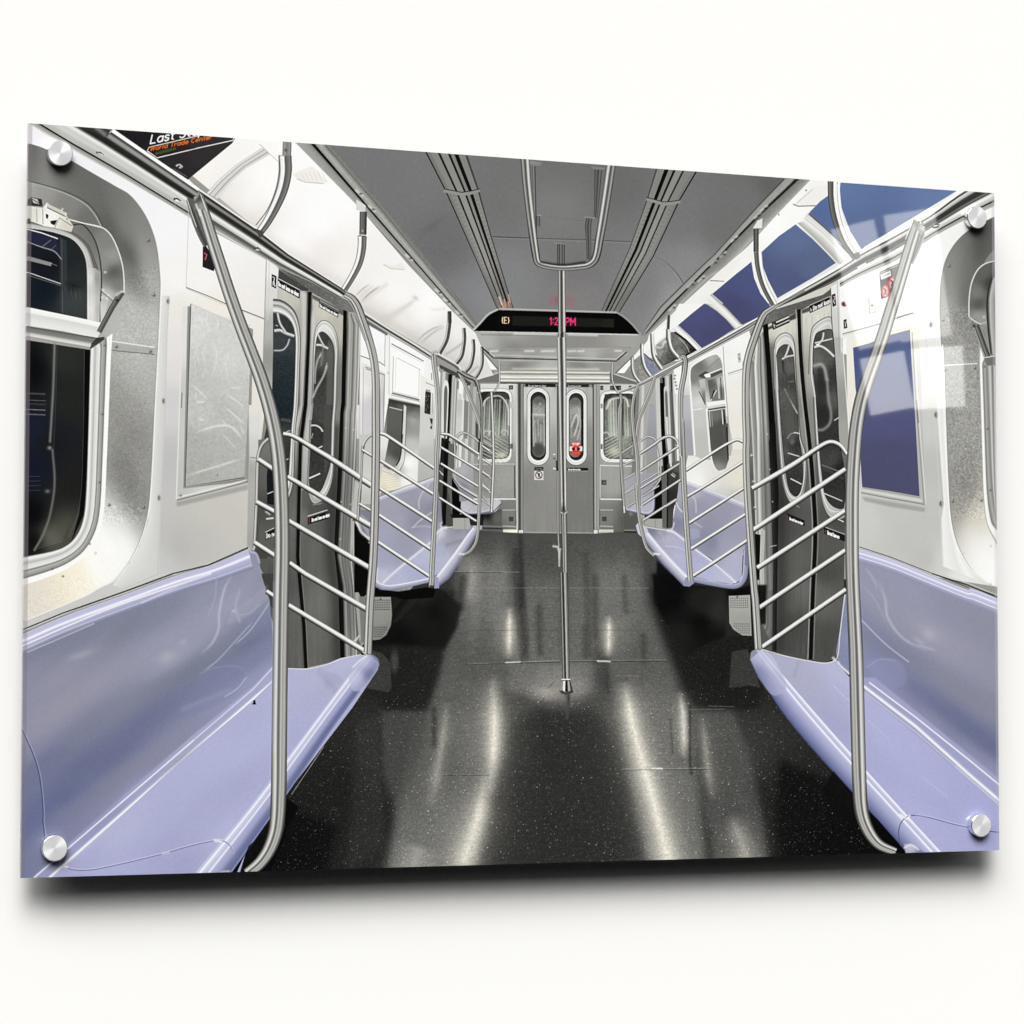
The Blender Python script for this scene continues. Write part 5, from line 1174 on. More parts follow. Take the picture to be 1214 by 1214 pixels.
def bench_right_far():
    fill(a7(260, 700, 470, 910, 560, 900, 880, 940, 1000, 900, 1140, 900, 1130, 1214, 340, 1214, 260, 1060), an(a7, (600, 930, 14), (400, 1000, 8), (900, 970, 10), (700, 1050, 44), (800, 1150, 40), (600, 1150, 6), (1050, 960, 14)), .95, 1.6)
    fill(L(0, 55, 80, 70, 160, 60, 160, 240, 60, 240, 0, 180) + K(870, 0, 870, 150), an(L, (40, 100, 34), (100, 60, 8), (60, 160, 40)), .9)
    fill(K(860, 0, 980, 10, 1030, 60, 1214, 80, 1214, 300, 1140, 330, 1020, 400, 940, 250, 880, 150), an(K, (950, 100, 8), (1100, 130, 30), (1180, 180, 44), (1100, 250, 10), (1180, 330, 14), (1000, 300, 28)), .85, 3.0)
    fill(L(78, 86, 160, 82, 166, 240, 130, 238, 95, 215, 80, 190), an(L, (120, 120, 168), (126, 174, 155)), noise=2)
    for r_ in range(5):
        for c in range(9):
            blob(L(86 + c * 8, 96 + r_ * 8.6), .6, .6, 50, .9); blob(L(92 + c * 8, 194 + r_ * 8.6), .6, .6, 50, .85 if c > r_ * .9 else 0)
    blob(L(110, 90), 1, 1, 30, .9)
    # backrest
    fill(a7(420, 220, 440, 60, 480, 70, 640, 130, 980, 260, 1000, 560, 950, 620, 940, 860, 900, 880, 700, 690, 560, 600, 380, 455, 400, 330),
         an(a7, (560, 150, (177, 177, 193)), (700, 200, (158, 158, 177)), (850, 260, (151, 151, 169)), (600, 280, (147, 147, 165)), (800, 350, (149, 149, 167)), (920, 350, (159, 159, 177)), (700, 420, (142, 143, 161)), (900, 480, (153, 153, 171)),
            (450, 330, (152, 154, 174)), (460, 150, (169, 169, 182)), (620, 500, (134, 136, 156)), (800, 560, (156, 158, 178)), (880, 680, (178, 178, 199)), (700, 560, (130, 133, 154)), (850, 800, (174, 176, 202)), (560, 470, (152, 154, 178)), (430, 400, (126, 129, 149))), noise=1)
    ruled(a7(470, 60, 640, 120, 800, 180, 985, 255), a7(480, 100, 640, 165, 800, 225, 980, 300), [(0, (191, 191, 204)), (.2, (223, 223, 234)), (.6, (187, 187, 203)), (1, (160, 160, 179))])
    glow(a7(540, 180, 570, 230, 575, 320), .9, 205, .7); glow(a7(415, 240, 440, 290, 475, 325), .9, 222, .8); glow(a7(560, 400, 620, 440), .9, 200, .6); fill(a7(530, 450, 600, 455, 610, 520, 540, 540), (168, 170, 196), .5, 1)
    # seat
    fill(a7(165, 440, 350, 465, 385, 450, 450, 520, 560, 600, 700, 700, 900, 880, 860, 895, 700, 870, 560, 835, 500, 830, 380, 700, 250, 560),
         an(a7, (220, 460, (122, 123, 142)), (300, 490, (152, 152, 169)), (350, 540, (180, 180, 199)), (420, 560, (173, 174, 201)), (440, 680, (178, 180, 206)), (600, 700, (173, 174, 205)), (650, 800, (179, 180, 209)), (800, 850, (184, 186, 210)), (310, 580, (166, 167, 187)), (550, 640, (171, 172, 200))), noise=1.5, nr=1)
    glow(a7(350, 465, 400, 480, 480, 540), 1.5, (231, 231, 239), .9); glow(a7(575, 620, 700, 710, 850, 840, 890, 880), 1.5, (229, 229, 238), .9); glow(a7(280, 480, 300, 500, 320, 560), 1.3, (181, 181, 193), .5); glow(a7(330, 590, 430, 600, 520, 640), .8, (211, 211, 223), .5)
    line(a7(165, 435, 300, 458, 370, 462, 390, 440, 400, 400), 1.1, 226, .9, sm=True)
    ruled(a7(165, 440, 300, 600, 430, 740, 520, 830), a7(100, 440, 140, 520, 300, 730, 470, 905, 485, 915), [(0, (172, 174, 196)), (.2, (237, 237, 243)), (.4, (201, 201, 216)), (.65, (174, 174, 195)), (.88, (130, 132, 152)), (1, (82, 85, 103))])
    fill(smooth(a7(92, 425, 115, 405, 160, 425, 190, 470, 150, 520, 110, 490), 4), (197, 197, 210))
    ruled(smooth(a7(525, 830, 700, 870, 860, 895, 915, 880, 945, 820, 955, 680, 965, 600), 4), smooth(a7(560, 880, 700, 908, 870, 932, 940, 910, 985, 840, 995, 700, 1000, 600), 4), [(0, (233, 233, 241)), (.15, (163, 166, 191)), (.6, (143, 147, 175)), (.9, (123, 127, 155)), (1, (62, 63, 81))])
    fill(a7(470, 905, 490, 840, 540, 835, 560, 885, 520, 915), (143, 146, 175)); fill(a7(965, 560, 1000, 560, 995, 760, 965, 740), (119, 123, 146))
    # far bench and door foot
    fill(a7(0, 20, 260, 0, 240, 300, 180, 330, 20, 300, 0, 280), an(a7, (60, 230, 158), (150, 150, (161, 161, 170)), (180, 250, (178, 178, 197)), (100, 280, (187, 187, 202)), (210, 120, (151, 151, 166))), .95)
    fill(a7(240, 100, 300, 60, 305, 370, 170, 370, 160, 335, 240, 310), 12)
    ruled(smooth(a7(15, 290, 120, 310, 190, 320, 225, 290, 235, 200), 4), smooth(a7(20, 310, 120, 335, 195, 342, 240, 310, 248, 200), 4), [(0, (226, 226, 235)), (.5, (143, 146, 171)), (1, (71, 73, 87))])
    fill(a7(160, 375, 310, 375, 305, 450, 170, 420), 165, .9); line(a7(250, 375, 250, 440), .7, 110, .6)
    fill(a7(300, 0, 350, 0, 345, 450, 305, 440), 96); fill(a7(345, 0, 430, 0, 430, 150, 395, 300, 385, 440, 345, 450), an(a7, (400, 60, 58), (370, 350, 70), (360, 200, 40))); line(a7(348, 0, 345, 440), 1.6, 20)
    line(a7(375, 15, 405, 40), 1.1, 220); line(a7(385, 5, 412, 28), .8, 205)
    fill(a7(0, 345, 100, 345, 90, 470, 0, 470), 84, .9); line(a7(0, 462, 95, 462), 1.2, 130); line(a7(0, 475, 100, 480), 1.2, 26)


def bench_right_near():
    fill(H(578, 830, 700, 872, 860, 935, 960, 974) + L(1000, 80, 1118, 140, 1120, 870, 600, 440, 500, 350, 490, 300, 505, 220, 520, 90, 540, 60) + H(580, 815),
         an(L, (620, 60, (150, 151, 172)), (700, 100, (146, 147, 166)), (800, 80, (150, 151, 174)), (900, 130, (142, 143, 165)), (1000, 180, (140, 141, 160)), (1080, 240, (140, 141, 158)), (850, 230, (160, 160, 176)), (760, 200, (146, 147, 165)),
            (1000, 320, (148, 148, 168)), (1080, 380, (142, 143, 162)), (900, 300, (150, 149, 170)), (620, 250, (124, 128, 152)), (700, 300, (118, 123, 148)), (800, 340, (128, 131, 152)), (900, 400, (134, 136, 154)), (1000, 470, (132, 134, 152)),
            (1090, 530, (134, 136, 155)), (700, 370, (122, 128, 158)), (800, 440, (108, 114, 146)), (900, 520, (102, 108, 140)), (1000, 600, (100, 106, 140)), (1090, 670, (100, 106, 140)), (640, 360, (138, 142, 176)), (850, 560, (140, 141, 166)),
            (1000, 680, (138, 140, 166)), (1090, 760, (140, 142, 176)), (700, 450, (138, 140, 170)), (530, 250, (140, 145, 178)), (520, 150, (134, 139, 170)), (560, 300, (128, 134, 164))), noise=1.0, nr=1, power=3.2, eps=9, ani=(33, 3.0))
    # rim
    U = smooth(H(578, 812, 700, 850, 860, 915, 1000, 970) + L(1010, 55, 1118, 95), 4); V = smooth(H(580, 862, 700, 900, 860, 965) + L(1000, 112, 1118, 160), 4)
    ruled(U, V, [(0, (150, 150, 170)), (.08, (206, 206, 228)), (.25, (186, 186, 218)), (.34, (242, 242, 250)), (.42, (200, 200, 228)), (.6, (180, 180, 212)), (.66, (232, 232, 246)), (.74, (168, 170, 200)), (1, (142, 144, 168))])
    line(H(580, 806, 700, 845, 860, 908, 1000, 962) + L(1005, 48, 1110, 86), .8, 60); line(L(860, 0, 1000, 45, 1112, 92), 1.4, 50); line(L(870, -6, 1000, 38, 1112, 84), 1.0, 200)
    glow(L(650, 20, 680, 100, 690, 170, 750, 250, 850, 300), 1.8, (194, 195, 212), .5, taper=.25); glow(L(590, 40, 640, 100, 690, 200), 1.2, (172, 173, 190), .4, taper=.3); glow(L(590, 180, 680, 270, 770, 340), .9, (200, 201, 216), .7)
    glow(H(600, 880, 640, 940, 650, 974), 1.6, (186, 187, 205), .4, taper=.3); glow(L(800, 270, 880, 300), 1.6, (190, 191, 208), .4, taper=.3)
    blob(L(850, 235), 9, 7, (176, 176, 192), .6, 30); blob(L(810, 260), 7, 3, (190, 190, 205), .4, 30)
    fill(smooth(L(600, 340, 660, 325, 740, 340, 760, 420, 700, 440, 620, 380), 4), (142, 146, 182), .5, 2); glow(L(610, 360, 660, 330, 720, 335), .9, (160, 164, 196), .5)
    # ridge
    fill(L(590, 400, 640, 400, 1120, 790, 1120, 900, 600, 470), (160, 162, 200), .9, 1.4)
    glow(L(620, 420, 800, 555, 1000, 715, 1118, 812), .9, 246, .95, sm=False); glow(L(600, 436, 800, 590, 1000, 770, 1118, 872), 1.9, 247, .95, sm=False); glow(L(600, 455, 800, 612, 1118, 890), 1.0, (222, 222, 240), .6, sm=False)
    glow(L(485, 335, 540, 385), 1.5, 240, .9, sm=False); glow(L(480, 325, 500, 345), 1.8, 230, .8, sm=False)
    # seat pan
    fill(L(180, 292, 300, 318, 400, 338, 450, 343, 490, 335, 530, 385, 600, 460, 800, 620, 1120, 900, 1120, 1100, 800, 1100, 740, 920, 610, 770, 550, 700, 400, 540, 300, 430),
         an(L, (280, 340, (170, 172, 196)), (400, 400, (172, 173, 194)), (420, 480, (168, 170, 194)), (500, 400, (184, 185, 214)), (520, 470, (172, 174, 214)), (480, 560, (160, 162, 200)), (640, 560, (172, 174, 214)), (700, 650, (174, 176, 216)),
            (650, 750, (166, 168, 208)), (850, 800, (172, 174, 212)), (900, 900, (164, 166, 208)), (1050, 900, (164, 166, 208)), (800, 900, (172, 174, 214)), (1080, 960, (162, 164, 206))), noise=1.0, nr=1, eps=12, ani=(40, 2.5))
    glow(L(480, 430, 540, 490), .7, (206, 208, 230), .5, sm=False); glow(L(610, 560, 700, 640), .7, (196, 198, 226), .5, sm=False); glow(L(820, 780, 920, 860), .8, (190, 192, 220), .5, sm=False); glow(L(330, 395, 345, 340), 2.5, (150, 151, 172), .35)
    # front roll
    U = smooth(px(903, 770, 955, 831, 1009.5, 893, 1079, 969.5, 1122, 1016), 4)
    V = smooth(px(889, 782, 906, 812, 932, 851, 970, 896, 1009.5, 939, 1040, 972, 1068, 1003, 1084, 1022), 4)
    ruled(U, V, [(0, (180, 182, 214)), (.05, (246, 246, 250)), (.12, (196, 198, 224)), (.2, (178, 180, 212)), (.26, (244, 244, 250)), (.34, (180, 182, 214)), (.55, (160, 163, 198)), (.8, (120, 126, 166)), (.93, (96, 102, 144)), (1, (60, 64, 96))])
    fill(smooth(L(160, 330, 165, 300, 195, 290, 230, 300, 270, 360, 300, 440, 250, 470, 190, 400), 4), an(L, (190, 310, (190, 192, 218)), (200, 380, (140, 144, 180)), (240, 340, (196, 198, 222))), .7, .8)
    line(L(205, 292, 300, 318, 400, 338, 455, 344, 490, 330, 500, 300, 505, 240, 525, 80), 1.2, 222, .9, sm=True)
    # lower right end of bench past the joint
    s1 = L(1200, 940, 1100, 950, 1000, 960, 900, 945, 780, 930); line(Q(1080, 216, 1000, 205, 900, 185, 830, 170, 700, 135, 620, 122, 570, 135, 540, 170, 530, 220, 540, 290), 1.1, (80, 84, 128), .95, sm=True)
    glow(Q(900, 182, 830, 166, 700, 131, 620, 118), .6, (222, 222, 240), .6); glow(Q(540, 120, 575, 140, 590, 126), 1.4, 248, .8)
    fill(Q(560, 280, 600, 275, 640, 300, 680, 330, 700, 345, 570, 345), an(Q, (600, 295, (205, 205, 214)), (650, 330, (110, 116, 156))), .8, .5); glow(Q(560, 300, 600, 285, 640, 310), .9, 240, .7)
    # black wedge behind the curled pole
    fill(Q(365, 95, 420, 150, 480, 220, 530, 275, 570, 330, 540, 345, 450, 290, 380, 200), (9, 9, 10)); fill(L(480, 760, 560, 850, 600, 905, 640, 974, 560, 974, 470, 900, 440, 830), (14, 14, 14), .8, 1)
BLU = [(D(500, 330)[0] + ((98, 120, 162),)), (D(900, 360)[0] + ((102, 122, 164),)), (D(640, 560)[0] + ((88, 106, 148),)), (D(330, 520)[0] + ((94, 110, 148),)), (D(330, 700)[0] + ((80, 88, 126),)),
       (D(430, 400)[0] + ((86, 106, 152),)), (D(150, 700)[0] + ((76, 84, 126),)), (D(100, 800)[0] + ((70, 72, 108),)), (SR(640, 60)[0] + ((76, 80, 122),)), (SR(700, 250)[0] + ((72, 74, 110),)), (D(390, 640)[0] + ((90, 102, 134),))]


def right_cove():
    fill(D(395, 300, 480, 305, 990, 345, 1110, 345, 800, 480, 500, 640, 250, 790, 130, 850, 0, 955, -120, 1000, -250, 985, -230, 900, 0, 690, 150, 560, 260, 440),
         an(D, (330, 420, 246), (430, 330, 240), (260, 480, 248), (60, 640, 240), (-20, 730, 236), (500, 560, 226), (450, 520, 215), (700, 520, 240), (30, 780, 230), (100, 850, 225)), noise=1.5)
    fill(SR(440, 0, 640, 0, 560, 70, 430, 170, 380, 210, 330, 200), 240)
    # lit fixtures
    fill(D(330, 395, 400, 330, 470, 320, 465, 360, 410, 402, 345, 404), (238, 235, 231), .9); line(D(325, 396, 345, 404, 412, 402), 1.2, 120); line(D(340, 392, 400, 340), .8, 190)
    fill(D(5, 690, 80, 620, 130, 600, 90, 660, 60, 690, 20, 694), (238, 235, 229), .9); line(D(5, 690, 60, 693), 1.0, 120)
    blob(D(375, 343), .9, .9, 60); blob(D(270, 437), .8, .8, 60)
    # blank blue advertising cards between white ribs
    fill(D(508, 313, 955, 345, 800, 440, 600, 560, 590, 572, 545, 500, 512, 410, 505, 340), BLU)
    fill(D(388, 428, 430, 385, 465, 360, 470, 400, 490, 480, 520, 560, 545, 600, 470, 510), BLU)
    fill(D(205, 580, 270, 520, 335, 474, 400, 530, 450, 580, 490, 622, 400, 680, 265, 758, 230, 690, 203, 620), BLU)
    fill(D(14, 742, 100, 670, 165, 618, 175, 680, 200, 740, 238, 790, 180, 830, 130, 858, 70, 790), BLU)
    fill(SR(432, 172, 540, 80, 640, 0, 700, 20, 800, 110, 882, 200, 750, 285, 620, 355, 520, 250), BLU)
    fill(SR(770, 0, 1170, 0, 1120, 40, 1080, 90, 1060, 115, 940, 168, 860, 80), BLU)
    fill(D(240, 790, 200, 745, 178, 700, 170, 640, 200, 590, 205, 650, 225, 700, 255, 765), BLU, .0)
    # rib edges
    ruled(D(340, 470, 400, 525, 500, 630, 520, 640), D(365, 462, 440, 520, 530, 615, 545, 612), [(0, 236), (.2, 170), (.6, 196), (1, 226)])
    ruled(D(375, 436, 440, 490, 520, 560, 555, 600), D(390, 430, 450, 485, 540, 575, 560, 596), [(0, 230), (.3, 205), (.7, 70), (1, 120)])
    ruled(D(365, 462, 440, 520, 530, 615), D(375, 436, 440, 490, 545, 595), [(0, 226), (.3, 240), (.45, 196), (.6, 236), (.8, 214), (1, 226)])
    ruled(SR(650, 0, 740, 60, 830, 140, 890, 205), SR(770, 0, 840, 60, 900, 120, 945, 170), [(0, 150), (.1, 205), (.35, 236), (.45, 180), (.6, 238), (.85, 244), (1, 226)])
    ruled(SR(430, 175, 520, 255, 610, 358), SR(385, 200, 500, 300, 580, 375), [(0, 120), (.1, 215), (.6, 244), (1, 205)])
    ruled(D(10, 742, 70, 795, 128, 858), D(-5, 760, 50, 815, 105, 872), [(0, 110), (.15, 190), (.5, 240), (1, 222)])
    # printed card, scratched, beyond
    fill(SR(370, 230, 410, 225, 500, 290, 578, 372, 430, 440, 380, 350), an(SR, (430, 290, 120), (480, 340, 90), (450, 400, 130), (540, 370, 36), (400, 250, 100)), noise=8, nr=1)
    line(SR(405, 228, 490, 290, 575, 372, 480, 420), 2.2, 26); line(SR(440, 270, 500, 340, 522, 390), .8, 190)
    fill(SR(245, 340, 300, 290, 345, 262, 360, 340, 395, 400, 425, 440, 310, 492, 265, 420), an(SR, (300, 350, 120), (330, 430, 96), (380, 430, 70), (280, 390, 150), (300, 300, 180)), noise=9, nr=1)
    glow(SR(250, 345, 300, 350, 320, 310, 345, 300), 1.3, 230, .7); line(SR(250, 410, 310, 492, 420, 440), 1.2, 40)
    fill(SR(155, 400, 220, 460, 290, 530, 210, 580, 175, 500), (128, 132, 152), 1, noise=8, nr=1); line(SR(160, 400, 230, 462), 1, 50); fill(SR(80, 450, 130, 420, 150, 520, 195, 585, 120, 622, 90, 540), 140, noise=10, nr=1)
    fill(SR(245, 225, 330, 160, 338, 240, 245, 320), 243); fill(SR(150, 340, 215, 260, 220, 350, 155, 400), 240); fill(SR(75, 420, 135, 350, 140, 400, 80, 450), 236)
    # fascia crosses
    line(D(0, 830, 30, 850, 60, 870), .8, 205, .0)


def right_wall():
    fill(D(830, 480, 1110, 350, 1110, 974, 760, 974, 500, 974, 500, 680) + [], 244)
    fill(D(500, 680, 830, 480, 1110, 340, 1110, 1000) + H(1110, 20, 1110, 945, 1112, 960, 860, 920, 575, 812, 540, 600, 530, 0) + D(505, 940),
         an(D, (560, 750, 245), (700, 620, 238), (850, 560, 244), (950, 480, 240), (600, 850, 244), (860, 750, 238), (850, 850, 236), (560, 900, (232, 230, 222)), (700, 890, (238, 236, 228)), (800, 900, (226, 222, 208)), (1050, 430, 240))
         + an(H, (550, 200, (232, 228, 218)), (560, 60, (236, 232, 222)), (560, 450, 214), (860, 100, 222), (860, 300, 200), (870, 500, 188), (700, 680, 192), (860, 700, 190), (840, 850, 186), (620, 700, 200), (760, 760, 190), (900, 860, 205), (970, 930, 226), (840, 30, 232)), noise=1)
    # seam, outlet, controls
    line(D(515, 896, 640, 862, 790, 815), 1.0, 120); line(D(515, 902, 790, 822), .8, 205); line(D(790, 640, 785, 812), .8, 215); line(D(725, 832, 785, 815), 1.2, 110)
    line(D(500, 690, 500, 960), .8, 190, .7)
    fill(D(616, 760, 640, 752, 645, 808, 620, 818), (220, 218, 214)); line(D(616, 760, 620, 818, 645, 810), .8, 150); blob(D(629, 786), .9, .9, 40)
    blob(D(519, 780), 2.4, 2.8, (110, 36, 44), .95, 0, 4); blob(D(524, 786), 1.6, 1.4, 50, .8)
    fill(D(519, 842, 531, 838, 534, 872, 521, 876), 50); line(D(524, 848, 527, 858, 531, 847), .9, 225); line(D(527, 858, 527, 868), .9, 225)
    # no entry signs
    fill(D(658, 665, 735, 628, 740, 660, 720, 740, 664, 762), an(D, (690, 640, 110), (680, 740, 40), (720, 660, 100), (664, 700, 60)))
    fill(D(660, 668, 700, 650, 703, 672, 664, 688), (228, 228, 230)); line(D(672, 674, 698, 662), .8, 110, .8); line(D(658, 660, 735, 624), 1.0, 60)
    for cx, cy, rx, ry in ((680, 732, 12, 23), (706, 700, 12, 24)):
        c = D(cx, cy)[0]
        fill(ell(c[0], c[1], rx * .26, ry * .26), (205, 190, 190)); line(arc_px(c, rx * .3, ry * .31, 0, 360), 1.5, (224, 70, 74)); line([(c[0] - 2.4, c[1] - 4.6), (c[0] + 2.4, c[1] + 4.8)], 1.1, (224, 70, 74))
        line([(c[0] - .8, c[1] - 3.5), (c[0] + 1.2, c[1] - 1), (c[0] - 1, c[1] + 3.6)], 1.2, 40)
    # trim strip with screws, right of the framed card
    ruled(H(870, 0, 880, 300, 905, 640, 895, 700, 900, 880), H(905, 0, 912, 300, 925, 600, 945, 730, 985, 850, 1050, 940), [(0, 214), (.1, 236), (.6, 226), (.8, 240), (1, 222)])
    line(H(835, 0, 868, 240, 890, 640, 898, 900), .8, 205, .8)
    for c in (H(875, 298), H(894, 640), D(856, 860)):
        blob(c, 1.6, 2.8, 50, .95); blob((c[0][0] + .6, c[0][1]), .5, .9, 230, .9)
    # framed blue card
    fill(D(556, 930, 690, 885, 780, 860, 800, 870, 815, 980) + H(835, 640, 830, 646, 585, 590, 572, 420, 556, 100), an(H, (560, 20, (234, 228, 212)), (700, -20, (230, 224, 206)), (800, 200, 190), (825, 500, 178), (700, 620, 176), (530, 250, (232, 228, 220))), .9)
    fill(H(556, 40, 620, 22, 700, -10, 775, -30, 782, 100, 795, 300, 812, 612, 700, 592, 588, 575, 583, 420, 575, 250, 566, 200),
         an(H, (590, 80, (72, 84, 130)), (700, 60, (84, 98, 140)), (700, 330, (80, 84, 122)), (700, 450, (76, 76, 108)), (700, 570, (74, 76, 106)), (600, 540, (74, 76, 106)), (780, 580, (76, 78, 106)), (650, 200, (82, 92, 134))))
    line(H(783, -20, 798, 250, 830, 640), 1.4, 150); line(H(790, -20, 806, 250, 836, 640), 1.2, 214); line(H(800, 240, 808, 330), 1.6, 120)
    ruled(H(588, 577, 700, 596, 815, 616), H(588, 600, 700, 622, 832, 645), [(0, 120), (.15, 190), (.5, 214), (.8, 170), (1, 110)])
    fill(H(590, 612, 700, 632, 836, 656, 830, 672, 700, 652, 600, 630), 140, .6, 1.4)
    line(H(583, 470, 590, 580), 1.0, 205)
    # window surround, mostly cut off by the sheet edge
    so = D(1110, 440, 1040, 475, 985, 510, 940, 560, 910, 620, 895, 690, 890, 780, 893, 880, 900, 974) + H(905, 30, 915, 300, 925, 560, 935, 700, 960, 800, 1010, 890, 1060, 935, 1085, 950)
    so = smooth(so, 5)
    fill(list(so) + H(1112, 960, 1115, 0),
         an(D, (1060, 480, 70), (990, 540, 112), (950, 600, 136), (920, 680, 150), (1000, 650, 110), (930, 800, 176), (990, 760, 84), (960, 850, 150), (1040, 560, 74), (930, 930, 168), (1000, 900, 120), (1090, 540, 100), (980, 930, 170))
         + an(H, (960, 60, 150), (980, 130, 168), (960, 250, 150), (990, 350, 158), (980, 450, 150), (980, 550, 128), (1000, 620, 118), (960, 660, 150), (1000, 690, (196, 190, 170)), (1000, 750, 236), (1050, 850, 250), (1090, 900, 250), (1020, 800, 246), (1030, 700, (214, 208, 190))), noise=3, power=3.2, eps=11, ani=(98, 2.2))
    r = cover(H(900, -120, 1060, -120, 1060, 500, 1075, 700, 940, 700, 915, 300), 3); x0, y0, m = r
    IMG[y0:y0 + m.shape[0], x0:x0 + m.shape[1]] += (blur(m, 5) * grain(m.shape[0], m.shape[1], 10, 1))[..., None]
    line([tuple(v) for v in so], 1.0, 110, .6); line([(x - 1.3, y - .8) for x, y in so], 1.4, 240, .9)
    # hood
    hd = smooth(D(1110, 612, 1065, 625, 1035, 650, 1012, 700, 1003, 760, 1002, 830), 5)
    fill(list(hd) + D(1030, 840, 1050, 862, 1075, 870, 1090, 974, 1110, 974), an(D, (1060, 660, 96), (1030, 740, 120), (1040, 780, 84), (1040, 830, 150), (1090, 700, 60), (1060, 850, 150), (1080, 940, 120)))
    line(hd, 1.6, 214); fill(D(1110, 560, 1080, 590, 1060, 622, 1110, 612), 150, .7)
    ruled(smooth(D(1110, 640, 1085, 690, 1070, 760, 1072, 860, 1085, 974), 4), D(1112, 700, 1105, 760, 1108, 860, 1112, 974), [(0, 30), (.15, 60), (.4, 190), (.8, 140), (1, 60)])
    line(D(1002, 830, 1030, 850, 1050, 858), 1.1, 225); line(D(1040, 858, 1070, 850), .9, 200); blob(D(1060, 830), 1.6, 1.6, 220, .7)
    up(D(1030, 862) + H(1075, 75), 7, [(-1, 200), (-.7, 70), (-.2, 130), (.3, 84), (.8, 50), (1, 150)], sm=False); blob(D(1022, 864), 1.8, 1.8, 30, .9)
    fill(H(1062, 80, 1110, 72, 1110, 105, 1070, 108), 110); line(H(1062, 78, 1110, 70), 1, 225)
    # window frame strips at the very edge
    ruled(smooth(H(1040, 20, 1045, 200, 1052, 450, 1058, 620, 1072, 720, 1110, 800), 5), smooth(H(1070, 110, 1078, 300, 1086, 500, 1096, 620, 1112, 700), 5), [(0, 150), (.12, 246), (.35, 236), (.45, 120), (.7, 170), (1, 130)])
    ruled(smooth(H(1070, 110, 1078, 300, 1086, 500, 1096, 620, 1112, 700), 5), H(1112, 110, 1112, 300, 1112, 500, 1112, 600, 1113, 690), [(0, 120), (.3, 205), (.55, 110), (.75, 214), (1, 40)])
    line(H(906, 108, 1035, 100), 1.1, 240); fill(H(908, 112, 1036, 104, 1036, 128, 910, 138), 160, .55)
    for c in (H(913, 126), H(1026, 118), H(940, 630), H(1050, 627), D(926, 634), D(904, 843)):
        rivet(c, 1.6, 60, 240)
    for c in (H(980, 830), H(1086, 803), H(1085, 950)):
        rivet(c, 1.4, 190, 250)
    for c in (H(1074, 352), H(1085, 588), H(1062, 112)):
        rivet(c, 1.2, 60, 200)


def right_rail():
    # rail fascia, far to near
    U = smooth(SR(-40, 700, 110, 640, 290, 540, 500, 430, 620, 360, 940, 175, 1100, 90), 4); V = smooth(SR(-40, 720, 120, 665, 300, 580, 500, 472, 640, 400, 950, 235, 1080, 150), 4)
    ruled(U, V, [(0, 120), (.1, 236), (.25, 244), (.4, 60), (.5, 120), (.62, 200), (.75, 40), (.85, 150), (1, 215)])
    U = px(864, 379, 880, 371) + D(130, 855, 250, 790, 500, 640, 800, 470, 960, 385, 1030, 345); V = px(866, 391, 884, 381) + D(140, 880, 250, 830, 500, 700, 560, 668, 800, 545, 1000, 455, 1105, 405)
    # band lines from the blue cards down to the white wall
    U1 = D(250, 778, 380, 702, 500, 632) + px(1020, 297, 1060, 275, 1100, 252.5, 1132, 228, 1160, 210)
    V1 = D(245, 842, 400, 770, 500, 720) + px(1020, 328, 1064.5, 308.5, 1109, 280, 1146, 260.5, 1190, 240)
    ruled(smooth(U1, 3), smooth(V1, 3), [(0, 240), (.13, 248), (.17, 60), (.2, 60), (.22, 214), (.3, 190), (.36, 55), (.48, 50), (.54, 120), (.58, 60), (.62, 205), (.66, 240), (.74, 200), (.8, 182), (.835, 30), (.85, 30),
                   (.87, 150), (.96, 170), (1, 232)])
    c = D(868, 478)
    fill(D(858, 482, 872, 472, 890, 474, 884, 486, 866, 490), 36); glow(D(868, 480, 884, 478), .9, 250, .9, sm=False)
    glow(D(575, 640, 604, 624), 1.0, 250, .9, sm=False); glow(D(640, 610, 700, 576), .8, 240, .6, sm=False)


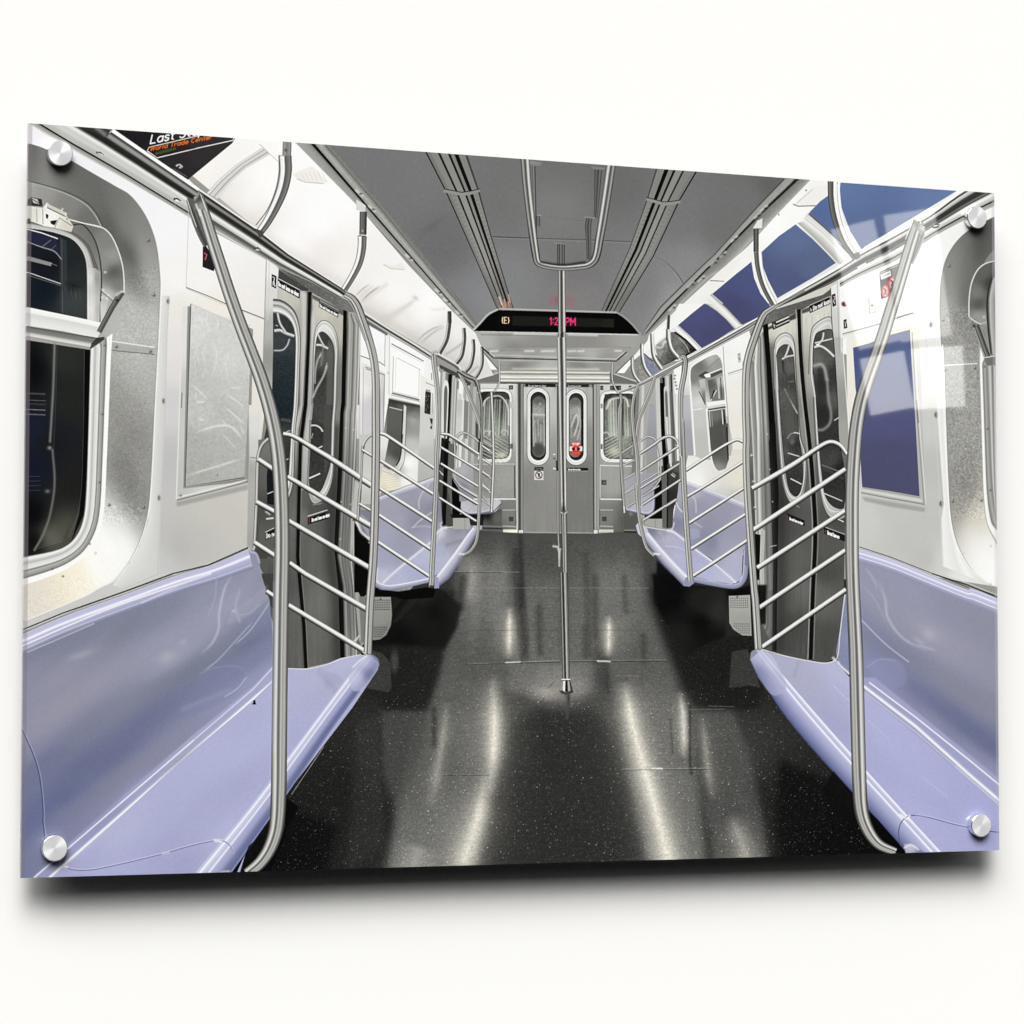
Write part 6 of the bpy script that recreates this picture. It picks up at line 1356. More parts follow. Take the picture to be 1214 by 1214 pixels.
def door_right():
    fill(D(190, 850, 250, 800, 500, 690, 505, 974) + H(514, 0, 530, 200, 540, 420, 530, 500, 520, 1000) + L(525, 60, 505, 220, 495, 320, 450, 343, 300, 318, 195, 290, 160, 0) + H(150, 400, 130, 100),
         an(VR, (330, 330, (214, 212, 200)), (400, 500, (176, 174, 164)), (550, 250, (210, 208, 198)), (460, 700, (150, 149, 142)), (520, 700, (168, 166, 156)), (460, 1000, 128), (520, 1050, 140), (640, 250, (214, 212, 202)))
         + an(H, (400, 300, 130), (400, 600, 96), (390, 700, 84), (300, 720, 76), (350, 850, 92), (470, 820, 84), (450, 900, 70), (280, 650, 66), (520, 650, 60)) + an(L, (300, 100, 88), (340, 200, 70), (440, 100, 96), (460, 250, 74), (380, 60, 104)), noise=1.5)
    brush(VR(190, 330, 700, 200, 760, 1214) + H(530, 500, 520, 974) + L(500, 320, 250, 300, 250, 0) + VR(200, 1100), 2.0)
    glow(VR(225, 500, 265, 1100) + H(275, 700) + L(275, 100, 270, 280), 10, 36, .5, p_=2)
    # header
    fill(D(245, 805, 440, 745, 500, 700, 500, 735, 400, 780, 345, 810, 215, 865, 190, 880), an(D, (300, 800, 92), (400, 755, 88), (470, 715, 84), (230, 830, 110)), noise=5, nr=1)
    fill(D(210, 880, 340, 812, 340, 835, 230, 880), 50, .9, .8); fill(D(355, 805, 465, 760, 465, 782, 360, 818), 56, .85, .8)
    # post by the wall
    fill(D(470, 715, 503, 694, 512, 974, 476, 974), an(D, (490, 720, 230), (488, 850, 205), (490, 950, 180))); fill(H(478, 0, 514, 0, 530, 200, 540, 420, 530, 450, 500, 400), an(H, (500, 60, 176), (515, 250, 150), (528, 380, 160)))
    line(D(470, 718, 478, 974), .9, 60, .8); line(D(503, 694, 512, 974) + H(516, 30, 540, 350), 1.0, 236); line(D(496, 700, 503, 974), .8, 150, .7)
    fill(D(474, 745, 488, 740, 491, 785, 478, 792), 30); line(D(480, 752, 486, 750, 486, 762, 480, 766, 486, 780), 1.1, 225)
    # stickers
    fill(VR(535, 150, 700, 75, 703, 135, 540, 212), 28); line(VR(535, 150, 700, 77), .9, 190); text('Do not lean', VR(568, 190), (2.65, -1.22), (0, -5.2), 225, 1.0); line(VR(545, 170, 552, 200), 1.0, 200); line(VR(541, 190, 558, 182), .8, 215)
    fill(VR(235, 285, 375, 225, 380, 285, 245, 345), 44); line(VR(270, 285, 375, 238), 1.8, 215); line(VR(270, 315, 378, 265), 1.2, 205); line(VR(252, 295, 260, 330), 1.0, 200); line(VR(247, 315, 266, 306), .8, 215)
    # black far jamb and ribbed post
    post = [(0, 205), (.12, 226), (.3, 140), (.4, 176), (.5, 96), (.6, 150), (.7, 178), (.85, 110), (1, 60)]
    ruled(H(100, 330, 120, 100, 140, 30) + [], H(150, 420, 175, 100, 200, 0), [(0, 205), (1, 150)], .0)
    ruled(VR(50, 640, 60, 900, 80, 1214) + H(190, 974) + L(200, 60, 205, 190), VR(190, 400, 200, 600, 225, 1214) + H(262, 500, 262, 974) + L(252, 0, 250, 290), [(0, 215), (.1, 150), (.3, 120), (.4, 176), (.5, 90), (.65, 150), (.8, 110), (1, 50)])
    fill(VR(60, 380, 140, 240, 190, 340, 200, 600, 100, 620, 60, 640), an(VR, (100, 560, 190), (150, 400, 215), (180, 560, 130)), .0)
    ruled(VR(110, 430, 95, 640, 118, 1150) + H(190, 620, 200, 974), VR(175, 350, 195, 640, 222, 1150) + H(248, 620, 254, 974), post)
    fill(VR(165, 310, 205, 290, 235, 700, 270, 1214) + H(245, 700, 262, 974) + L(250, 300, 245, 300, 250, 0) + H(232, 400) + VR(220, 1214, 195, 640), 12)
    fill(H(236, 330, 257, 330, 270, 600, 264, 974, 250, 974, 245, 600), 16); fill(L(248, 0, 264, 0, 262, 300, 245, 296), 16)
    glow(H(212, 330, 226, 600, 232, 974) + L(230, 120, 234, 420), [7.5, 8, 8], 92, .6, taper=.22)
    for x, y in ((165, 452), (226, 372), (236, 508), (246, 632)):
        blob(H(x, y), .9, .9, 220, .8)
    line(H(236, 805, 262, 800), .9, 190); line(H(180, 650, 182, 655), 1, 200)
    # leaf division
    dv = VR(452, 180, 465, 500, 490, 820) + H(391, 430, 404, 600, 411, 760) + L(402, 60, 393, 330)
    line(dv, 4.4, 16, sm=True); line([(x - 3.4, y) for x, y in dv], 1.2, 170, .8, sm=True); line([(x + 3.3, y) for x, y in dv], 1.2, 130, .8, sm=True)
    # far leaf window (left one)
    o1 = smooth(VR(255, 500, 265, 430, 300, 385, 350, 368, 395, 395, 418, 460, 425, 600, 445, 900, 470, 1214) + H(375, 450, 378, 540, 365, 610, 340, 645, 310, 630, 285, 560, 272, 450, 255, 200), 4)
    fill(o1, an(VR, (290, 430, 214), (400, 430, 205), (440, 700, 150), (280, 800, 168), (450, 1100, 140)) + an(H, (280, 500, 150), (330, 620, 190), (370, 560, 132), (270, 300, 160)))
    rimline(o1, .86, 226)
    line(o1, .9, 60, .8)
    g1 = smooth(VR(272, 560, 290, 500, 330, 465, 375, 470, 405, 530, 420, 700, 440, 950, 455, 1214) + H(358, 450, 362, 540, 352, 595, 335, 612, 312, 590, 298, 520, 285, 400, 270, 200), 4)
    fill(g1, an(VR, (300, 600, 84), (370, 520, 70), (360, 640, 96), (380, 760, 60), (330, 900, 88), (400, 1000, 74)) + an(H, (310, 350, 80), (330, 420, 48), (325, 480, 58), (330, 560, 50), (300, 440, 84)), noise=4, nr=1)
    line(g1, 1.0, 34, .8)
    tube(VR(375, 468, 355, 530, 335, 570), 3, [(-1, 120), (0, 238), (1, 90)]); tube(VR(318, 580, 360, 560, 412, 550), 2.8, [(-1, 160), (0, 226), (1, 60)])
    glow(VR(325, 600, 335, 680, 355, 720, 350, 800), 1.4, 30, .8); glow(VR(340, 820, 380, 900, 440, 1010), .9, 200, .8); glow(VR(370, 760, 410, 755), .8, 120, .8)
    for x in (345, 370, 395):
        line(VR(x, 860, x + 20, 1214), .8, 96, .6)
    tube(H(303, 390, 315, 373, 335, 367, 352, 372), 2.2, [(-1, 130), (0, 236), (1, 90)]); blob(H(322, 400), 2.6, 3.6, 150, .6); line(H(305, 445, 350, 458), 1.3, 205); line(H(315, 543, 358, 565), 1.5, 210)
    fill(H(288, 100, 302, 100, 330, 350, 325, 400, 300, 400), 84, .6, .8)
    # near leaf window
    o2 = smooth(VR(532, 700, 540, 480, 560, 330, 620, 270, 690, 240, 712, 250, 720, 340, 740, 560, 765, 1000, 772, 1214) + H(520, 500, 525, 690, 500, 700, 465, 690, 440, 640, 425, 560, 412, 400, 403, 230), 4)
    fill(o2, an(VR, (560, 420, 205), (640, 290, 214), (560, 900, 165), (700, 330, 190)) + an(H, (415, 400, 160), (440, 620, 190), (470, 680, 190), (510, 690, 160)))
    rimline(o2, .86, 226)
    line(o2, 1.0, 60, .8)
    g2 = smooth(VR(565, 700, 568, 480, 590, 380, 640, 350, 705, 340, 722, 360, 740, 560, 765, 1000, 770, 1214) + H(520, 500, 520, 655, 480, 650, 450, 610, 438, 540, 425, 400, 413, 230), 4)
    fill(g2, an(VR, (620, 420, 60), (690, 400, 90), (620, 560, 110), (650, 540, 74), (640, 800, 50), (640, 1000, 40), (740, 700, 52), (700, 900, 90)) + an(H, (470, 380, 50), (480, 480, 74), (470, 560, 44), (490, 620, 52), (500, 500, 30)), noise=3, nr=1)
    line(g2, 1.0, 34, .8)
    tube(VR(650, 365, 640, 420, 600, 470), 3, [(-1, 120), (0, 238), (1, 90)]); tube(VR(575, 485, 620, 475, 670, 500, 735, 560), 3.4, [(-1, 160), (-.3, 230), (.4, 190), (1, 60)]); line(VR(580, 450, 720, 415), 1.8, 205); line(VR(590, 462, 615, 462), 2, 240)
    glow(VR(575, 632, 630, 620, 660, 660, 675, 740), 2.2, 170, .8); glow(VR(678, 740, 690, 900, 710, 1010, 700, 1090, 650, 1140, 610, 1145), 1.8, 150, .75); fill(VR(600, 650, 640, 650, 665, 800, 690, 1080, 610, 1120), 40, .6, 1.2)
    line(VR(735, 1070, 770, 1045), 1.2, 210); line(H(435, 490, 500, 515), 1.4, 110); line(H(445, 600, 515, 630), 1.3, 205); line(H(440, 500, 520, 545), 3, 66, .7)
    # wide light strips beside the near window, under it
    line(H(330, 640, 350, 655), 1.0, 150); line(H(490, 695, 520, 710), 1.4, 214)
    # lower stickers
    fill(H(300, 675, 370, 705, 370, 726, 303, 700), 24); text('Do not lean on door', H(312, 702), (1.22, .46), (0, -3.2), 230, .75); line(H(303, 682, 306, 700), .9, (150, 70, 70))
    fill(H(443, 730, 525, 762, 525, 786, 446, 756), 24); text('Do not lean on', H(458, 758), (1.45, .55), (0, -4.4), 235, .9); line(H(449, 740, 451, 754), .9, (170, 70, 70)); line(H(440, 727, 525, 758), .8, 190)
    # gap at the near end of the door, lit wall edge
    fill(H(575, 470, 588, 575, 582, 700, 578, 812), 205, .8)
    # far side of the door: bay with window beyond
    fill(a7(1020, 60, 1130, 0, 1214, 0, 1214, 1214, 1080, 1214), 78, .0)
    line(a7(1090, 450, 1115, 470, 1105, 700, 1110, 900), 3.6, 180); fill(a7(1045, 490, 1090, 500, 1080, 860, 1060, 860), 14); fill(a7(1120, 450, 1214, 400, 1214, 1214, 1110, 1214, 1115, 900), an(a7, (1150, 700, 74), (1180, 1000, 84), (1200, 600, 90)), .0)


def rimline(o, k, g):
    o = np.asarray(o, float); c_ = o.mean(0)
    q = c_ + (o - c_) * (k, .5 + k / 2)
    line(np.vstack([q, q[:1]]), 1.1, g, .9); q2 = c_ + (o - c_) * ((k + 1) / 2, .75 + k / 4)
    line(np.vstack([q2, q2[:1]]), .6, 90, .5)


def mid_right():
    # wall and window of the next bay on the right
    fill(SR(500, 480, 640, 405, 1000, 215, 1020, 300, 960, 520, 950, 900, 960, 1214, 420, 1214, 450, 800, 490, 600),
         an(SR, (700, 420, 240), (850, 300, 244), (900, 450, 240), (880, 700, (234, 232, 226)), (880, 1000, (230, 228, 218)), (820, 380, 236), (480, 900, (188, 188, 192)), (490, 750, (206, 205, 207)), (510, 600, 226)))
    fill(H(-75, 430, 140, 430, 155, 640, 150, 660, 0, 600, -100, 560), an(H, (110, 550, (226, 222, 206)), (20, 560, (225, 222, 215)), (-40, 560, (240, 240, 238)), (100, 620, 190), (40, 600, 205)))
    fill(smooth(SR(535, 640, 528, 540, 545, 500, 620, 450, 700, 410, 745, 405, 770, 440, 790, 520, 810, 700, 830, 900, 850, 1214, 560, 1214, 545, 900), 4),
         an(SR, (600, 500, 110), (700, 440, 176), (560, 600, 120), (580, 700, 190), (600, 780, 214), (600, 900, 196), (600, 1100, 188), (750, 480, 150), (620, 640, 150)), noise=2)
    line(smooth(SR(528, 700, 528, 540, 545, 500, 620, 450, 700, 410, 745, 405, 770, 440), 4), 1.2, 246); line(SR(532, 700, 545, 900, 565, 1214), 2.2, 236); line(SR(545, 850, 630, 838), .9, 240); line(SR(640, 600, 655, 800), 1.3, 232)
    fill(SR(665, 610, 750, 590, 800, 570, 800, 770, 690, 780), an(SR, (700, 650, 90), (740, 700, 110), (780, 620, 190), (780, 740, 120)), noise=4); line(SR(750, 600, 760, 760), 2, 190); line(SR(690, 780, 740, 690), 1, 226); line(SR(720, 690, 700, 760), 1.4, 30); line(SR(770, 590, 780, 760), .9, 60)
    fill(SR(600, 570, 650, 540, 700, 560, 780, 520, 785, 550, 700, 590, 640, 600, 600, 585), 60, .8); line(SR(640, 575, 780, 520), 1.8, 225); fill(SR(640, 560, 690, 565, 690, 590, 650, 592), 244); line(SR(595, 580, 650, 560), 1.0, 60); line(SR(640, 540, 770, 430), 1.0, 120, .6)
    fill(SR(598, 610, 645, 600, 655, 800, 630, 770), an(SR, (620, 640, 190), (640, 750, 120))); line(SR(600, 700, 650, 810), 1.0, 60)
    fill(SR(660, 790, 805, 770, 812, 800, 665, 825), 238); line(SR(650, 835, 810, 810), 1.6, 214); line(SR(655, 850, 812, 826), 1.4, 50); line(SR(660, 840, 690, 1214), 3.0, 232); line(SR(672, 860, 700, 1214), 1.0, 60)
    fill(SR(685, 862, 805, 842, 830, 1100, 835, 1214, 705, 1214), an(SR, (740, 900, 110), (760, 1000, 84), (740, 1150, 74), (810, 950, 60))); line(SR(782, 850, 808, 1214), 1.4, 214); line(SR(795, 850, 822, 1214), 1.0, 30); line(SR(700, 870, 720, 1214), .8, 150)
    fill(H(5, 345, 75, 330, 78, 470, 66, 505, 40, 514, 20, 500, 9, 450), an(H, (40, 400, 78), (60, 460, 86), (40, 508, 140), (12, 440, 84)), .95); line(H(5, 420, 15, 480, 35, 515, 80, 520), 1.8, 226, sm=True); line(H(70, 345, 76, 470), 1.4, 24)
    line(SR(790, 340, 800, 520, 830, 900, 850, 1214), 1.0, 150, .8); line(SR(780, 340, 790, 520, 822, 900), 1.2, 244); line(SR(830, 560, 1000, 505), 1.1, 150); line(SR(832, 572, 940, 545), .8, 205)
    fill(SR(905, 400, 930, 390, 935, 465, 912, 475), 190, .9); line(SR(912, 410, 925, 405), .7, 60); line(SR(915, 430, 928, 450), .9, 90)
    # second doorway on the right
    fill(SR(120, 650, 290, 560, 460, 470, 490, 620, 450, 900, 440, 1214, 60, 1214, 90, 800), 168)
    fill(SR(290, 560, 460, 475, 450, 500, 380, 540, 300, 590), 56, .9)
    for x, y, xb, w, g in ((110, 680, 80, 4, 120), (150, 650, 140, 3, 205), (180, 640, 170, 2.5, 165), (265, 600, 285, 5, 200), (300, 590, 320, 4, 90), (315, 590, 345, 2.4, 12), (345, 580, 368, 3, 206), (372, 570, 395, 4, 120), (400, 560, 425, 4, 210),
                           (440, 500, 420, 5, 232), (375, 560, 400, 1.2, 24)):
        line(SR(x, y, xb, 1214, xb + (xb - x) / (1214 - y) * 500, 1714), w, g, .95)
    fill(SR(200, 800, 245, 800, 265, 1214, 170, 1214), an(SR, (220, 850, (160, 160, 168)), (220, 1100, (150, 150, 158)))); fill(SR(395, 520, 460, 480, 455, 640, 430, 720, 405, 720), 240)
    fill(smooth(SR(322, 1214, 312, 850, 310, 720, 325, 660, 342, 660, 358, 720, 372, 1214), 4), 205); fill(smooth(SR(338, 1214, 330, 850, 326, 720, 334, 690, 345, 720, 362, 1214), 4), 110)
    for k, (x, y) in enumerate(((405, 575), (402, 600), (410, 628), (415, 655), (422, 682))):
        blob(SR(x, y), 1.1, 1.0, 50, .85)
    fill(SR(455, 730, 520, 730, 555, 1214, 450, 1214), an(SR, (490, 800, (184, 183, 188)), (500, 1100, (160, 160, 166))))
    # rear bench dark door bits
    fill(RF(775, 1060, 830, 1040, 840, 1214, 780, 1214), 12); fill(RF(820, 900, 980, 850, 985, 1000, 960, 1200, 880, 1214, 840, 1214), an(RF, (850, 1000, 96), (930, 1100, 70), (900, 950, 50), (960, 900, 90)))
    line(RF(840, 230, 850, 600, 870, 900, 900, 1214), 4.6, 12, sm=True); line(RF(880, 500, 890, 700, 915, 900), 2.4, 214, sm=True)
    fill(RF(900, 300, 925, 300, 955, 700, 965, 880, 930, 900), 100, .7); line(RF(905, 960, 945, 975), 1.0, 215); line(RF(915, 950, 950, 985), .8, 190)


THIN = [(-1, 60), (-.7, 170), (-.3, 232), (.1, 200), (.5, 130), (.85, 60), (1, 40)]


def rails_far():
    # hanging straps and rails far down the car
    V = [(-1, 40), (-.6, 110), (-.2, 205), (.25, 236), (.6, 150), (1, 60)]
    # end-wall loops
    up(G(208, 110, 210, 210, 200, 240, 185, 262), 2.2, V); up(G(172, 262, 178, 400, 182, 600, 178, 700, 172, 838), 3.6, V)
    up(G(752, 120, 752, 200, 765, 240, 782, 270), 2.2, V); up(G(794, 278, 790, 400, 795, 600, 803, 750, 810, 842), 3.8, V)
    for pts in (G(130, 580, 175, 610), G(130, 640, 172, 680), G(128, 700, 170, 746), G(130, 760, 165, 800)):
        tube(pts, 1.9, THIN, sm=False)
    for pts in (G(803, 612, 862, 588), G(806, 680, 860, 650), G(812, 745, 868, 705), G(820, 818, 870, 785)):
        tube(pts, 1.9, THIN, sm=False)
    # left cluster two: arch and bars
    tube(P(945, 1214, 970, 1178, 1010, 1165, 1060, 1185, 1110, 1214), 2.4, THIN)
    tube(QF(265, 740, 268, 690, 300, 645, 345, 630, 390, 650, 455, 700), 2.4, THIN)
    tube(QF(262, 700, 265, 900, 262, 990), 2.0, THIN)
    for pts in (QF(265, 690, 460, 800), QF(150, 632, 200, 640, 260, 675, 455, 815), QF(150, 740, 450, 925), QF(150, 875, 450, 1055), QF(140, 1010, 440, 1200), QF(140, 1150, 250, 1214)):
        tube(pts, 2.9, THIN)
    for pts in (QF(485, 690, 570, 740), QF(485, 745, 565, 790), QF(490, 840, 560, 885), QF(485, 950, 555, 995), QF(480, 1060, 550, 1110), UF(480, 1165 - 810, 550, 1210 - 810)):
        tube(pts, 2.0, THIN, sm=False)
    tube(UF(140, 200, 440, 390), 2.9, THIN, sm=False); tube(UF(140, 340, 440, 525), 2.9, THIN, sm=False)
    # posts
    up(QF(295, 140, 345, 240, 400, 380, 450, 510, 472, 600, 478, 700, 470, 900, 462, 1214) + UF(455, 500, 450, 600, 430, 700, 380, 770, 320, 795), [4.0, 4.2, 4.0, 3.6, 3.4], CHROME)
    up(QF(310, 140, 430, 210, 460, 300, 478, 400, 480, 560, 475, 700), [3.4, 3.0, 2.6], [(-1, 30), (-.4, 60), (0, 200), (.5, 120), (1, 30)])
    glow(UF(300, 785, 335, 790), 1.2, 232, .8, sm=False)
    # right cluster
    for pts in (RF(670, 695, 720, 660, 770, 670, 800, 700),):
        tube(pts, 2.4, THIN)
    tube(RF(800, 700, 825, 800, 830, 960, 820, 1010, 760, 1080, 690, 1130), 2.0, THIN)
    for pts in (RF(670, 1030, 815, 945), RF(520, 790, 610, 730), RF(530, 890, 615, 850), RF(540, 1000, 620, 955), RF(550, 1110, 625, 1065), RF(575, 1214, 630, 1180), RF(680, 1140, 820, 1050)):
        tube(pts, 2.0, THIN, sm=False)
    up(RF(510, 320, 515, 380, 500, 450, 505, 700, 520, 950, 540, 1214), 3.0, CHROME)
    tube(RF(665, 795, 780, 720, 850, 670, 905, 658, 950, 680, 970, 720), 3.8, THIN)
    for pts in (RF(665, 935, 970, 740), RF(670, 1070, 980, 875), RF(685, 1200, 990, 1005), a7(150, 385, 415, 215), a7(145, 260, 450, 60), RF(875, 1214, 960, 1160)):
        tube(pts, 3.4, THIN, sm=False)
    up(RF(790, 170, 740, 320, 690, 440, 655, 540, 635, 700), [4.2, 4, 4], CHROME)
    up(RF(655, 235, 620, 330, 605, 450, 615, 620, 640, 800, 655, 1214) + a7(100, 100, 120, 350, 145, 480, 180, 600, 240, 665), [3.8, 4.0, 4.6, 4.6, 4.4, 3.6], CHROME)
    glow(a7(240, 650, 280, 655), 1.2, 240, .9, sm=False)


def hangers():
    # ceiling bars
    CC = [(-1, 60), (-.8, 150), (-.5, 226), (-.3, 180), (0, 70), (.3, 110), (.55, 176), (.8, 110), (1, 50)]
    up(C(295, 300, 305, 760), 3.4, [(-1, 60), (-.3, 150), (.3, 90), (1, 40)], sm=False); glow(C(280, 292, 325, 300), 1.6, 150, .8, sm=False)
    fill(C(268, 292, 300, 300, 330, 298, 322, 308, 290, 312), 132, .9)
    up(C(605, 318, 592, 560), [9, 4], [(-1, 40), (-.6, 110), (0, 60), (.5, 120), (1, 50)], sm=False); fill(C(570, 312, 640, 320, 630, 330, 580, 326), 130, .9)
    up(C(560, 560, 555, 600, 560, 760), [7, 7, 5], [(-1, 30), (-.6, 110), (0, 60), (.5, 120), (1, 40)], sm=False); line(C(535, 556, 590, 560), 1.8, 136)
    up(C(315, 548, 315, 600), 5, [(-1, 50), (0, 120), (1, 60)], sm=False); line(C(310, 545, 332, 550), 1.4, 150)
    # central pole upper length
    up(C(425, 678, 425, 790), 9, [(-1, 40), (-.7, 110), (-.4, 60), (0, 130), (.3, 60), (.6, 120), (1, 40)], sm=False); line(C(395, 680, 445, 684), 1.3, 140)
    up(C(428, 800, 430, 1110), [8.4, 9.2], [(-1, 50), (-.8, 130), (-.6, 200), (-.4, 130), (-.2, 70), (.1, 60), (.35, 150), (.55, 236), (.75, 180), (1, 60)], sm=False)
    up(C(430, 1105, 430, 1214), 8.4, [(-1, 60), (-.75, 190), (-.55, 200), (-.3, 90), (0, 30), (.2, 60), (.5, 150), (.8, 190), (1, 60)], sm=False)
    up(SG(645, 360, 645, 607), 9.4, [(-1, 60), (-.85, 170), (-.5, 222), (-.35, 120), (-.1, 50), (.15, 70), (.35, 180), (.6, 214), (.85, 150), (1, 60)], sm=False)
    glow(SG(640, 345, 648, 390, 645, 440), 1.7, 40, .7, sm=False)
    up(G(508, 0, 512, 200, 515, 500, 518, 700, 520, 830), [10.4, 10, 8.6, 7.4, 7.0], [(-1, 70), (-.8, 190), (-.55, 214), (-.35, 110), (-.1, 60), (.1, 60), (.3, 150), (.55, 232), (.8, 180), (1, 70)])
    up(G(492, 640, 492, 920, 498, 1060), 2.6, [(-1, 40), (-.2, 190), (.3, 150), (1, 50)], sm=False)
    blob(G(518, 825), 2.4, 4.6, 44, .85); line(G(505, 838, 520, 848, 536, 836), 1.2, 205)
    up(G(521, 845, 524, 1000, 527, 1214), 6.6, [(-1, 40), (-.7, 110), (-.5, 200), (-.35, 90), (0, 130), (.25, 205), (.5, 120), (.8, 90), (1, 40)], sm=False)
    glow(G(470, 1002, 490, 1005), 1.3, 222, .9, sm=False); fill(G(486, 1010, 508, 1012, 504, 1030, 502, 1100, 494, 1100, 492, 1030), 200, .8)
    up(K(438, -5, 443, 200, 450, 510), [9.0, 9, 8.8], [(-1, 40), (-.8, 110), (-.6, 170), (-.45, 60), (-.1, 40), (.1, 150), (.3, 200), (.5, 130), (.75, 110), (1, 40)], sm=False)
    fill(K(438, 566, 470, 566, 466, 620, 462, 700, 448, 700, 442, 620), an(K, (445, 600, 110), (465, 600, 44), (452, 680, 70)), .85, .8)
    fill(K(430, 508, 468, 508, 474, 540, 484, 568, 416, 566, 426, 540), 92)
    fill(K(430, 508, 440, 508, 434, 566, 418, 566, 426, 540), 150); fill(K(437, 510, 446, 510, 444, 566, 434, 566), 236); fill(K(448, 510, 456, 510, 458, 567, 446, 567), 34)
    fill(K(457, 510, 464, 510, 470, 567, 460, 567), 168); fill(K(466, 512, 469, 512, 484, 568, 476, 567), 52)
    fill(smooth(K(416, 566, 432, 560, 450, 572, 468, 562, 484, 568, 470, 576, 450, 580, 430, 576), 4), 60, .9); line(K(428, 508, 470, 508), 1.5, 236); line(K(428, 513, 470, 513), .7, 50)
    # U shaped loop in front
    tube(C(252, 262, 262, 400, 285, 600, 305, 740, 315, 775, 350, 790, 430, 800, 510, 795, 560, 785, 590, 755, 610, 660, 640, 480, 668, 290), [11, 10, 9.4, 7.2, 6.4, 7.2, 9.6, 10.4, 11], CC)
    glow(C(330, 772, 430, 785, 540, 772), 1.5, 30, .7)
    # curved straps left
    B2 = [(-1, 60), (-.75, 235), (-.2, 246), (-.05, 80), (.25, 100), (.7, 128), (1, 40)]
    up(B(245, 192, 242, 262), 10, [(-1, 90), (-.6, 160), (0, 120), (.7, 150), (1, 50)], sm=False); blob(B(238, 235), 1.6, 1.6, 60, .9); line(B(202, 262, 262, 266), 1.2, 90)
    up(B(235, 262, 237, 340, 222, 420, 190, 500, 150, 575, 112, 630), [15, 14.5, 13.5, 12, 10.5, 9.4], B2)
    line(B(205, 265, 205, 345, 188, 430, 150, 520, 95, 595), .9, 60, .9, sm=True)
    fill(B(90, 610, 130, 625, 128, 648, 112, 655), 70)
    up(B(610, 530, 608, 640), 8.4, [(-1, 60), (-.5, 110), (.3, 90), (1, 30)], sm=False); blob(B(606, 622), 1.2, 1.2, 200, .8); line(B(585, 646, 622, 648), 1.2, 60); fill(B(576, 470, 622, 500, 620, 530, 575, 522), 214)
    up(B(605, 648, 602, 710, 588, 775, 560, 835, 518, 905), [10.5, 10, 9.4, 8.4, 7.6], B2)
    up(P(895, 200, 893, 290, 888, 340, 870, 430, 815, 535), [4.6, 5.2, 5.2, 5, 4.6], [(-1, 60), (-.7, 236), (-.3, 150), (0, 40), (.4, 90), (1, 40)]); up(P(897, 195, 900, 290), 4, [(-1, 40), (0, 70), (1, 30)], sm=False)
    up(P(1010, 330, 1015, 400, 1010, 470, 990, 560, 940, 625), 4.4, [(-1, 60), (-.7, 236), (-.3, 150), (0, 40), (.4, 90), (1, 40)])
    up(P(1085, 420, 1090, 500, 1080, 580, 1060, 640, 1025, 680), 4.0, [(-1, 60), (-.7, 236), (-.3, 150), (0, 40), (.4, 90), (1, 40)])
    up(P(1155, 480, 1160, 560, 1155, 630, 1130, 690, 1100, 735), 3.6, [(-1, 60), (-.7, 236), (-.3, 150), (0, 50), (.4, 100), (1, 40)])
    # curved straps right (mirror)
    B3 = [(-1, 40), (-.7, 120), (-.3, 90), (.05, 70), (.2, 240), (.75, 246), (1, 150)]
    up(D(478, 308, 480, 380, 495, 460, 525, 540, 570, 605), [12, 11.5, 11, 10, 9], B3, gain=1); fill(D(560, 585, 580, 580, 585, 600, 570, 610), 100)
    line(D(500, 320, 505, 400, 525, 480, 560, 545, 588, 575), 2.8, 244, sm=True)
    fill(D(188, 460, 208, 450, 205, 488, 170, 490), 226); up(D(183, 490, 183, 580), 6, [(-1, 40), (0, 110), (1, 50)], sm=False)
    up(D(190, 580, 196, 640, 215, 710, 255, 788), [9.5, 9, 8.4, 8], B3)
    up(SR(355, 90, 350, 210), 3.6, [(-1, 190), (-.3, 60), (1, 60)], sm=False); up(SR(350, 205, 355, 290, 380, 370, 440, 440), [4.4, 5.4, 5, 4.8], [(-1, 50), (-.3, 120), (.2, 236), (.8, 240), (1, 80)])
    up(SR(220, 240, 225, 330, 240, 430, 300, 525), [3.6, 4.6, 4.4], [(-1, 50), (-.3, 110), (.2, 236), (.8, 236), (1, 80)])
    up(SR(140, 320, 143, 420, 165, 510, 210, 580), [3.4, 4.2, 4], [(-1, 50), (-.3, 110), (.2, 236), (.8, 236), (1, 80)])
    up(SR(62, 430, 65, 520, 85, 580, 125, 630), [3, 3.8, 3.6], [(-1, 50), (-.3, 110), (.2, 230), (.8, 230), (1, 80)])
    line(P(1150, 480, 1214, 530), 1.4, 60); line(P(1100, 740, 1214, 705), 1.2, 220)


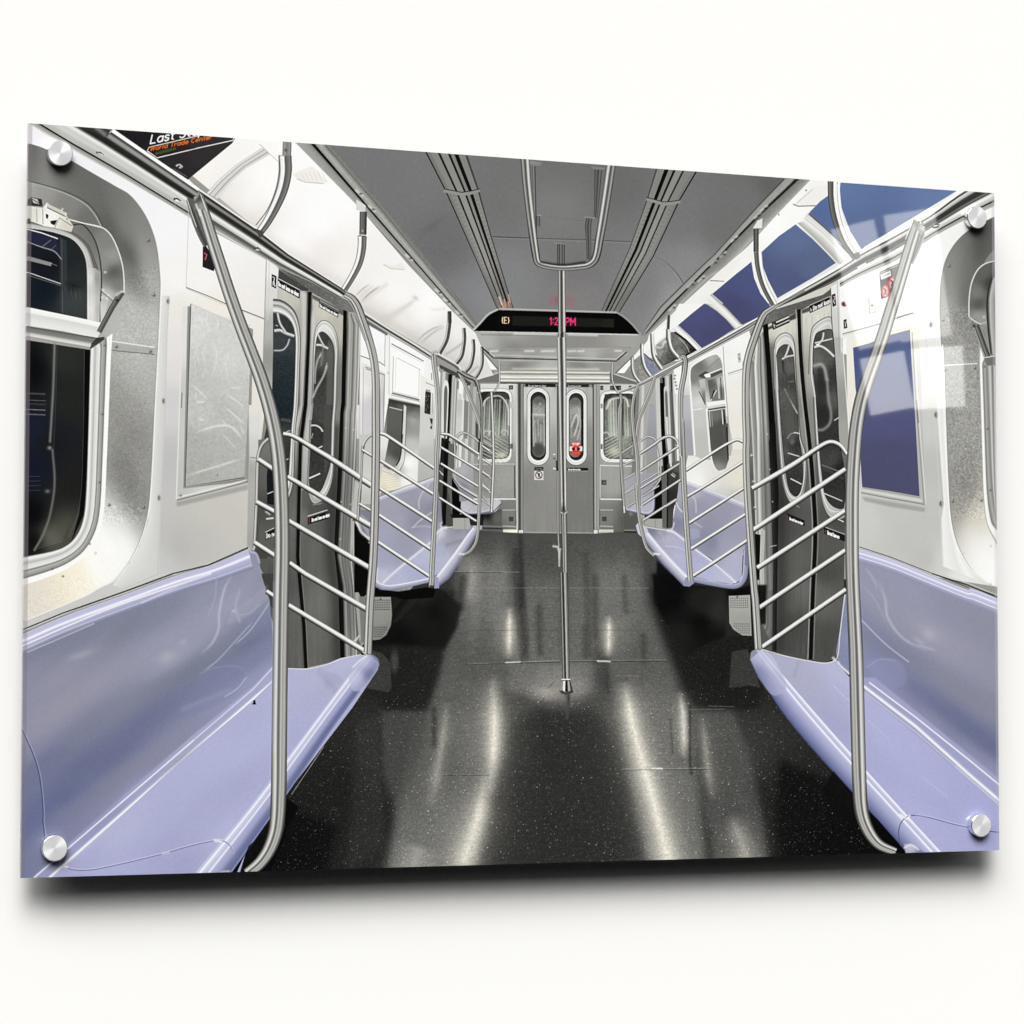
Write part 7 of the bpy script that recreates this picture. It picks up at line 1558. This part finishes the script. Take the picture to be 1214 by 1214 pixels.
def rails_near():
    T = [(-1, 62), (-.88, 118), (-.66, 190), (-.5, 216), (-.36, 200), (-.24, 110), (-.1, 96), (.08, 150), (.2, 205), (.3, 150), (.5, 168), (.66, 178), (.8, 110), (.92, 84), (1, 60)]
    # left bars
    BARP = [(-1, 110), (-.85, 200), (-.5, 240), (.05, 226), (.3, 160), (.6, 84), (.85, 40), (1, 20)]
    up(F(155, 485, 125, 515, 108, 560, 103, 620, 98, 800, 88, 1010), 4.4, [(-1, 60), (-.5, 205), (0, 200), (.5, 120), (1, 50)])
    for pts, w in (((105, 585, 180, 635), 6.4), ((97, 790, 185, 838), 6.4), ((88, 985, 185, 1048), 6.2)):
        tube(F(*pts), w, BARP, sm=False)
    tube(J(145, 85, 180, 108), 5.8, BARP, sm=False)
    tube(F(225, 463, 262, 470, 305, 492, 380, 538, 450, 580, 650, 712), [5.4, 5.8, 6.4, 7, 7.4, 7.6], BARP)
    tube(F(245, 668, 645, 905), [6.2, 7.4], BARP, sm=False); tube(F(250, 880, 640, 1108), [6.2, 7.4], BARP, sm=False)
    tube(F(255, 1082, 330, 1135) + J(625, 172), [6.2, 7.2], BARP, sm=False)
    tube(J(250, 152, 615, 372), [6.4, 7.0], BARP, sm=False)
    # bars in front of the second bench
    tube(F(605, 560, 612, 510, 632, 480, 655, 465), 3.6, [(-1, 160), (-.2, 226), (.4, 150), (1, 50)]); up(F(606, 520, 600, 660, 592, 800, 586, 850), 2.6, [(-1, 90), (0, 214), (1, 50)])
    up(a6(45, 130, 35, 250, 28, 380), 3.2, [(-1, 60), (-.2, 214), (.5, 150), (1, 50)], sm=False)
    tube(F(605, 540, 655, 570), 3.6, BARP, sm=False); tube(F(590, 798, 645, 830), 3.4, BARP, sm=False)
    for pts, w in (((690, 460, 720, 470, 950, 628), 4.4), ((690, 590, 945, 752), 4.4), ((685, 722, 942, 885), 4.6), ((685, 852, 935, 1018), 4.6), ((680, 982, 925, 1145), 4.8)):
        tube(F(*pts), w, BARP, sm=len(pts) > 4)
    for pts, w in (((985, 462, 1025, 470, 1165, 562), 3.4), ((985, 530, 1165, 638), 3.2), ((980, 605, 1160, 715), 3.2), ((975, 688, 1160, 800), 3.2), ((975, 770, 1150, 882), 3.2),
                   ((1180, 520, 1214, 545), 2.6), ((1180, 585, 1214, 605), 2.6), ((1180, 645, 1214, 668), 2.6), ((1180, 710, 1214, 735), 2.6)):
        tube(F(*pts), w, BARP, sm=len(pts) > 4)
    # post of second rail
    up(P(770, 540, 773, 600, 788, 720, 800, 830, 807, 1000, 806, 1150) + F(963, 560, 960, 700, 945, 1000, 935, 1195), [6.4, 6.2, 5.6, 5.4, 5.6, 6.0, 6.2], T)
    tube(P(745, 560, 770, 520, 800, 520, 830, 560), 2.2, THIN, alpha=.9)
    tube(P(800, 545, 880, 590, 960, 640, 985, 680), 4.2, [(-1, 236), (-.3, 205), (.1, 60), (.5, 120), (1, 40)])
    tube(P(960, 670, 1040, 720, 1100, 745, 1120, 790), 4.2, [(-1, 40), (-.5, 200), (.0, 120), (.5, 60), (1, 40)])
    up(F(940, 1150, 935, 1200), 6.2, T, sm=False); fill(F(925, 1190, 950, 1190, 948, 1206, 930, 1204), 40, .8)
    # near post of the left door
    up(a4(735, 328, 790, 362, 830, 420, 865, 510, 900, 610, 940, 740, 965, 850, 978, 960, 982, 1080, 982, 1214) + F(670, 350, 671, 500, 666, 800, 658, 1050) + J(641, 150, 631, 385), [7, 10, 10.4, 9.6, 9.4, 9.6, 9.8, 10, 10, 10], T)
    tube(a4(700, 350, 760, 380, 800, 440, 850, 560, 900, 700), [2.6, 3], [(-1, 60), (0, 214), (1, 60)], alpha=.7)
    tube(J(575, 325, 590, 305), 1.6, THIN, sm=False); tube(J(605, 375, 625, 390), 2, THIN, sm=False)
    # large foreground pole, left
    L1 = [(235, 232), (242, 254), (252, 286), (261, 314), (272, 348), (284, 382), (297, 416), (309, 448), (319, 481), (326.5, 515), (331, 550), (333.6, 598), (334.3, 650), (333.4, 700),
          (332.2, 780), (331, 878), (330.3, 940), (327.8, 980), (320.5, 1004), (309, 1022), (293, 1036)]
    up(a2(495, 650, 530, 740, 560, 830, 600, 930, 640, 1020), [6, 9, 10, 10, 8], [(-1, 120), (-.5, 90), (0, 60), (.6, 110), (1, 60)])
    up(L1, [13, 14, 14.6, 15, 15.4, 15.6, 16, 16.6, 17, 17.4, 17.6, 17.8, 18, 18, 18.2, 18.6, 18.6, 17.8, 16.5, 15, 13], T)
    line([(x - 9.2, y) for x, y in L1[12:17]], .8, 225, .35); glow(J(180, 40, 180, 400, 176, 800), 1.2, (150, 156, 200), .35)
    fill(a2(480, 645, 500, 635, 545, 650, 585, 590, 600, 600, 640, 740, 560, 720, 540, 740), an(a2, (520, 680, 90), (580, 640, 70), (600, 700, 150))); line(a2(485, 650, 520, 760, 560, 870), 1.0, 214); line(a2(555, 650, 600, 780, 660, 930), 1.0, 60, .0)
    glow(a2(545, 655, 570, 620, 580, 590), 1.2, 160, .8); line(a2(590, 605, 640, 740), 1.0, 230); glow(a2(555, 690, 590, 780), 1.2, 235, .8, sm=False)
    # right bars
    BR = [(-a, b) for a, b in BARP[::-1]]
    tube(H(168, 582, 330, 488, 430, 420, 470, 403, 505, 415, 532, 450), [6.6, 7, 7, 6, 5.4, 5], BARP)
    for pts, w in (((172, 742, 528, 508), 6.8), ((188, 888, 526, 668), 6.6)):
        tube(H(*pts), w, BARP, sm=False)
    tube(px(900.5, 720.8, 1002.5, 652.6), 6.5, BARP, sm=False); tube(L(207, 284, 530, 62), 6.4, BARP, sm=False)
    # bars in front of the second right bench
    for pts, w in (((813, 558, 852, 532.5, 864, 525.5, 874, 521.5, 881, 524), 3.8), ((814.5, 589, 840, 573.8, 881, 547.5), 3.9), ((816.5, 620.5, 840, 605.5, 882.5, 578.3), 4.1),
                   ((819, 651, 840, 637.5, 885, 609), 4.3), ((821.5, 683, 840, 671, 887, 640), 4.5)):
        tube(px(*pts), w, BARP, sm=len(pts) > 6)
    up(SR(445, 440, 470, 420, 488, 450, 480, 560, 455, 700, 450, 900, 460, 1214) + G(1085, 400, 1092, 600, 1100, 780, 1115, 1000, 1128, 1170), [4, 6, 6.6, 6.2, 6, 6.2, 6.4, 6.6, 6.6], T)
    # near post of the right door
    up(VR(262, 158, 220, 185, 180, 215, 145, 280, 100, 400, 55, 540, 35, 650, 28, 800, 28, 1000, 35, 1214) + H(145, 450, 150, 600, 163, 800, 176, 974) + L(180, 100, 192, 290),
       [6, 8, 9.4, 9.6, 9.4, 9.2, 9, 8.8, 8.8, 8.8, 9, 9.2], T)
    tube(VR(262, 150, 300, 130, 500, 30), 3, [(-1, 236), (0, 60), (1, 120)], sm=False, alpha=.6)
    for c in (H(166, 455), H(172, 555), H(178, 655)):
        blob(c, 1.5, 1.5, 230, .8); blob((c[0][0] + .6, c[0][1] + 1.4), 1.2, .8, 30, .7)
    # large foreground pole, right
    R1 = [(1089, 262), (1081, 286), (1074, 309), (1065, 339), (1056, 368), (1047.5, 396), (1039, 421), (1029, 449), (1021, 475), (1015.5, 505), (1012.3, 540), (1010.5, 575), (1010, 615),
          (1010.6, 680), (1014.6, 772), (1017, 865), (1018.8, 926), (1021.5, 962), (1029, 984), (1042, 1001), (1062, 1010)]
    TR = [(-a, b) for a, b in T[::-1]]
    up(WR(500, 345, 480, 420, 440, 520, 400, 620), [7, 9, 9, 7], [(-1, 60), (-.4, 150), (.3, 110), (1, 190)])
    up(R1, [12, 13.5, 14, 14.4, 15, 15.4, 15.6, 16, 16.2, 16.2, 16.2, 16, 16, 16, 17, 17, 17, 17, 15, 13, 9], TR)
    line(R1[13:17], .9, 60, .3)
    fill(WR(420, 295, 440, 280, 520, 330, 510, 355, 490, 400, 450, 350), an(WR, (450, 320, 130), (500, 345, 205), (480, 370, 150)), .9); line(WR(415, 300, 360, 430), 1.1, 222)


def finish():
    global IMG
    # the picture's crisp local contrast, then a breath of sensor grain
    b = np.stack([blur(IMG[..., k], 2) for k in range(3)], 2)
    IMG = IMG + .38 * (IMG - b)
    g = RNG.normal(0, 1.6, IMG.shape[:2]).astype(np.float32)
    l = IMG.mean(2, keepdims=True)
    IMG = l + (IMG - l) * .97
    IMG = np.clip(IMG + blur(g, 1)[..., None] * 2.2, 0, 255)


def paint():
    draw_ceiling(); end_wall(); sign()
    draw_left_cove(); draw_left_wall(); mid_left()
    right_cove(); right_wall(); mid_right(); right_rail()
    floor()
    door_left(); door_right()
    bench_left_third(); bench_left_far(); bench_right_far()
    hangers(); rails_far()
    bench_left_near(); bench_right_near()
    rails_near()
    finish()
    return IMG
# ----------------------------------------------------------------------------
#  The scene: a clear acrylic print held off a white wall by four metal mounts
# ----------------------------------------------------------------------------
import bpy, bmesh
from mathutils import Vector, Matrix

PW, PH = 0.9, 0.9 / 1.48973            # size of the sheet in metres
TH = 0.005                             # thickness of the acrylic
GAP = 0.027                            # space between the sheet and the wall
F_PX = 3341.0036
CAM = Vector((-0.93027243, -2.23055986, -0.12647553))
ROT = Matrix(((0.92733872, -0.02030737, -0.37367165), (-0.37422127, -0.04724215, -0.92613531), (0.00115432, 0.99867702, -0.05140892)))
KEY = 1.0                              # irradiance / pi on the sheet

sc = bpy.context.scene
COL = sc.collection


def homography(src, dst):
    M_ = []
    for (x, y), (u, v) in zip(src, dst):
        M_.append([x, y, 1, 0, 0, 0, -u * x, -u * y, -u]); M_.append([0, 0, 0, x, y, 1, -v * x, -v * y, -v])
    return np.linalg.svd(np.array(M_, float))[2][-1].reshape(3, 3)


def make_print_image():
    """flatten the drawn picture onto the sheet's own rectangle"""
    ink = paint()
    tw, th = 2700, int(round(2700 / 1.48973))
    Hm = homography([(0, 0), (1, 0), (1, 1), (0, 1)], [(34, 146), (1179, 229), (1185, 1008), (25, 1041)])
    u = (np.arange(tw) + .5) / tw
    out = np.zeros((th, tw, 4), np.float32); out[..., 3] = 1
    for j0 in range(0, th, 256):
        v = (np.arange(j0, min(th, j0 + 256)) + .5) / th
        uu, vv = np.meshgrid(u, v)
        w = Hm[2, 0] * uu + Hm[2, 1] * vv + Hm[2, 2]
        x = ((Hm[0, 0] * uu + Hm[0, 1] * vv + Hm[0, 2]) / w - X0) * S - .5
        y = ((Hm[1, 0] * uu + Hm[1, 1] * vv + Hm[1, 2]) / w - Y0) * S - .5
        x = np.clip(x, 0, CW - 1.001); y = np.clip(y, 0, CH - 1.001)
        xi = x.astype(int); yi = y.astype(int); fx = (x - xi)[..., None]; fy = (y - yi)[..., None]
        c = (ink[yi, xi] * (1 - fx) + ink[yi, xi + 1] * fx) * (1 - fy) + (ink[yi + 1, xi] * (1 - fx) + ink[yi + 1, xi + 1] * fx) * fy
        out[j0:j0 + len(v), :, :3] = c / 255.
    im = bpy.data.images.new('subway_car_picture', tw, th, alpha=False)
    im.colorspace_settings.name = 'sRGB'
    im.pixels.foreach_set(np.ascontiguousarray(out[::-1]).ravel())
    im.update(); im.pack()
    return im


def material(name):
    m = bpy.data.materials.new(name); m.use_nodes = True
    return m, m.node_tree, m.node_tree.nodes['Principled BSDF']


def link(name, bm, mat, parent=None):
    me = bpy.data.meshes.new(name); bm.to_mesh(me); bm.free()
    o = bpy.data.objects.new(name, me); COL.objects.link(o)
    me.materials.append(mat)
    if parent:
        o.parent = parent
    return o


def uvs(bm):
    l = bm.loops.layers.uv.new('UVMap')
    for f in bm.faces:
        for lp in f.loops:
            lp[l].uv = (lp.vert.co.x / PW + .5, lp.vert.co.z / PH + .5)


# --- materials ---------------------------------------------------------------
IM = make_print_image()


def print_material(name, tint, fac):
    m, nt, p = material(name)
    t = nt.nodes.new('ShaderNodeTexImage'); t.image = IM; t.interpolation = 'Cubic'; t.extension = 'EXTEND'
    mul = nt.nodes.new('ShaderNodeMix'); mul.data_type = 'RGBA'; mul.blend_type = 'MULTIPLY'
    mul.inputs['Factor'].default_value = 1.0
    k = 0.9 / KEY
    mul.inputs['B'].default_value = (k, k, k, 1)
    nt.links.new(t.outputs['Color'], mul.inputs['A'])
    mix = nt.nodes.new('ShaderNodeMix'); mix.data_type = 'RGBA'; mix.inputs['Factor'].default_value = fac
    mix.inputs['B'].default_value = tint
    nt.links.new(mul.outputs['Result'], mix.inputs['A'])
    nt.links.new(mix.outputs['Result'], p.inputs['Base Color'])
    p.inputs['Roughness'].default_value = 0.02; p.inputs['IOR'].default_value = 1.49
    return m


M_PRINT = print_material('printed_acrylic', (0, 0, 0, 1), 0.0)
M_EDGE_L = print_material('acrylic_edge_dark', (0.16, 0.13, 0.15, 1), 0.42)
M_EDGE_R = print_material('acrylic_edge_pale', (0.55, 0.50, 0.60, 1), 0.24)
M_BACK, nt, p = material('acrylic_back')
p.inputs['Base Color'].default_value = (0.05, 0.05, 0.055, 1); p.inputs['Roughness'].default_value = 0.5

M_WALL, nt, p = material('white_wall_paint')
nz = nt.nodes.new('ShaderNodeTexNoise'); nz.inputs['Scale'].default_value = 260; nz.inputs['Detail'].default_value = 3
bp = nt.nodes.new('ShaderNodeBump'); bp.inputs['Strength'].default_value = 0.04; bp.inputs['Distance'].default_value = 0.0004
tc = nt.nodes.new('ShaderNodeTexCoord'); nt.links.new(tc.outputs['Object'], nz.inputs['Vector'])
nt.links.new(nz.outputs['Fac'], bp.inputs['Height']); nt.links.new(bp.outputs['Normal'], p.inputs['Normal'])
p.inputs['Base Color'].default_value = (0.836, 0.830, 0.812, 1); p.inputs['Roughness'].default_value = 0.9; p.inputs['Specular IOR Level'].default_value = 0.1

M_CAP, nt, p = material('brushed_steel_face')
p.inputs['Metallic'].default_value = 0.35; p.inputs['Roughness'].default_value = 0.42
p.inputs['Base Color'].default_value = (0.78, 0.78, 0.79, 1)
p.inputs['Anisotropic'].default_value = 0.8
tg = nt.nodes.new('ShaderNodeTangent'); tg.direction_type = 'RADIAL'; tg.axis = 'Y'
nt.links.new(tg.outputs['Tangent'], p.inputs['Tangent'])
tc = nt.nodes.new('ShaderNodeTexCoord')
vm = nt.nodes.new('ShaderNodeVectorMath'); vm.operation = 'MULTIPLY'; vm.inputs[1].default_value = (1, 0, 1)
ln = nt.nodes.new('ShaderNodeVectorMath'); ln.operation = 'LENGTH'
nt.links.new(tc.outputs['Object'], vm.inputs[0]); nt.links.new(vm.outputs['Vector'], ln.inputs[0])
wv = nt.nodes.new('ShaderNodeTexNoise'); wv.noise_dimensions = '1D'; wv.inputs['Scale'].default_value = 2600; wv.inputs['Detail'].default_value = 2
nt.links.new(ln.outputs['Value'], wv.inputs['W'])
bp = nt.nodes.new('ShaderNodeBump'); bp.inputs['Strength'].default_value = 0.25; bp.inputs['Distance'].default_value = 0.0001
nt.links.new(wv.outputs['Fac'], bp.inputs['Height']); nt.links.new(bp.outputs['Normal'], p.inputs['Normal'])

M_BARREL, nt, p = material('polished_steel')
p.inputs['Metallic'].default_value = 1.0; p.inputs['Roughness'].default_value = 0.14
p.inputs['Base Color'].default_value = (0.82, 0.82, 0.83, 1)

# --- wall --------------------------------------------------------------------
bm = bmesh.new()
yw = TH + GAP
bmesh.ops.create_grid(bm, x_segments=1, y_segments=1, size=1)
for v in bm.verts:
    v.co = Vector((v.co.x * 6.0, yw, v.co.y * 3.0))
bmesh.ops.recalc_face_normals(bm, faces=bm.faces)
wall = link('wall', bm, M_WALL)
for pl in wall.data.polygons:
    if pl.normal.y > 0:
        wall.data.flip_normals(); break
wall['kind'] = 'structure'; wall['label'] = 'plain smooth white wall behind the acrylic print'

# --- the print ---------------------------------------------------------------
root = bpy.data.objects.new('acrylic_wall_print', None); COL.objects.link(root)
root.location = (0, 0, -PH / 2); root.empty_display_size = .05
root['label'] = 'wide glossy acrylic photo print of an empty subway car, mounted on the white wall'
root['category'] = 'wall art'
EB = 0.0031                            # width of the polished edge
bx0, bx1, z0, z1 = -PW / 2, PW / 2, -PH / 2, PH / 2


def quad(bm, *co):
    return bm.faces.new([bm.verts.new(c) for c in co])


def fit(o):
    for v in o.data.vertices:
        v.co.z += PH / 2


bm = bmesh.new()
quad(bm, (bx0 + EB, 0, z0), (bx1 - EB, 0, z0), (bx1 - EB, 0, z1), (bx0 + EB, 0, z1))
uvs(bm)
o = link('printed_picture', bm, M_PRINT, root); fit(o)
o['label'] = 'printed picture of a subway car with lavender benches and steel poles'
# polished edges: front bevel, side face
for nm, sg, m in (('polished_edge', -1, M_EDGE_L), ('polished_edge', 1, M_EDGE_R)):
    bm = bmesh.new()
    a = bx0 if sg < 0 else bx1; b = a - sg * EB
    c = 0.0004
    if sg < 0:
        quad(bm, (a, c, z0), (b, 0, z0), (b, 0, z1), (a, c, z1)); quad(bm, (a, TH, z0), (a, c, z0), (a, c, z1), (a, TH, z1))
    else:
        quad(bm, (b, 0, z0), (a, c, z0), (a, c, z1), (b, 0, z1)); quad(bm, (a, c, z0), (a, TH, z0), (a, TH, z1), (a, c, z1))
    uvs(bm)
    o = link(nm, bm, m, root); fit(o)
    o['label'] = 'polished left edge of the acrylic sheet' if sg < 0 else 'polished right edge of the acrylic sheet'
bm = bmesh.new()
quad(bm, (bx0, TH, z0), (bx0, TH, z1), (bx1, TH, z1), (bx1, TH, z0))
quad(bm, (bx0 + EB, 0, z1), (bx1 - EB, 0, z1), (bx1, 0.0004, z1), (bx1, TH, z1), (bx0, TH, z1), (bx0, 0.0004, z1))
quad(bm, (bx0, 0.0004, z0), (bx0, TH, z0), (bx1, TH, z0), (bx1, 0.0004, z0), (bx1 - EB, 0, z0), (bx0 + EB, 0, z0))
bmesh.ops.recalc_face_normals(bm, faces=bm.faces)
o = link('backing_sheet', bm, M_BACK, root); fit(o)


# --- standoff mounts -----------------------------------------------------------
def lathe(bm, prof, n=72, caps=True):
    rings = []
    for r, y in prof:
        rings.append([bm.verts.new((r * math.cos(2 * math.pi * i / n), y, r * math.sin(2 * math.pi * i / n))) for i in range(n)])
    for a, b in zip(rings[:-1], rings[1:]):
        for i in range(n):
            bm.faces.new((a[i], a[(i + 1) % n], b[(i + 1) % n], b[i]))
    if caps:
        bm.faces.new(rings[0][::-1]); bm.faces.new(rings[-1])
    bmesh.ops.recalc_face_normals(bm, faces=bm.faces)
    for f in bm.faces:
        f.smooth = len(f.verts) == 4


def ray_point(u, v, y=0.0):
    d = ROT @ Vector(((u - 607) / F_PX, -(v - 607) / F_PX, -1.0))
    return CAM + d * ((y - CAM.y) / d.y), d


R = 0.0104
HD = 0.0072                            # how far the head stands proud of the sheet
spots = {'top left': (-0.4178, 0.2705), 'top right': (0.4240, 0.2760), 'bottom left': (-0.4182, -0.2650), 'bottom right': (0.4240, -0.2745)}
for q, (u, v) in {'top left': (71.5, 181.5), 'top right': (1158.5, 257.5), 'bottom left': (65.0, 1005.5), 'bottom right': (1163.5, 978.5)}.items():
    pnt, _ = ray_point(u, v, -HD)
    spots[q] = (pnt.x, pnt.z)
mesh_cache = {}
for q, (x, z) in spots.items():
    st = bpy.data.objects.new('standoff_mount', None); COL.objects.link(st); st.parent = root
    st.location = (x, 0, z + PH / 2); st.empty_display_size = .02
    st['label'] = 'round steel standoff at the %s corner of the print' % q
    if not mesh_cache:
        bm = bmesh.new(); lathe(bm, [(R - .0006, -HD), (0.0008, -HD - .00015)], caps=False)
        bm.faces.new([v_ for v_ in bm.verts if abs(v_.co.y + HD + .00015) < 1e-6][::-1])
        bmesh.ops.recalc_face_normals(bm, faces=bm.faces)
        cap = link('cap_face', bm, M_CAP, st)
        bm = bmesh.new(); lathe(bm, [(R - .0006, -HD), (R - .0001, -HD + .0003), (R, -HD + .0009), (R, -.0009), (R - .0002, -.0002)], caps=False)
        head = link('cap_rim', bm, M_BARREL, st)
        bm = bmesh.new(); lathe(bm, [(.008, TH + .0001), (.008, yw - .0001)])
        bar = link('spacer_barrel', bm, M_BARREL, st)
        for o_ in (cap, head, bar):
            if o_.data.polygons[0].normal.y > .5 and o_ is cap:
                o_.data.flip_normals()
            mesh_cache[o_.name] = o_
    else:
        for o_ in list(mesh_cache.values()):
            d = o_.copy(); COL.objects.link(d); d.parent = st


# --- light ---------------------------------------------------------------------
def sun(name, az, el, frac, ang, colour=(1, 0.998, 0.985)):
    """soft distant lamp; az to the right of the wall's normal, el above it"""
    az, el = math.radians(az), math.radians(el)
    d = Vector((math.sin(az) * math.cos(el), -math.cos(az) * math.cos(el), math.sin(el)))
    l = bpy.data.lights.new(name, 'SUN')
    l.energy = frac * KEY * math.pi / (math.cos(az) * math.cos(el)); l.angle = math.radians(ang); l.color = colour
    o = bpy.data.objects.new(name, l); COL.objects.link(o)
    o.rotation_euler = d.to_track_quat('Z', 'Y').to_euler(); o.location = d * 4


SUNS = [(-54, 40, .08, 24), (-36, 46, .22, 26), (-24, 33, .28, 22), (-15, 44, .25, 24), (-8, 53, .17, 22)]
for a_, e_, f_, g_ in SUNS:
    sun('studio_softbox_light', a_, e_, f_, g_)

# the divided window whose panes mirror in the acrylic
panes = [((987.5, 272.5), (1037, 259), (1068, 404), (1016, 415)), ((1042, 258.5), (1100, 246), (1136, 398), (1074, 403)),
         ((1019, 426), (1072.6, 415.4), (1083.4, 483), (1032.5, 492.5)), ((1079, 414), (1136, 410), (1149.7, 481.7), (1085, 485))]
wd = 3.2
for q, L_ in zip(panes, (6.6, 6.6, 8.6, 8.6)):
    pts = []
    base, n0 = ray_point(1065, 370); n0 = Vector((n0.x, -n0.y, n0.z)).normalized()
    c0 = base + n0 * wd
    for (u, v) in q:
        pnt, d = ray_point(u, v); d = Vector((d.x, -d.y, d.z)).normalized()
        pts.append(pnt + d * ((c0 - pnt).dot(n0) / d.dot(n0)))
    ctr = sum(pts, Vector()) / 4
    ax = ((pts[1] - pts[0]) + (pts[2] - pts[3])) / 2; ay = ((pts[0] - pts[3]) + (pts[1] - pts[2])) / 2
    sx, sy = ax.length, ay.length
    X = ax.normalized(); Z = X.cross(ay).normalized(); Y = Z.cross(X)
    l = bpy.data.lights.new('window_pane_light', 'AREA'); l.shape = 'RECTANGLE'; l.size = sx; l.size_y = sy
    if Z.dot(base - ctr) > 0:          # the lamp shines along its own -Z
        X, Z = -X, -Z
    l.energy = L_ * math.pi * sx * sy; l.color = (1, 0.99, 0.96)
    ob = bpy.data.objects.new('window_pane_light', l); COL.objects.link(ob)
    mw = Matrix((X, Y, Z)).transposed().to_4x4(); mw.translation = ctr
    ob.matrix_world = mw

# room: pale ceiling overhead, dim towards the horizon
w = bpy.data.worlds.new('World'); sc.world = w; w.use_nodes = True
nt = w.node_tree; bg = nt.nodes['Background']
tc = nt.nodes.new('ShaderNodeTexCoord'); sp = nt.nodes.new('ShaderNodeSeparateXYZ')
cr = nt.nodes.new('ShaderNodeValToRGB')
nt.links.new(tc.outputs['Generated'], sp.inputs['Vector']); nt.links.new(sp.outputs['Z'], cr.inputs['Fac'])
cr.color_ramp.elements[0].position = 0.30; cr.color_ramp.elements[0].color = (0.012, 0.012, 0.013, 1)
cr.color_ramp.elements[1].position = 0.62; cr.color_ramp.elements[1].color = (0.8, 0.8, 0.79, 1)
nt.links.new(cr.outputs['Color'], bg.inputs['Color']); bg.inputs['Strength'].default_value = 1.0

# --- camera ----------------------------------------------------------------------
cd = bpy.data.cameras.new('camera'); cam = bpy.data.objects.new('camera', cd); COL.objects.link(cam)
cd.sensor_width = 36; cd.lens = 36 * F_PX / 1214; cd.clip_end = 60; cd.clip_start = .05
m4 = ROT.to_4x4(); m4.translation = CAM; cam.matrix_world = m4
sc.camera = cam
sc.render.engine = 'CYCLES'
sc.view_settings.view_transform = 'Standard'; sc.view_settings.look = 'None'
sc.view_settings.exposure = 0; sc.view_settings.gamma = 1; sc.view_settings.use_curve_mapping = False
